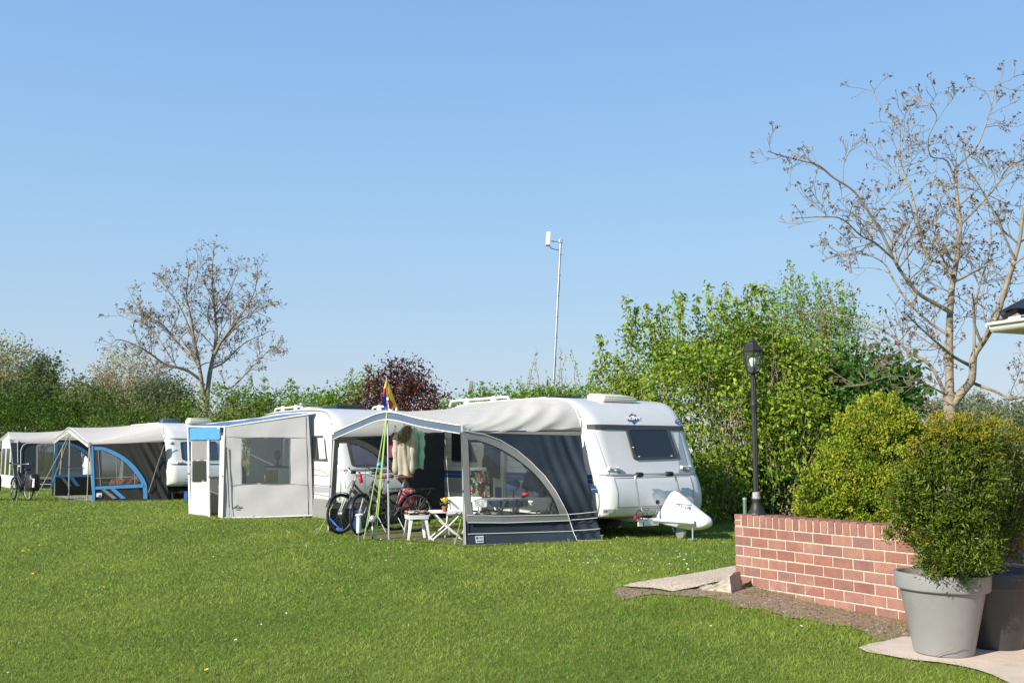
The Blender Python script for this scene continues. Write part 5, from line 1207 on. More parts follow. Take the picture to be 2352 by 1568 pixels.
walnut('bare walnut tree with bronze buds rising above the hedge left of the flag', rl7, 45.0, [
    [(1432, 1600), (1432, 1300), (1432, 1200), {'r': (0.1980, 0.1782)}],
    [(1425, 1230), (1405, 1080), (1378, 920), (1352, 790), (1325, 620), (1300, 480), (1322, 270), {'r': (0.1122, 0.0231), 'y': (0, -1)}],
    [(1440, 1230), (1462, 1050), (1490, 900), (1510, 750), (1498, 600), (1482, 450), (1480, 300), (1496, 130), {'r': (0.1254, 0.0198), 'y': (0, 1)}],
    [(1398, 1080), (1300, 1015), (1150, 970), (1050, 900), (950, 840), (830, 800), (780, 830), {'r': (0.0792, 0.0132), 'y': (0, -2)}],
    [(1372, 930), (1290, 875), (1210, 790), (1130, 690), (1030, 640), (950, 560), (890, 440), {'r': (0.0792, 0.0132), 'y': (0, 1.6)}],
    [(1500, 900), (1540, 820), (1620, 710), (1700, 600), (1780, 450), (1800, 240), {'r': (0.0858, 0.0132), 'y': (0, -1.5)}],
    [(1535, 830), (1650, 690), (1780, 610), (1885, 550), {'r': (0.0594, 0.0132), 'y': (0, 1.4)}],
    [(1480, 1100), (1600, 1140), (1740, 1010), (1850, 900), (1912, 855), {'r': (0.0594, 0.0132), 'y': (0, -1.8)}],
    [(1475, 1000), (1560, 960), (1700, 830), (1845, 760), {'r': (0.0594, 0.0132), 'y': (0, 2)}],
    [(1352, 800), (1270, 600), (1190, 480), (1110, 370), {'r': (0.0462, 0.0132), 'y': (-.5, -1.2)}],
    [(1300, 500), (1370, 380), (1380, 160), {'r': (0.0330, 0.0099), 'y': (-.5, 0)}],
    [(1500, 640), (1600, 470), (1680, 270), {'r': (0.0396, 0.0099), 'y': (.8, .2)}],
    [(1210, 960), (1090, 770), (1010, 700), (850, 640), {'r': (0.0330, 0.0099), 'y': (-.8, .5)}],
    [(1360, 1130), (1280, 1080), (1180, 1000), (1120, 1010), {'r': (0.0330, 0.0099), 'y': (0, 1)}]],   .2, 9, 1.0, .11, 1.4, .009, lcol=((.13, .085, .06), (.30, .19, .12)))
# ------------------------------------------------------------------ loose things round the awnings
M['bike_grey'] = mat('metallic_grey_paint', (.13, .14, .14), .35, metal=.3)
def bicycle(label, rear, head, steer, fm, saddle_m, bar_m='black', tyre='rubber', bar_rise=0.0, basket=None, dia=.68, group='bicycles', ebike=True):
    t = thing('bicycle', label, 'bicycle', (rear[0], rear[1], float(ground_z(*rear))), head, group)
    Rw = dia / 2; WB = 1.08; Mx = Matrix.Rotation(R(90), 4, 'X')
    def wheel(c, rot, fat=.022):
        mb = MB(); Rm = Matrix.Rotation(rot, 4, 'Z') @ Mx; C_ = Vector(c)
        mb.tube([C_ + Rm @ Vector((math.cos(a) * (Rw - fat), math.sin(a) * (Rw - fat), 0)) for a in np.linspace(0, 2 * math.pi, 33)[:-1]], fat, 8, closed=True)
        w = mb.build('wheel', M[tyre], t, smooth=True)
        rm = MB(); rm.tube([C_ + Rm @ Vector((math.cos(a) * (Rw - .05), math.sin(a) * (Rw - .05), 0)) for a in np.linspace(0, 2 * math.pi, 33)[:-1]], .010, 6, closed=True); rm.build('rim', M['steel'], w, smooth=True)
        sp = MB()
        for k in range(28):
            a = 2 * math.pi * k / 28; b = a + (.35 if k % 2 else -.35); z = .025 if k % 4 < 2 else -.025
            sp.tube([C_ + Rm @ Vector((math.cos(b) * .025, math.sin(b) * .025, z)), C_ + Rm @ Vector((math.cos(a) * (Rw - .05), math.sin(a) * (Rw - .05), 0))], .0018, 3)
        sp.lathe([(.022, -.05), (.03, -.03), (.03, .03), (.022, .05)], 10, C_, Rm); sp.build('spokes', M['steel'], w)
    hx = WB - .02; hd0 = Vector((WB - .19, 0, .70)); hd1 = Vector((WB - .26, 0, .88)); bb = Vector((.46, 0, .30)); st = Vector((.28, 0, .72)); rx = Vector((0, 0, Rw))
    wheel((0, 0, Rw), 0)
    pivot = hd0.copy(); Rs = Matrix.Rotation(steer, 4, 'Z'); ax = (hd1 - hd0).normalized(); Rs = Matrix.Rotation(steer, 4, ax)
    sx = lambda p: pivot + (Rs.to_3x3() @ (Vector(p) - pivot))
    fa = sx((WB, 0, Rw)); fdir = Rs.to_3x3() @ Vector((1, 0, 0)); wheel(fa, math.atan2(fdir.y, fdir.x))
    fr = MB(); fr.tube([hd0 - ax * .03, hd1], .024, 8)
    fr.tube(smooth_line([hd0.lerp(hd1, .3), (.68, 0, .56), bb], 5), .034, 8).tube(smooth_line([hd0.lerp(hd1, .75), (.66, 0, .66), (.42, 0, .50)], 5), .022, 8)
    fr.tube([bb, st], .019, 8)
    for s in (-1, 1): fr.tube([bb + Vector((0, s * .03, 0)), rx + Vector((0, s * .06, 0))], .011, 6).tube([st + Vector((0, s * .015, -.04)), rx + Vector((0, s * .06, 0))], .010, 6)
    fr.build('frame', M[fm], t, smooth=True)
    fk = MB(); cr = sx(hd0 - ax * .06)
    for s in (-1, 1): fk.tube(smooth_line([cr + Rs.to_3x3() @ Vector((0, s * .02, 0)), cr.lerp(fa, .25) + Rs.to_3x3() @ Vector((0, s * .05, 0)), fa + Rs.to_3x3() @ Vector((0, s * .055, 0))], 4), .015, 7)
    fk.tube([cr, hd0], .02, 8); fk.build('fork', M['bike_grey'] if ebike else M[fm], t, smooth=True)
    hb = MB(); top = sx(hd1 + ax * .14 + Vector((0, 0, bar_rise))); hb.tube([hd1, top], .014, 7); Rb = Rs.to_3x3()
    hb.tube(smooth_line([top + Rb @ Vector(p) for p in ((-.14, -.33, .03), (-.03, -.24, .03), (.06, -.1, .01), (.07, 0, 0), (.06, .1, .01), (-.03, .24, .03), (-.14, .33, .03))], 4), .012, 7)
    ho = hb.build('handlebar', M[bar_m], t, smooth=True)
    for s in (-1, 1):
        g = MB(); g.tube([top + Rb @ Vector((-.06, s * .265, .03)), top + Rb @ Vector((-.17, s * .345, .03))], .019, 8); g.build('grip', M['rubber'], ho, smooth=True)
        g = MB(); g.tube(smooth_line([top + Rb @ Vector((.0, s * .2, .02)), top + Rb @ Vector((.03, s * .27, .0)), top + Rb @ Vector((-.06, s * .34, -.02))], 3), .006, 5); g.build('brake_lever', M['black'], ho)
    lm = MB(); lm.rbox(top + Rb @ Vector((.1, 0, .02)), (.07, .08, .06), .02); lm.build('headlamp', M['black'], ho, smooth=40)
    cbl = MB()
    for s in (-1, 1): cbl.tube(smooth_line([top + Rb @ Vector((.02, s * .2, .02)), top + Rb @ Vector((.17, s * .12, -.05)), hd0 + Vector((.08, s * .03, .05))], 4), .004, 4)
    cbl.build('brake_cable', M['black'], ho)
    sp_ = MB(); sp_.tube([st, st + Vector((-.05, 0, .18))], .014, 7); sp_.build('seat_post', M['alu'], t)
    s0 = st + Vector((-.06, 0, .2)); sd = MB(); secs = [(-.14, .055, .02), (-.12, .10, .035), (-.05, .11, .03), (.04, .06, .018), (.12, .028, .012), (.16, .018, .006)]; vs = []
    for x, w, b in secs:
        for j in range(12):
            a = 2 * math.pi * j / 12; vs.append(s0 + Vector((x, w * math.cos(a), b * .6 + (.04 if math.sin(a) > 0 else .035) * math.sin(a) * (.9 if math.sin(a) > 0 else .7))))
    fs = [(i * 12 + j, i * 12 + (j + 1) % 12, (i + 1) * 12 + (j + 1) % 12, (i + 1) * 12 + j) for i in range(5) for j in range(12)] + [tuple(range(12))[::-1], tuple(60 + j for j in range(12))]
    sd.add(vs, fs); sd.build('saddle', M[saddle_m], t, smooth=True)
    rk_ = MB()
    for s in (-1, 1): rk_.tube([(.12, s * .06, .73), (-.34, s * .06, .73)], .008, 5).tube([(-.1, s * .06, .73), (0, s * .075, Rw)], .007, 5).tube([(-.28, s * .06, .73), (0, s * .075, Rw)], .007, 5)
    for x in (.0, -.15, -.34): rk_.tube([(x, -.06, .73), (x, .06, .73)], .007, 5)
    rk_.build('luggage_rack', M['black'], t)
    for c, a0, a1, rot in ((Vector((0, 0, Rw)), 10, 200, 0), (fa, 20, 150, math.atan2(fdir.y, fdir.x))):
        md = MB(); Rm = Matrix.Rotation(rot, 4, 'Z'); md.grid(lambda u, v: c + Rm @ Vector((math.cos(R(lerp(a0, a1, u))) * (Rw + .022 - .01 * abs(v - .5)), (v - .5) * .06, math.sin(R(lerp(a0, a1, u))) * (Rw + .022 - .01 * abs(v - .5)))), 16, 4)
        md.build('mudguard', M['black'] if fm != 'alu' else M['darkgrey'], t, smooth=True)
    ck = MB(); ck.lathe([(.03, -.05), (.09, -.05), (.10, -.04), (.09, -.035), (.03, -.035)], 18, bb, Mx); ck.tube([bb + Vector((0, -.06, 0)), bb + Vector((.10, -.08, -.13))], .012, 5).box(bb + Vector((.10, -.13, -.13)), (.09, .09, .02))
    ck.tube([bb + Vector((0, .06, 0)), bb + Vector((-.10, .08, .13))], .012, 5).box(bb + Vector((-.10, .13, .13)), (.09, .09, .02)); ck.build('crank', M['darkgrey'], t)
    if ebike: m_ = MB(); m_.rbox(bb + Vector((.02, 0, .02)), (.2, .11, .16), .05); m_.build('motor', M['darkgrey'], t, smooth=40)
    ks = MB(); ks.tube([bb + Vector((-.08, .05, -.03)), bb + Vector((-.14, .22, -.29))], .01, 5); ks.build('kickstand', M['steel'], t)
    return t
M['bike_dark'] = mat('dark_green_grey_paint', (.030, .035, .032), .35)
M['leopard'] = mat('patterned_saddle', (.22, .10, .07), .7, var=.9, vscale=60)
def gp(px, py): g = G(px, py); return (g.x, g.y)
hA = math.atan2(-.60, -.80)
bk1 = bicycle('black electric bicycle with a tan leather saddle, nearest under the big awning', (-1.80, 18.85), hA, R(32), 'bike_dark', 'leather', bar_rise=.04)
bk2 = bicycle('silver grey bicycle with a white handlebar and spotted saddle cover behind the black one', (-2.22, 19.2), hA + .02, R(20), 'bike_grey', 'leopard', bar_m='white')
bk3 = bicycle('city bicycle with a swept handlebar parked beside the navy awning at left', (-14.75, 30.7), math.atan2(.66, -.75), R(-8), 'black', 'black', bar_m='alu', bar_rise=.08, ebike=False)
bk4 = bicycle('bicycle cut off by the left photo edge with only its rear wheel showing', (-15.85, 30.6), math.atan2(.66, -.75), R(0), 'black', 'black', bar_m='alu', bar_rise=.06, ebike=False)
for b_ in (bk1, bk2): b_.scale = (1.09, 1.09, 1.09)
def bag(label, c, size, m, rot=0, name='bag', cat='bag', strap=True):
    t = thing(name, label, cat, c, rot); mb = MB(); n = 14; vs = []
    prof = [(-.5, .80), (-.46, .95), (-.2, 1.04), (.15, 1.0), (.4, .9), (.5, .6), (.52, .2)]
    for z, k in prof:
        for j in range(n):
            a = 2 * math.pi * j / n; ca, sa = math.cos(a), math.sin(a); f = 1 + .05 * math.sin(j * 2 + z * 9)
            vs.append((size[0] * .5 * k * f * abs(ca) ** .6 * (1 if ca > 0 else -1), size[1] * .5 * k * f * abs(sa) ** .6 * (1 if sa > 0 else -1), size[2] * (z + .5)))
    fs = [(i * n + j, i * n + (j + 1) % n, (i + 1) * n + (j + 1) % n, (i + 1) * n + j) for i in range(6) for j in range(n)] + [tuple(range(n))[::-1], tuple(6 * n + j for j in range(n))]
    mb.add(vs, fs); mb.build('pouch', m, t, smooth=True)
    if strap: s = MB(); s.tube(smooth_line([(-size[0] * .25, 0, size[2]), (0, 0, size[2] * 1.2), (size[0] * .25, 0, size[2])], 4), .012, 5); s.build('strap', M['black'], t)
    return t
def print_mat(name, base, cols, scale, thr=.5):
    m, nt, N, L, B = nodes(name); tc = N.new('ShaderNodeTexCoord'); src = None
    mx0 = N.new('ShaderNodeRGB'); mx0.outputs[0].default_value = (*base, 1); src = mx0.outputs[0]
    for i, c in enumerate(cols):
        mp = N.new('ShaderNodeMapping'); mp.inputs['Location'].default_value = (i * 3.7, i * 1.9, i * 5.1); mp.inputs['Scale'].default_value = (1, 1, .62 + .25 * i); L.new(tc.outputs['Object'], mp.inputs[0])
        nz = N.new('ShaderNodeTexNoise'); nz.inputs['Scale'].default_value = scale * (1 + .3 * i); nz.inputs['Detail'].default_value = 1.5; L.new(mp.outputs[0], nz.inputs['Vector'])
        st_ = N.new('ShaderNodeMath'); st_.operation = 'GREATER_THAN'; st_.inputs[1].default_value = thr + .02 * i; L.new(nz.outputs['Fac'], st_.inputs[0])
        mm = N.new('ShaderNodeMix'); mm.data_type = 'RGBA'; mm.inputs[7].default_value = (*c, 1); L.new(st_.outputs[0], mm.inputs[0]); L.new(src, mm.inputs[6]); src = mm.outputs[2]
    L.new(src, B.inputs['Base Color']); B.inputs['Roughness'].default_value = .8; return m
BLUEDULL = 1
M['floral'] = print_mat('pink_floral_print', (.45, .06, .10), [(.62, .45, .45), (.28, .02, .04), (.6, .2, .24)], 16, .55)
M['tropic'] = print_mat('dark_tropical_print', (.035, .028, .03), [(.10, .30, .13), (.62, .34, .32), (.45, .03, .05), (.7, .68, .62)], 9, .575)
M['hexcloth'] = print_mat('blue_grey_print', (.28, .30, .32), [(.05, .08, .12), (.5, .5, .48)], 7, .54)
bag('pink flowered pannier bag hanging on the rack of the silver bicycle', (-1.98, 19.05, .42), (.36, .2, .38), M['floral'], hA, 'pannier_bag')
bag('round black pannier bag on the rear rack of the city bicycle', (-14.60, 30.62, .30), (.42, .34, .52), M['black'], math.atan2(.66, -.75), 'pannier_bag')
bag('black pannier bag on the bicycle cut off at the left edge', (-15.70, 30.52, .30), (.40, .30, .50), M['black'], math.atan2(.66, -.75), 'pannier_bag')
for i, (p, lab) in enumerate((((-14.50, 30.42, .42), 'city'), ((-15.60, 30.32, .42), 'cut'))):
    mb = MB(); mb.slab([(-.045, 0, 0), (.045, 0, 0), (.045, 0, .26), (-.045, 0, .26)], (0, -.006, 0)); o = mb.build('reflector_strip', M['white']); o.location = p
    tag(o, 'white reflector plate behind the rear wheel of the ' + ('city bicycle' if i == 0 else 'bicycle at the photo edge'), 'reflector')
# red drink bottle hanging on the silver bicycle's bars
q = onp(*r3(440, 842), Vector((-2.9, 18.45, 0)), Vector((0, 1, 0))); bt = thing('drink_bottle', 'red drink bottle strapped to the handlebar of the silver bicycle', 'bottle', q, 0)
mb = MB(); Rt = Matrix.Rotation(R(-12), 4, 'Y'); mb.lathe([(.03, -.10), (.036, -.09), (.036, .0), (.03, .015), (.036, .03), (.034, .06), (.02, .085)], 14, (0, 0, 0), Rt); mb.build('flask', M['red'], bt, smooth=40)
mb = MB(); mb.lathe([(.02, .085), (.02, .10), (.01, .11), (0, .115)], 12, (0, 0, 0), Rt); mb.build('cap', M['black'], bt, smooth=40)
q = onp(*r3(606, 738), Vector((-2.6, 18.2, 0)), Vector((0, 1, 0))); bl = thing('bicycle_bell', 'bright blue round bell on the handlebar of the black bicycle', 'bell', q, 0)
mb = MB(); mb.lathe([(.055, 0), (.055, .02), (.04, .05), (.018, .062), (0, .064)], 16); mb.build('dome', mat('cyan_enamel', (.02, .28, .62), .3), bl, smooth=40); mb = MB(); mb.box((0, 0, -.025), (.03, .03, .05)); mb.build('bracket', M['black'], bl)

# ---- white stool, folding tables, chairs
def stool(c, rot, lab):
    t = thing('stool', lab, 'stool', (c[0], c[1], 0), rot); h = .42
    mb = MB(); mb.rbox((0, 0, h - .012), (.36, .36, .025), .01); mb.rbox((0, 0, h - .045), (.35, .35, .05), .012); mb.build('seat', M['white'], t, smooth=40)
    for sx in (-1, 1):
        for sy in (-1, 1):
            l = MB(); a, b = Vector((sx * .14, sy * .14, h - .05)), Vector((sx * .19, sy * .19, 0))
            vs = []
            for p, w in ((a, .045), (a.lerp(b, .5), .034), (b, .022)): vs += [p + Vector((sx * w * .3, -sy * w, 0)), p + Vector((-sx * w, sy * w * .3, 0)), p + Vector((-sx * w * .2, -sy * w * .2, 0)), p + Vector((sx * w * .3, sy * w * .3, 0))]
            l.add(vs, [(0, 3, 1, 2)] + [(i * 4 + q_, i * 4 + w_, i * 4 + 4 + w_, i * 4 + 4 + q_) for i in (0, 1) for q_, w_ in ((0, 3), (3, 1), (1, 2), (2, 0))] + [(8, 10, 9, 11)]); l.build('leg', M['white'], t)
    return t
sg_ = gp(955, 1240); stool((sg_[0], sg_[1] + .12), R(18), 'white plastic stool with a patterned cushion on it beside the small folding table')
cu_ = thing('cushion', 'dark red and green patterned cushion lying on the white plastic stool', 'cushion', (sg_[0], sg_[1] + .12, .42), R(18))
mb = MB(); mb.rbox((0, 0, .035), (.36, .36, .07), .03); mb.build('pad', M['tropic'], cu_, smooth=True); mb = MB(); mb.tube([(-.18, -.18, .035), (.18, -.18, .035), (.18, .18, .035), (-.18, .18, .035)], .010, 6, closed=True); mb.build('piping', M['black'], cu_)
def xtable(c, rot, lab, w=.56, d=.42, h=.50, m='white'):
    t = thing('folding_table', lab, 'table', (c[0], c[1], 0), rot); mb = MB(); mb.rbox((0, 0, h - .018), (w, d, .036), .012); mb.build('tabletop', M[m], t, smooth=40)
    for sy in (-1, 1):
        for s in (-1, 1):
            l = MB(); y = sy * (d / 2 - .05) + s * .012; l.tube(smooth_line([(s * w * .42, y, h - .04), (s * .02, y, h * .5), (-s * w * .45, y, .03)], 3), .014, 7); l.build('leg', M['cream' if m == 'cream' else 'white'], t, smooth=True)
    for s in (-1, 1):
        b = MB(); b.tube([(s * w * .45, -d / 2 + .04, .022), (s * w * .45, d / 2 - .04, .022)], .014, 6); b.build('foot_rail', M['white'], t)
    return t
tg = gp(1024, 1241); xtable((tg[0], tg[1] + .12), R(14), 'small white folding table with crossed legs carrying a potted yellow flower')
fp_t = onp(*r3(1166, 1136), Vector((tg[0], tg[1] + .12, .5)), Vector((0, 0, 1)))
ft = thing('flower_pot', 'yellow primrose in a small terracotta pot on the white folding table', 'flower pot', (fp_t.x, fp_t.y, .5), 0)
mb = MB(); mb.lathe([(.035, 0), (.05, .075), (.055, .075), (.055, .095), (.045, .095), (.04, .08), (0, .08)], 18); mb.build('pot', M['terracotta'], ft, smooth=40)
mb = MB(); lf = MB()
for i in range(16):
    a, r = random.uniform(0, 6.3), random.uniform(.0, .075); c = Vector((r * math.cos(a), r * math.sin(a), random.uniform(.16, .225)))
    mb.lathe([(.012, -.006), (.026, .004), (.028, .012), (.015, .016), (0, .012)], 7, c, Matrix.Rotation(random.uniform(-.7, .7), 4, 'X') @ Matrix.Rotation(random.uniform(-.7, .7), 4, 'Y'))
for i in range(20):
    a = random.uniform(0, 6.3); d = Vector((math.cos(a), math.sin(a), 0)); s = Vector((-d.y, d.x, 0)); lf.add([d * .02 + Vector((0, 0, .09)), d * .06 + s * .025 + Vector((0, 0, .14)), d * .11 + Vector((0, 0, random.uniform(.10, .17))), d * .06 - s * .025 + Vector((0, 0, .14))], [(0, 1, 2, 3)])
mb.build('blossom', M['yellow'], ft, smooth=True); lf.build('leaves', mat('primrose_leaf', (.05, .14, .02), .5), ft)
def lounger_chair(c, rot, lab, cush=None, clab=None, back=1.05, towel=None):
    t = thing('garden_chair', lab, 'chair', (c[0], c[1], 0), rot); fm = M['white']
    mb = MB(); mb.grid(lambda u, v: (lerp(-.22, .26, u), lerp(-.24, .24, v), .42 + .02 * math.sin(u * 3.1)), 6, 4); mb.slab([(-.22, -.24, .40), (.26, -.24, .41), (.26, .24, .41), (-.22, .24, .40)], (0, 0, -.025)); mb.build('seat', fm, t)
    bk = MB(); bk.tube([(-.20, -.25, .40), (-.34, -.25, back)], .018, 7).tube([(-.20, .25, .40), (-.34, .25, back)], .018, 7); bk.slab([(-.21, -.25, .46), (-.335, -.25, back), (-.335, .25, back), (-.21, .25, .46)], (-.02, 0, 0)); bk.build('backrest', fm, t)
    for s in (-1, 1):
        a = MB(); a.rbox((.02, s * .29, .64), (.5, .05, .03), .012); a.build('armrest', fm, t, smooth=40)
        for x0, x1 in ((-.2, .25), (.2, -.28)):
            l = MB(); l.tube([(x0, s * .28, .62), (x1, s * .28, .02)], .014, 6); l.build('leg', fm, t)
    if cush:
        k = thing('chair_cushion', clab, 'cushion', (c[0], c[1], 0), rot); mb = MB()
        mb.grid(lambda u, v: (lerp(-.20, -.315, u) + .035 + .02 * math.sin(v * math.pi) + .012 * math.sin(u * 12), lerp(-.24, .24, v), lerp(.48, back + .03, u)), 16, 8); mb.slab([(-.17, -.23, .5), (-.30, -.23, back + .02), (-.30, .23, back + .02), (-.17, .23, .5)], (-.0, 0, 0)) if False else None
        mb.grid(lambda u, v: (lerp(-.2, .26, u), lerp(-.24, .24, v), .455 + .02 * math.sin(v * math.pi)), 10, 8); mb.build('pad', M[cush], k, smooth=True)
        mb = MB(); mb.tube([(-.31, -.2, back + .04), (-.31, .2, back + .04)], .045, 8); mb.build('head_roll', M['white'] if towel else M[cush], k, smooth=True)
    return t
lounger_chair((-.52, 18.25), R(-62), 'white garden chair seen through the left part of the arched window', 'tropic', 'dark cushion printed with leaves and flamingos on the chair at the window\'s left', 1.12, True)
lounger_chair((.62, 17.55), R(150), 'white garden chair near the right tip of the arched window', 'tropic', 'dark leaf printed cushion on the chair near the window\'s right tip', 1.02)
lounger_chair((-.86, 17.75), R(-95), 'white folding chair standing directly behind the small folding table', None, None, .64)
tw = thing('towel', 'white towel draped over the back of the chair behind the folding table', 'towel', (-.86, 17.75, 0), R(-95))
mb = MB(); mb.grid(lambda u, v: (lerp(-.20, -.27, min(1, u * 1.25)) + .04 + (.0 if u < .8 else -.09 * (u - .8) / .2) + .008 * math.sin(v * 16), lerp(-.30, .30, v), lerp(.46, .69, min(1, u * 1.25)) - .004 * math.cos(v * 12)), 12, 16); mb.build('cloth', M['white_fabric'], tw, smooth=True)
tb = thing('round_table', 'oval camping table with a blue grey patterned cloth behind the arched window', 'table', (-.18, 17.0, 0), R(35))
mb = MB(); mb.lathe([(0, .67), (.42, .67), (.44, .685), (.42, .70), (0, .70)], 28); o = mb.build('tabletop', M['white'], tb, smooth=40)
mb = MB(); mb.grid(lambda u, v: ((.45 * min(1, v * 1.4) + .01 * math.sin(u * 60) * v) * math.cos(u * 6.2832), (.45 * min(1, v * 1.4) + .01 * math.sin(u * 60) * v) * math.sin(u * 6.2832), .705 - max(0, v - .715) * .42), 56, 8); o = mb.build('tablecloth', M['hexcloth'], None, smooth=True); o.location = (-.18, 17.0, 0)
tag(o, 'blue and grey patterned cloth spread over the oval camping table', 'tablecloth')
for s in (-1, 1):
    for q_ in (-1, 1): l = MB(); l.tube([(s * .30, q_ * .2, .67), (-s * .28, q_ * .2, .02)], .014, 6); l.build('leg', M['alu'], tb)
fn_ = thing('standing_fan', 'small dark blue standing fan in front of the caravan door', 'fan', (.02, 17.75, 0), R(-120))
mb = MB(); mb.lathe([(0, 0), (.16, 0), (.16, .02), (.03, .04), (.016, .06), (.016, .85)], 18); mb.build('stand', M['black'], fn_, smooth=40)
mb = MB(); Mx_ = Matrix.Rotation(R(90), 4, 'Y'); mb.lathe([(0, -.05), (.08, -.05), (.13, -.02), (.135, .02), (.09, .05), (0, .06)], 20, (0, 0, .92), Mx_); mb.build('head', mat('navy_plastic', (.02, .05, .12), .4), fn_, smooth=40)
# ---- hanging clothes
def jacket(label, c, rot, m, h=.85, w=.44, hood=None, sleeves=2, hm=None, cat='jacket', name='jacket', cuff=None, seed=0):
    t = thing(name, label, cat, c, rot); rd = random.Random(seed); n = 26; secs = []; mb = MB(); vs = []
    for i in range(15):
        v = i / 14; hw = w * .5 * (.22 + .62 * min(1, v * 4.2) + .16 * v); dp = .085 + .05 * v
        for j in range(n):
            a = 2 * math.pi * j / n; f = 1 + (.16 * math.sin(3 * a + v * 3 + seed) + .13 * math.sin(7 * a + seed * 2 - v * 5)) * min(1, v * 2.5)
            vs.append((hw * math.cos(a) * f, dp * math.sin(a) * f, -.06 - v * (h - .06) - .012 * math.sin(4 * a)))
    mb.add(vs, [(i * n + j, i * n + (j + 1) % n, (i + 1) * n + (j + 1) % n, (i + 1) * n + j) for i in range(14) for j in range(n)]); mb.build('coat_body', m, t, smooth=True)
    for s in ((-1, 1) if sleeves == 2 else (1,)):
        sl = MB(); pts = smooth_line([(s * w * .38, 0, -.13), (s * w * .52, -.02, -.24), (s * w * .56, -.04, -.5), (s * w * .53, -.05, -h * .98)], 4)
        sl.tube(pts, [.05 + .014 * math.sin(i * 1.8 + seed) + .014 * (1 - i / len(pts)) for i in range(len(pts))], 12); so_ = sl.build('sleeve', m, t, smooth=True)
        if cuff:
            k = MB(); k.tube([pts[-1] + Vector((0, 0, .05)), pts[-1]], .064, 12); k.build('cuff', M[cuff], so_, smooth=True)
    if hood:
        hd = MB(); hd.grid(lambda u, v: (.12 * math.sin(v * math.pi) * math.cos(u * 6.283) * (1 + .1 * math.sin(u * 19)), -.02 + .09 * math.sin(v * math.pi) * math.sin(u * 6.283) * (1 + .1 * math.sin(u * 23)), .0 - .34 * v), 28, 12); hd.build('hood', hm or m, t, smooth=True)
        fu = []; P_ = rng.normal(size=(2600, 3)); P_ = unit(P_) * np.array([.125, .10, .20]) * rng.uniform(.8, 1.05, (2600, 1)) + np.array([0, -.03, -.19]); P_[:, 0] += (P_[:, 2] + .19) * .35
        leaf_mesh('fur_trim', P_, np.full(2600, .045), unit(P_ - np.array([0, -.02, -.17])), mixc(rng.uniform(0, 1, 2600), (.17, .13, .09), (.50, .41, .30)), M['needle'], None, .18, .6).parent = t
    hk = MB(); hk.tube(smooth_line([(0, 0, -.06), (0, 0, .02), (.02, 0, .05), (0, 0, .075), (-.02, 0, .05)], 4), .006, 5); hk.build('hook', M['black'], t)
    return t
jp = lambda X, Y, yy: at(*r3(X, Y), yy)
M['beige_coat'] = mat('beige_parka', (.40, .36, .30), .8, var=.08, vscale=6, bump=.3, bscale=14)
M['mint'] = mat('mint_fabric', (.28, .52, .42), .7, var=.06, vscale=6, bump=.2, bscale=14)
M['maroon'] = mat('maroon_fabric', (.16, .015, .03), .8)
jacket('beige parka with a brown fur trimmed hood hanging from the awning ridge pole', jp(815, 400, 18.2), R(10), M['beige_coat'], .88, .27, hood=True, hm=M['beige_coat'], cat='parka', name='parka', seed=1)
jacket('mint green jacket hanging behind the beige parka', jp(905, 392, 18.45), R(-20), M['mint'], .80, .30, seed=4)
jacket('dark red garment half hidden left of the beige parka', jp(738, 430, 18.5), R(30), M['maroon'], .50, .24, sleeves=1, seed=7)
jacket('navy jacket with red and white cuffs hanging above the right garden chair', at(*r4(800, 690), 17.6), R(-20), mat('navy_cloth', (.018, .022, .04), .8), .55, .42, cuff='red', seed=9)
jacket('black garment hanging in the caravan doorway', hv.side(*r4b(650, 260), .16), ROT + R(90), mat('black_cloth', (.02, .022, .03), .85), .62, .46, sleeves=1, cat='garment', name='garment', seed=12)
# ---- garden lights, bucket, mallet
l1 = thing('garden_light', 'white cylinder garden light on a spike beside the black bicycle wheel', 'light', G(823, 1243), R(0))
mb = MB(); mb.tube([(0, 0, 0), (0, 0, .16)], .008, 6); mb.build('spike', M['steel'], l1); mb = MB(); mb.lathe([(.03, .14), (.036, .15), (.036, .40), (.03, .42)], 16); mb.build('tube', M['white'], l1, smooth=40)
mb = MB(); mb.lathe([(.03, .42), (.055, .425), (.055, .445), (.03, .455), (0, .455)], 16); mb.build('cap', M['white'], l1, smooth=40)
l2 = thing('garden_light', 'solar garden light with a clear ball on a thin stem between the lime ropes', 'light', G(855, 1240), 0)
mb = MB(); mb.tube([(0, 0, 0), (0, 0, .30)], .011, 8); mb.build('stem', M['alu'], l2, smooth=True); mb = MB(); mb.lathe([(.02, .29), (.045, .31), (.06, .35), (.055, .39), (.03, .415), (0, .42)], 18); mb.build('ball', mat('crackle_glass', (.5, .51, .52), .15, metal=.4, bump=.6, bscale=60), l2, smooth=True); mb = MB(); mb.tube([(0, 0, -.02), (0, 0, .06)], .014, 6); mb.build('spike', M['black'], l2)
bq = G(*r3(325, 1292)); bc = thing('bucket', 'blue plastic bucket behind the front wheel of the silver bicycle', 'bucket', (bq.x + .12, bq.y + .28, 0), 0)
mb = MB(); mb.lathe([(.15, 0), (.20, .34), (.21, .34), (.21, .37), (.19, .37), (.14, .02), (0, .02)], 24); mb.build('pail', M['blue_plastic'], bc, smooth=40); mb = MB(); mb.tube([(.2 * math.cos(a), 0, .36 + .12 * math.sin(a)) for a in np.linspace(0, math.pi, 12)], .006, 5); mb.build('handle', M['steel'], bc)
mq = G(*r3(262, 1308)); ml = thing('broom', 'blue handled hand brush leaning on the left awning post', 'brush', (mq.x, mq.y, 0), 0)
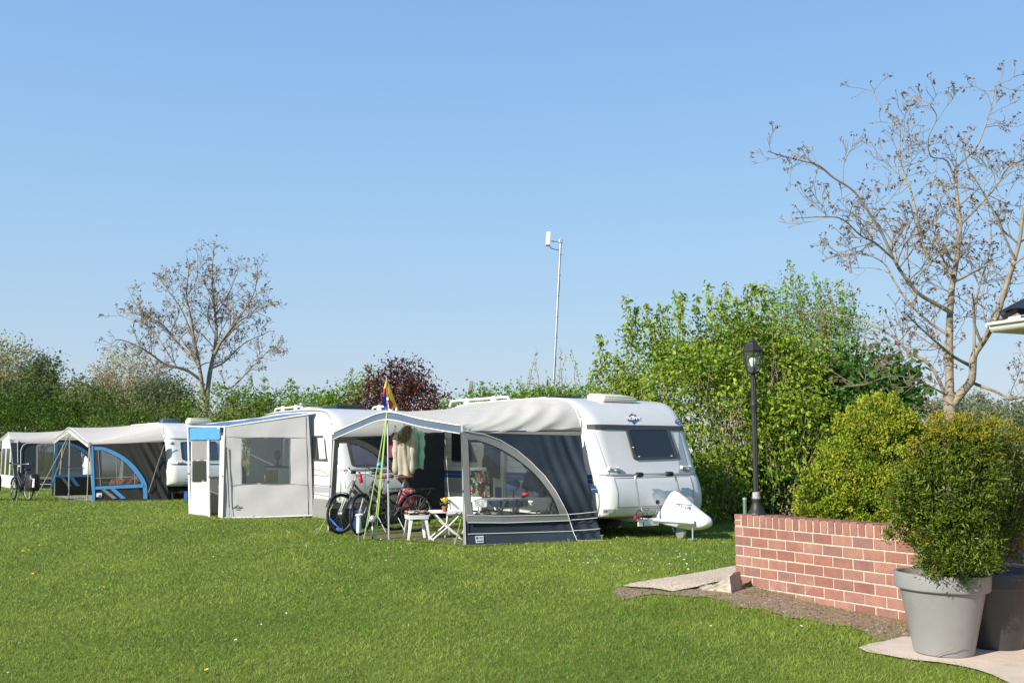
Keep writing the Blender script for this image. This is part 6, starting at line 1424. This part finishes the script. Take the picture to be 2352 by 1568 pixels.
tp_ = at(*r3(168, 1180), mq.y + .25) - Vector((mq.x, mq.y, 0)); mb = MB(); mb.tube([(0, 0, .06), tp_], .02, 7); mb.build('handle', M['blue_plastic'], ml, smooth=True); mb = MB(); mb.rbox((.0, 0, .04), (.12, .07, .08), .02); mb.build('head', M['blue_plastic'], ml, smooth=40)
# ---- the flag on the awning peak
fl_ = thing('pennant_flag', 'small yellow, red and blue flag on a white stick at the awning peak', 'flag', CT, 0)
ft_ = at(*zf(1250, 1300, 7.84)(990, 350), CT.y) - CT; z8 = zf(1250, 1300, 7.84)
mb = MB(); mb.tube([(0, 0, -.05), ft_], .008, 6); mb.build('stick', M['white'], fl_, smooth=True)
def fz(X, Y, dy=0): return at(*z8(X, Y), CT.y + dy)
def flagpart(name, pts, m, dy=0):
    mb = MB(); mb.slab([fz(X, Y, dy + d) for X, Y, d in pts], (0, .004, 0)); mb.build(name, m, fl_, world=True)
fm_ = lambda n, c: mat(n, c, .7, trans=.25)
Yw, Rd, Bl, Ol = fm_('flag_yellow', (.75, .52, .02)), fm_('flag_red', (.6, .03, .05)), fm_('flag_blue', (.04, .06, .36)), fm_('flag_shade_yellow', (.50, .42, .03))
mb = MB()
def flagface(u, v, side):                            # two folded halves of one hanging cloth
    L_, R_ = ([(970, 365, 0), (905, 640, -.03), (880, 880, -.05), (870, 1110, -.05)], [(990, 370, 0), (1000, 620, 0), (1020, 860, 0), (1030, 1190, 0)]) if side == 0 else ([(1000, 400, 0), (1030, 620, 0), (1045, 880, 0), (1045, 1215, 0)], [(1010, 400, .0), (1085, 600, .06), (1190, 880, .09), (1290, 1190, .10)])
    a, b = polyat([Vector(p) for p in L_], v), polyat([Vector(p) for p in R_], v); q = a.lerp(b, u); return fz(q.x, q.y + (70 * u * (v ** 4) if side == 0 else 0), q.z + .015 * math.sin(u * 5 + v * 6))
for v0, v1, m, nm in ((0, .34, Yw, 'flag_top_band'), (.34, .64, Rd, 'flag_middle_band'), (.64, 1, Bl, 'flag_lower_band')):
    mb = MB(); mb.grid(lambda u, v: flagface(u, lerp(v0, v1, v), 0), 6, 6); mb.build(nm, m, fl_, world=True, smooth=True)
mb = MB(); mb.grid(lambda u, v: flagface(u, v, 1), 8, 14); mb.build('flag_fold', Yw, fl_, world=True, smooth=True)
flagpart('flag_fold_red', [(1052, 890, -.01), (1180, 1080, .06), (1125, 1240, .06), (1050, 1200, -.01)], Rd, -.02); flagpart('flag_fold_blue', [(1052, 1090, -.01), (1110, 1130, .02), (1052, 1180, -.01)], Bl, -.03); flagpart('care_tag', [(985, 890, 0), (1040, 885, 0), (1045, 970, 0), (990, 975, 0)], M['white'], -.03)
# ---- inside the grey porch awning, and under the older caravan
kc = pa.pt(1075, 900); kk_ = mv.w(Bx - .9, -.45, 0)
cb = thing('camping_cupboard', 'beige camping cupboard standing inside the plain grey porch awning', 'cupboard', (kk_.x, kk_.y, 0), ROT)
mb = MB(); mb.rbox((0, 0, .62), (.8, .45, 1.0), .01); mb.build('cabinet', M['cream'], cb); mb = MB(); mb.rbox((0, 0, 1.14), (.84, .49, .03), .008); mb.build('worktop', M['darkgrey'], cb)
for x in (-.2, .2): mb = MB(); mb.rbox((x, -.235, .62), (.36, .02, .9), .006); mb.build('door', M['wood'], cb)
for sx in (-1, 1):
    mb = MB(); mb.box((sx * .36, 0, .06), (.05, .4, .12)); mb.build('leg', M['darkgrey'], cb)
fn2 = thing('table_fan', 'round dark fan standing on the cupboard inside the grey porch awning', 'fan', (kk_.x - .1, kk_.y, 1.155), ROT)
mb = MB(); mb.lathe([(0, 0), (.08, 0), (.08, .02), (.015, .03), (.015, .16)], 14); mb.build('stand', M['black'], fn2, smooth=40); mb = MB(); mb.lathe([(0, -.04), (.10, -.04), (.13, 0), (.10, .04), (0, .04)], 18, (0, 0, .26), Matrix.Rotation(R(90), 4, 'X')); mb.build('head', M['darkgrey'], fn2, smooth=40)
ch = A0.lerp(B0, .35) + u_ * .75; lounger_chair((ch.x, ch.y), R(-40), 'white chair with a dark pad inside the grey porch awning', 'navy', 'dark padded cushion on the chair inside the porch awning', 1.06)
tq = A0.lerp(D0, .38) + (B0 - A0).normalized() * .55
ck = thing('side_cabinet', 'low wooden side cabinet in the doorway of the grey porch awning', 'cabinet', (tq.x, tq.y, 0), ROT); mb = MB(); mb.rbox((0, 0, .36), (.55, .5, .60), .01); mb.build('cabinet', M['wood'], ck); mb = MB(); mb.rbox((0, 0, .675), (.6, .55, .03), .008); mb.build('worktop', M['cream'], ck)
mb = MB(); mb.rbox((0, -.255, .36), (.5, .02, .54), .006); mb.build('door', M['wood'], ck)
bk_ = thing('bread_basket', 'orange brown basket on the side cabinet in the porch awning doorway', 'basket', (tq.x, tq.y, .69), ROT); mb = MB(); mb.lathe([(0, 0), (.12, 0), (.16, .10), (.165, .12), (.15, .12), (.11, .02), (0, .02)], 18); mb.build('bowl', mat('wicker', (.34, .15, .04), .8, var=.3, vscale=60), bk_, smooth=40)
mb = MB(); mb.lathe([(0, .03), (.1, .05), (.13, .11), (.09, .16), (0, .18)], 14); mb.build('bread', mat('bread_crust', (.40, .20, .07), .8, var=.3, vscale=20), bk_, smooth=True)
t2 = pb.pt(1560, 900, -.9); x2 = xtable((t2.x, t2.y), R(20), 'low white table with an orange cloth behind the blue trimmed window', .95, .6, .62, 'white')
mb = MB(); mb.grid(lambda u, v: (lerp(-.52, .52, u), lerp(-.34, .34, v), .635 - .16 * max(0, abs(u - .5) * 2 - .9) / .1 * (1 + .2 * math.sin(v * 20)) - .16 * max(0, abs(v - .5) * 2 - .9) / .1), 30, 20); o = mb.build('tablecloth', print_mat('orange_print', (.62, .14, .07), [(.7, .5, .35), (.45, .05, .04)], 12), None, smooth=True); o.location = (t2.x, t2.y, 0); o.rotation_euler.z = R(20); tag(o, 'orange red patterned cloth on the table inside the black and blue awning', 'tablecloth')
qb = G(*r1(2210, 1152)); bx = thing('storage_crate', 'blue storage crate under the older cream caravan', 'crate', (qb.x + .1, qb.y + .75, 0), ROT); mb = MB(); mb.rbox((0, 0, .12), (.34, .34, .24), .02); mb.build('box', M['blue_plastic'], bx, smooth=40); mb = MB(); mb.rbox((0, 0, .255), (.37, .37, .03), .01); mb.build('lid', M['blue_stripe'], bx, smooth=40)
qb = G(*r1(2128, 1130)); bx = thing('gas_bottle', 'dark red gas bottle lying in the shade under the older caravan', 'gas bottle', (qb.x, qb.y + .5, 0), ROT); mb = MB(); mb.lathe([(.11, 0), (.13, .03), (.13, .22), (.09, .29), (.04, .31), (0, .31)], 18); mb.build('tank', mat('dull_red_paint', (.16, .03, .02), .6), bx, smooth=40); mb = MB(); mb.lathe([(.03, .31), (.03, .37), (0, .37)], 10); mb.build('valve', M['steel'], bx)
# ------------------------------------------------------------------ brick wall, lamp post, pots, mast, roof corner
Wl, Wr = G(1690, 1338, .10), G(2085, 1428, 0)
wd = (Wr - Wl); wd.z = 0; wd.normalize(); wnr = Vector((wd.y, -wd.x, 0)); wnr = -wnr if wnr.y > 0 else wnr; wbk = -wnr
CH = 21.6 / (F / Wl.y); BL = CH * 2.36; TOP = at(1690, 1179, Wl.y).z; COP = .128; LEN = 6.0; TH_W = BL * .98
wt = thing('brick_wall', 'low red brick garden wall with an upright brick coping and pale mortar', 'wall', (Wl.x, Wl.y, 0), math.atan2(wd.y, wd.x))
def brick_mat():
    m, nt, N, L, B = nodes('garden_brick'); a = N.new('ShaderNodeAttribute'); a.attribute_name = 'col'; tc = N.new('ShaderNodeTexCoord')
    n1 = N.new('ShaderNodeTexNoise'); n1.inputs['Scale'].default_value = 9; n1.inputs['Detail'].default_value = 7; n1.inputs['Roughness'].default_value = .7; L.new(tc.outputs['Object'], n1.inputs['Vector'])
    mr = N.new('ShaderNodeMapRange'); mr.inputs['From Min'].default_value = .3; mr.inputs['From Max'].default_value = .7; mr.inputs['To Min'].default_value = .8; mr.inputs['To Max'].default_value = 1.2; L.new(n1.outputs['Fac'], mr.inputs['Value'])
    sc = N.new('ShaderNodeVectorMath'); sc.operation = 'SCALE'; L.new(a.outputs['Color'], sc.inputs[0]); L.new(mr.outputs[0], sc.inputs['Scale'])
    n2 = N.new('ShaderNodeTexNoise'); n2.inputs['Scale'].default_value = 3.1; n2.inputs['Detail'].default_value = 9; n2.inputs['Roughness'].default_value = .75; L.new(tc.outputs['Object'], n2.inputs['Vector'])
    r2 = N.new('ShaderNodeMapRange'); r2.inputs['From Min'].default_value = .55; r2.inputs['From Max'].default_value = .78; r2.inputs['To Max'].default_value = .45; L.new(n2.outputs['Fac'], r2.inputs['Value'])
    mm = N.new('ShaderNodeMix'); mm.data_type = 'RGBA'; mm.inputs[7].default_value = (.52, .36, .30, 1); L.new(r2.outputs[0], mm.inputs[0]); L.new(sc.outputs[0], mm.inputs[6]); L.new(mm.outputs[2], B.inputs['Base Color'])
    n3 = N.new('ShaderNodeTexNoise'); n3.inputs['Scale'].default_value = 60; n3.inputs['Detail'].default_value = 6; L.new(tc.outputs['Object'], n3.inputs['Vector']); bp = N.new('ShaderNodeBump'); bp.inputs['Strength'].default_value = .35; bp.inputs['Distance'].default_value = .006
    L.new(n3.outputs['Fac'], bp.inputs['Height']); L.new(bp.outputs['Normal'], B.inputs['Normal']); B.inputs['Roughness'].default_value = .85; return m
bm_, cols = MB(), []
pal = [(.27, .118, .085), (.29, .128, .09), (.25, .108, .08), (.31, .15, .112), (.27, .135, .10), (.24, .12, .095), (.31, .155, .12)]
def brick(x0, x1, y0, y1, z0, z1, c=None, j=.0022, ch=.004):
    c = c or random.choice(pal); k = random.uniform(.93, 1.08); c = tuple(v * k for v in c); vs = []
    x0 += random.uniform(-j, j); x1 += random.uniform(-j, j); z0 += random.uniform(-j, j); z1 += random.uniform(-j, j); y0 += random.uniform(-j, j) * .7
    # front face inset ring gives a worn arris
    for (a, b, y) in ((0, 0, y0 + ch), (ch, ch, y0), (0, 0, y1)): vs += [Vector((x0 + a, y, z0 + b)), Vector((x1 - a, y, z0 + b)), Vector((x1 - a, y, z1 - b)), Vector((x0 + a, y, z1 - b))]
    fs = [(4, 5, 6, 7), (0, 1, 5, 4), (1, 2, 6, 5), (2, 3, 7, 6), (3, 0, 4, 7), (1, 0, 8, 9), (2, 1, 9, 10), (3, 2, 10, 11), (0, 3, 11, 8), (11, 10, 9, 8)]
    bm_.add(vs, fs); cols.extend([c] * 12)
g = .014; zc = TOP - COP; row = 0
while zc > -.3:
    off = 0 if row % 2 else -BL / 2; x = off; low = row >= 7
    while x < LEN:
        a, b = max(x, 0) + g / 2, min(x + BL, LEN) - g / 2
        if b - a > .03: brick(a if a > g else .0, b, -.010 if low else 0, TH_W, zc - CH + g / 2 + .001, zc - g / 2, (.46, .33, .28) if low else None)
        x += BL
    zc -= CH; row += 1
x = 0.0; cw = CH * .885
hdr = BL * .42
for k in range(2): brick(.0, hdr - g, 0, TH_W, TOP - COP + g / 2 + k * COP / 2 + .002, TOP - COP + (k + 1) * COP / 2 - .004)
x = hdr
while x < LEN: brick(x + g * .55, x + cw - g * .55, -.002, TH_W, TOP - COP + g / 2, TOP + random.uniform(-.004, .004)); x += cw
wb_ = bm_.build('brickwork', brick_mat(), wt, fixn=True); ca = wb_.data.color_attributes.new('col', 'FLOAT_COLOR', 'POINT')
c4 = np.ones((len(cols), 4), np.float32); c4[:, :3] = cols; ca.data.foreach_set('color', c4.ravel())
mo = MB(); mo.box((LEN / 2, TH_W / 2 + .003, (TOP - .012 - .35) / 2), (LEN - .01, TH_W - .008, TOP - .012 + .35)); mo.build('mortar', mat('pale_mortar', (.48, .43, .345), .95, var=.2, vscale=20, bump=.5, bscale=60, dirt=((.3, .27, .2), 8, .5)), wt)
# lamp post on the wall end
r6 = zf(2550, 1180, 1.913)
lx = onp(1738, 1172, Wl + wbk * TH_W * .45, wnr); LP = Vector((lx.x, lx.y, TOP))
LS = (F / LP.y) / .645268 * 1.913; Zl = lambda Y: (1233 - Y) / LS; Rl = lambda h: h / LS
lp_ = thing('lamp_post', 'black cast iron lamp post with a hexagonal lantern on the end of the brick wall', 'lamp post', LP, R(20))
mb = MB(); mb.lathe([(Rl(62), 0), (Rl(62), Zl(1226)), (Rl(52), Zl(1214)), (Rl(42), Zl(1196)), (Rl(33), Zl(1172)), (Rl(28), Zl(1150)), (Rl(31), Zl(1140)), (Rl(31), Zl(1128))], 24); mb.build('base', M['iron'], lp_, smooth=40)
mb = MB(); mb.lathe([(Rl(29), Zl(1128)), (Rl(30), Zl(1118)), (Rl(26), Zl(1110)), (Rl(27), Zl(1094)), (Rl(24), Zl(1085)), (Rl(18), Zl(1082))], 24); mb.build('worn_collar', mat('worn_paint', (.30, .29, .30), .6, var=.9, vscale=30), lp_, smooth=40)
mb = MB()
def flute(Y0, Y1, hw):
    vs = []; n = 32
    for Y in (Y0, Y1):
        for j in range(n): a = 2 * math.pi * j / n; rr = Rl(hw) * (1 if j % 4 < 2 else .86); vs.append((rr * math.cos(a), rr * math.sin(a), Zl(Y)))
    mb.add(vs, [(j, (j + 1) % n, n + (j + 1) % n, n + j) for j in range(n)])
flute(1085, 545, 18); flute(460, 318, 18)
mb.lathe([(Rl(19), Zl(548)), (Rl(20), Zl(540)), (Rl(18), Zl(520)), (Rl(24), Zl(508)), (Rl(25), Zl(492)), (Rl(21), Zl(478)), (Rl(22), Zl(470)), (Rl(22), Zl(463)), (Rl(17), Zl(456))], 24)
mb.lathe([(Rl(18), Zl(320)), (Rl(20), Zl(305)), (Rl(15), Zl(298)), (Rl(17), Zl(288)), (Rl(38), Zl(284)), (Rl(42), Zl(278)), (Rl(40), Zl(272)), (0, Zl(270))], 24); mb.build('post', M['iron'], lp_, smooth=35)
fr = MB(); ring = lambda hw, Y: [Vector((Rl(hw) * math.cos(R(60 * k)), Rl(hw) * math.sin(R(60 * k)), Zl(Y))) for k in range(6)]
lo_, hi_ = ring(44, 272), ring(72, 132)
for a, b in zip(lo_, hi_): fr.tube([a, b], Rl(3.6), 5)
fr.tube(lo_, Rl(4), 5, closed=True).tube(hi_, Rl(4), 5, closed=True); fr.build('lantern_frame', M['iron'], lp_)
gl = MB()
for k in range(6): gl.add([lo_[k], lo_[(k + 1) % 6], hi_[(k + 1) % 6], hi_[k]], [(0, 1, 2, 3)])
gl.build('pane', M['glass'], lp_)
rf_ = MB(); vs = []
for hw, Y in ((78, 134), (79, 126), (66, 112), (44, 88), (34, 72), (22, 62), (14, 58), (13, 50), (8, 44), (7, 34), (0.5, 30)): vs += ring(hw, Y)
rf_.add(vs, [(i * 6 + j, i * 6 + (j + 1) % 6, (i + 1) * 6 + (j + 1) % 6, (i + 1) * 6 + j) for i in range(10) for j in range(6)] + [tuple(range(6))[::-1]]); rf_.build('lantern_roof', M['iron'], lp_)
bu = MB(); bu.lathe([(Rl(12), Zl(240)), (Rl(14), Zl(228)), (Rl(22), Zl(210)), (Rl(25), Zl(196)), (Rl(20), Zl(182)), (Rl(10), Zl(176)), (0, Zl(174))], 20); bu.build('bulb', mat('opal_bulb', (.85, .85, .85), .35), lp_, smooth=True)
bu = MB(); bu.lathe([(Rl(16), Zl(272)), (Rl(16), Zl(242)), (Rl(11), Zl(240))], 16); bu.build('socket', M['black'], lp_, smooth=40)
# broken concrete lump at the wall end
ca_, cb_ = G(*r7(755, 378), .09), G(*r7(1022, 398), .09); cl = thing('concrete_lump', 'broken grey concrete lump wedged against the left end of the brick wall', 'concrete', (ca_.x, ca_.y, float(ground_z(ca_.x, ca_.y))), 0)
bmm = bmesh.new(); bmesh.ops.create_cube(bmm, size=1.0); bmesh.ops.subdivide_edges(bmm, edges=bmm.edges[:], cuts=7, use_grid_fill=True)
ex = cb_ - ca_; ex.z = 0; ln_ = ex.length; ex.normalize(); ey = Vector((-ex.y, ex.x, 0)); from mathutils import noise as mnoise
vs = []
for v in bmm.verts:
    u = v.co.x + .5; w = v.co.y + .25; h = (v.co.z + .5); H_ = .03 + .20 * max(0, (u - .05)) ** 1.1 * (1 - .35 * max(0, .3 - w)); p = ex * (u * ln_ * (1 - .1 * h * u)) + ey * (w * .34) + Vector((0, 0, h * H_ - .03))
    nz_ = mnoise.noise(p * 6) * .05 + mnoise.noise(p * 17) * .026 + mnoise.noise(p * 40) * .01; p += Vector((nz_ * .6, nz_ * .4, nz_)); v.co = p
me = bpy.data.meshes.new('chunk'); bmm.to_mesh(me); bmm.free(); me.materials.append(mat('weathered_concrete', (.42, .37, .31), .95, var=.3, vscale=12, bump=.8, bscale=30, dirt=((.22, .20, .15), 6, .7))); o = bpy.data.objects.new('chunk', me); COL.objects.link(o); o.parent = cl
# plant pots
def pot(label, C_, m, tilt=0, sc=1.0):
    t = thing('plant_pot', label, 'plant pot', C_, 0); Rm = Matrix.Rotation(R(tilt), 4, 'Y')
    mb = MB(); mb.lathe([(p[0] * sc, p[1] * sc) for p in ((.195, 0), (.207, .004), (.212, .02), (.298, .462), (.300, .468), (.327, .466), (.334, .474), (.340, .575), (.337, .585), (.322, .587), (.314, .580), (.305, .53), (.0, .50))], 64, (0, 0, .0), Rm); b = mb.build('tub', m, t, smooth=30)
    s = MB(); s.grid(lambda u, v: Rm @ Vector((.306 * sc * v * math.cos(u * 6.2832), .306 * sc * v * math.sin(u * 6.2832), .53 * sc + .018 * mnoise.noise(Vector((u * 9 * 1.0, v * 6, 0))))), 40, 8); s.build('potting_soil', M['soil'], t, smooth=True)
    return t
M['pot_grey'] = mat('pale_grey_pot', (.25, .247, .245), .42, var=.05, vscale=6, bump=.05, bscale=8, dirt=((.16, .15, .135), 4, .6), coat=.08)
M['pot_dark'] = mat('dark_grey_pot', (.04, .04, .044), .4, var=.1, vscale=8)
P1 = G(2168, 1503); pot('large pale grey plastic plant pot with a thick rim on the paving', (P1.x, P1.y, .016), M['pot_grey'], 1.2)
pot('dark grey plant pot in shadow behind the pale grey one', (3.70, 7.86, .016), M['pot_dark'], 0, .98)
st_ = MB(); q = P1 + Vector((-.16, -.16, .14)); st_.tube([Vector((P1.x - .14, P1.y - .19, .03)), Vector((P1.x - .05, P1.y - .26, .09)), Vector((P1.x + .02, P1.y - .27, .13))], .003, 4); o = st_.build('grass_stalk', mat('dry_stalk', (.22, .20, .10), .8)); tag(o, 'single dry grass stalk leaning on the foot of the pale grey pot', 'grass stalk')
# antenna mast behind the hedge
mB, mT = at(1271, 893, 30.0), at(1288, 549, 30.0); dirn = (mT - mB).normalized(); g0 = mB - dirn * (mB.z / dirn.z)
ms = thing('antenna_mast', 'tall slim leaning galvanised mast with a white antenna on a side arm', 'mast', g0, 0); r8z = zf(1900, 780, 2.376); aw_ = lambda X, Y: at(*r8z(X, Y), 30.0)
mb = MB(); mb.tube([g0, g0.lerp(mT, .5), mT], [.045, .04, .034], 10)
for k in range(9): p = g0.lerp(mT, .3 + .08 * k); mb.tube([p - dirn * .015, p + dirn * .015], .052, 10)
mb.build('pole', M['steel'], ms, world=True, smooth=40); mb = MB(); mb.tube([aw_(148, 187), aw_(228, 190)], .018, 8); mb.build('arm', M['steel'], ms, world=True); mb = MB(); mb.rbox(aw_(228, 186), (.12, .1, .12), .02); mb.build('clamp', M['alu'], ms, world=True)
mb = MB(); mb.rbox(aw_(122, 168), (.13, .26, .42), .04, Matrix.Rotation(R(4), 4, 'Y')); mb.build('antenna', M['white'], ms, world=True, smooth=40); mb = MB(); mb.tube(smooth_line([aw_(132, 225), aw_(150, 248), aw_(190, 258), aw_(216, 275), aw_(212, 420), aw_(218, 560), aw_(200, 760), aw_(190, 1000), aw_(185, 1250)], 4), .012, 5); mb.build('cable', M['black'], ms, world=True)
fq = zf(1200, 1200, 2.352); fo = at(*fq(1120, 480), 33.0); fd = thing('floodlight', 'small grey floodlight panel on a thin pole above the hedge line', 'floodlight', (fo.x, fo.y, 0), 0); mb = MB(); mb.tube([(0, 0, 0), (0, 0, at(*fq(1122, 425), 33.0).z)], .03, 6); mb.build('pole', M['steel'], fd)
mb = MB(); c = at(*fq(1120, 405), 33.0) - Vector((fo.x, fo.y, 0)); mb.rbox(c, (.13, .09, .32), .015, Matrix.Rotation(R(8), 4, 'Y')); mb.build('lamp_head', M['grey_trim'], fd, smooth=40); mb = MB(); mb.rbox(c - Vector((.03, -.02, .22)), (.13, .12, .1), .02); mb.build('driver_box', M['darkgrey'], fd)
sq_ = at(1711, 1175, 12.4); gs = thing('garden_stake', 'short pale green stake standing behind the brick wall beside the lamp post', 'stake', (sq_.x, sq_.y, 0), 0); mb = MB(); mb.tube([(0, 0, 0), (0, 0, at(1711, 1147, 12.4).z)], .022, 8); mb.build('rod', mat('green_stake', (.12, .19, .13), .6), gs, smooth=40); mb = MB(); mb.lathe([(.026, 0), (.026, .02), (0, .03)], 8, (0, 0, at(1711, 1147, 12.4).z)); mb.build('cap', M['grey_stripe'], gs)
# roof corner of the house at the right edge
K = at(2313, 741, 9.0); e1 = Vector((.39, -.92, 0)).normalized(); e2 = Vector((.92, .39, 0)).normalized(); hs = thing('house', 'corner of a house roof with black tiles and a white gutter at the right edge', 'house', (K.x, K.y, 0), 0)
M['tiles'] = mat('black_glazed_tiles', (.02, .02, .022), .35, var=.2, vscale=6); LA, LB, pit = 5.0, 4.6, math.tan(R(36))
def roofpt(a, b): return K + e1 * a + e2 * b + Vector((0, 0, .04 + min(a, b, LA - a + 0, LB - b) * pit))
rt = MB()
def tile(fn_pt, n1, n2):
    rt.grid(lambda u, v: fn_pt(u, v), n1, n2)
def faceA(u, v):                                     # slope above the visible gutter
    d = v * LB / 2; a = lerp(-.05 + d, LA - d, u); stp = (v * 9) % 1; wav = .03 * abs(math.sin(a * math.pi / .26)); return K + e1 * a + e2 * (d - .05) + Vector((0, 0, .05 + d * pit + .035 * (1 - stp) + wav))
def faceB(u, v):
    d = v * LB / 2; b = lerp(-.05 + d, LB - d, u); stp = (v * 9) % 1; wav = .03 * abs(math.sin(b * math.pi / .26)); return K + e2 * b + e1 * (d - .05) + Vector((0, 0, .05 + d * pit + .035 * (1 - stp) + wav))
rt.grid(faceA, 90, 63); rt.grid(faceB, 90, 63); rt.tube([roofpt(-.03, -.03) + Vector((0, 0, .05)), roofpt(LB / 2, LB / 2) + Vector((0, 0, .05))], .045, 8); rt.build('roof', M['tiles'], hs, world=True, smooth=45)
for d, o_, L_ in ((e1, e2, LA), (e2, e1, LB)):
    gt = MB(); gt.grid(lambda u, v: K + d * lerp(-.08, L_, u) - o_ * .06 + o_ * (.07 * math.cos(math.pi * (1 + v))) + Vector((0, 0, -.02 + .07 * math.sin(math.pi * (1 + v)))), 12, 10); gt.add([K + d * -.08 - o_ * .06 + o_ * (.07 * math.cos(math.pi * (1 + k / 10))) + Vector((0, 0, -.02 + .07 * math.sin(math.pi * (1 + k / 10)))) for k in range(11)], [tuple(range(11))])
    gt.tube([K + d * -.09 - o_ * .145 + Vector((0, 0, -.012)), K + d * L_ - o_ * .145 + Vector((0, 0, -.012))], .016, 8); go_ = gt.build('gutter', M['body_old'], hs, world=True, smooth=40)
    br = MB(); br.tube([K + d * .28 - o_ * .15 + Vector((0, 0, .012)), K + d * .28 + Vector((0, 0, .012))], .012, 5); br.build('bracket', M['darkgrey'], go_, world=True, root=hs)
sf = MB(); C4 = [K + e1 * .0 + e2 * .0, K + e1 * LA, K + e1 * LA + e2 * LB, K + e2 * LB]; sf.slab([p + Vector((0, 0, .03)) for p in C4], (0, 0, .02)); sf.build('soffit', M['body_old'], hs, world=True)
house_m, nt, N, L, B_ = nodes('house_brick'); tc = N.new('ShaderNodeTexCoord'); bt_ = N.new('ShaderNodeTexBrick'); sx_ = N.new('ShaderNodeSeparateXYZ'); cx_ = N.new('ShaderNodeCombineXYZ'); ad_ = N.new('ShaderNodeMath'); ad_.operation = 'ADD'
L.new(tc.outputs['Object'], sx_.inputs[0]); L.new(sx_.outputs['X'], ad_.inputs[0]); L.new(sx_.outputs['Y'], ad_.inputs[1]); L.new(ad_.outputs[0], cx_.inputs['X']); L.new(sx_.outputs['Z'], cx_.inputs['Y']); L.new(cx_.outputs[0], bt_.inputs['Vector'])
for k_, v_ in (('Color1', (.27, .13, .10, 1)), ('Color2', (.33, .17, .13, 1)), ('Mortar', (.44, .40, .33, 1)), ('Scale', 1.0), ('Brick Width', .22), ('Row Height', .075), ('Mortar Size', .006)): bt_.inputs[k_].default_value = v_
L.new(bt_.outputs['Color'], B_.inputs['Base Color']); B_.inputs['Roughness'].default_value = .9
wh = MB(); wh.slab([K + e1 * .6 + e2 * .6 - Vector((0, 0, K.z)), K + e1 * (LA - .3) + e2 * .6 - Vector((0, 0, K.z)), K + e1 * (LA - .3) + e2 * (LB - .3) - Vector((0, 0, K.z)), K + e1 * .6 + e2 * (LB - .3) - Vector((0, 0, K.z))], (0, 0, K.z - .002)); wh.build('wall', house_m, hs, world=True)
# low farm building across the field
bp_ = at(2112, 985, 92.0); fb = thing('barn', 'low grey roofed barn far across the field behind the box shrub', 'barn', (bp_.x, bp_.y, 0), R(12)); zt = at(2112, 978, 92).z; zr = at(2112, 962, 92).z
mb = MB(); mb.box((0, 0, zt / 2), (4.2, 6, zt)); mb.build('wall', mat('barn_wall', (.34, .32, .30), .9), fb); mb = MB(); mb.slab([(-2.4, -3.3, zt), (-2.4, 0, zr), (-2.4, 3.3, zt)], (4.8, 0, 0)); mb.build('roof', mat('barn_roof', (.36, .34, .34), .8), fb)
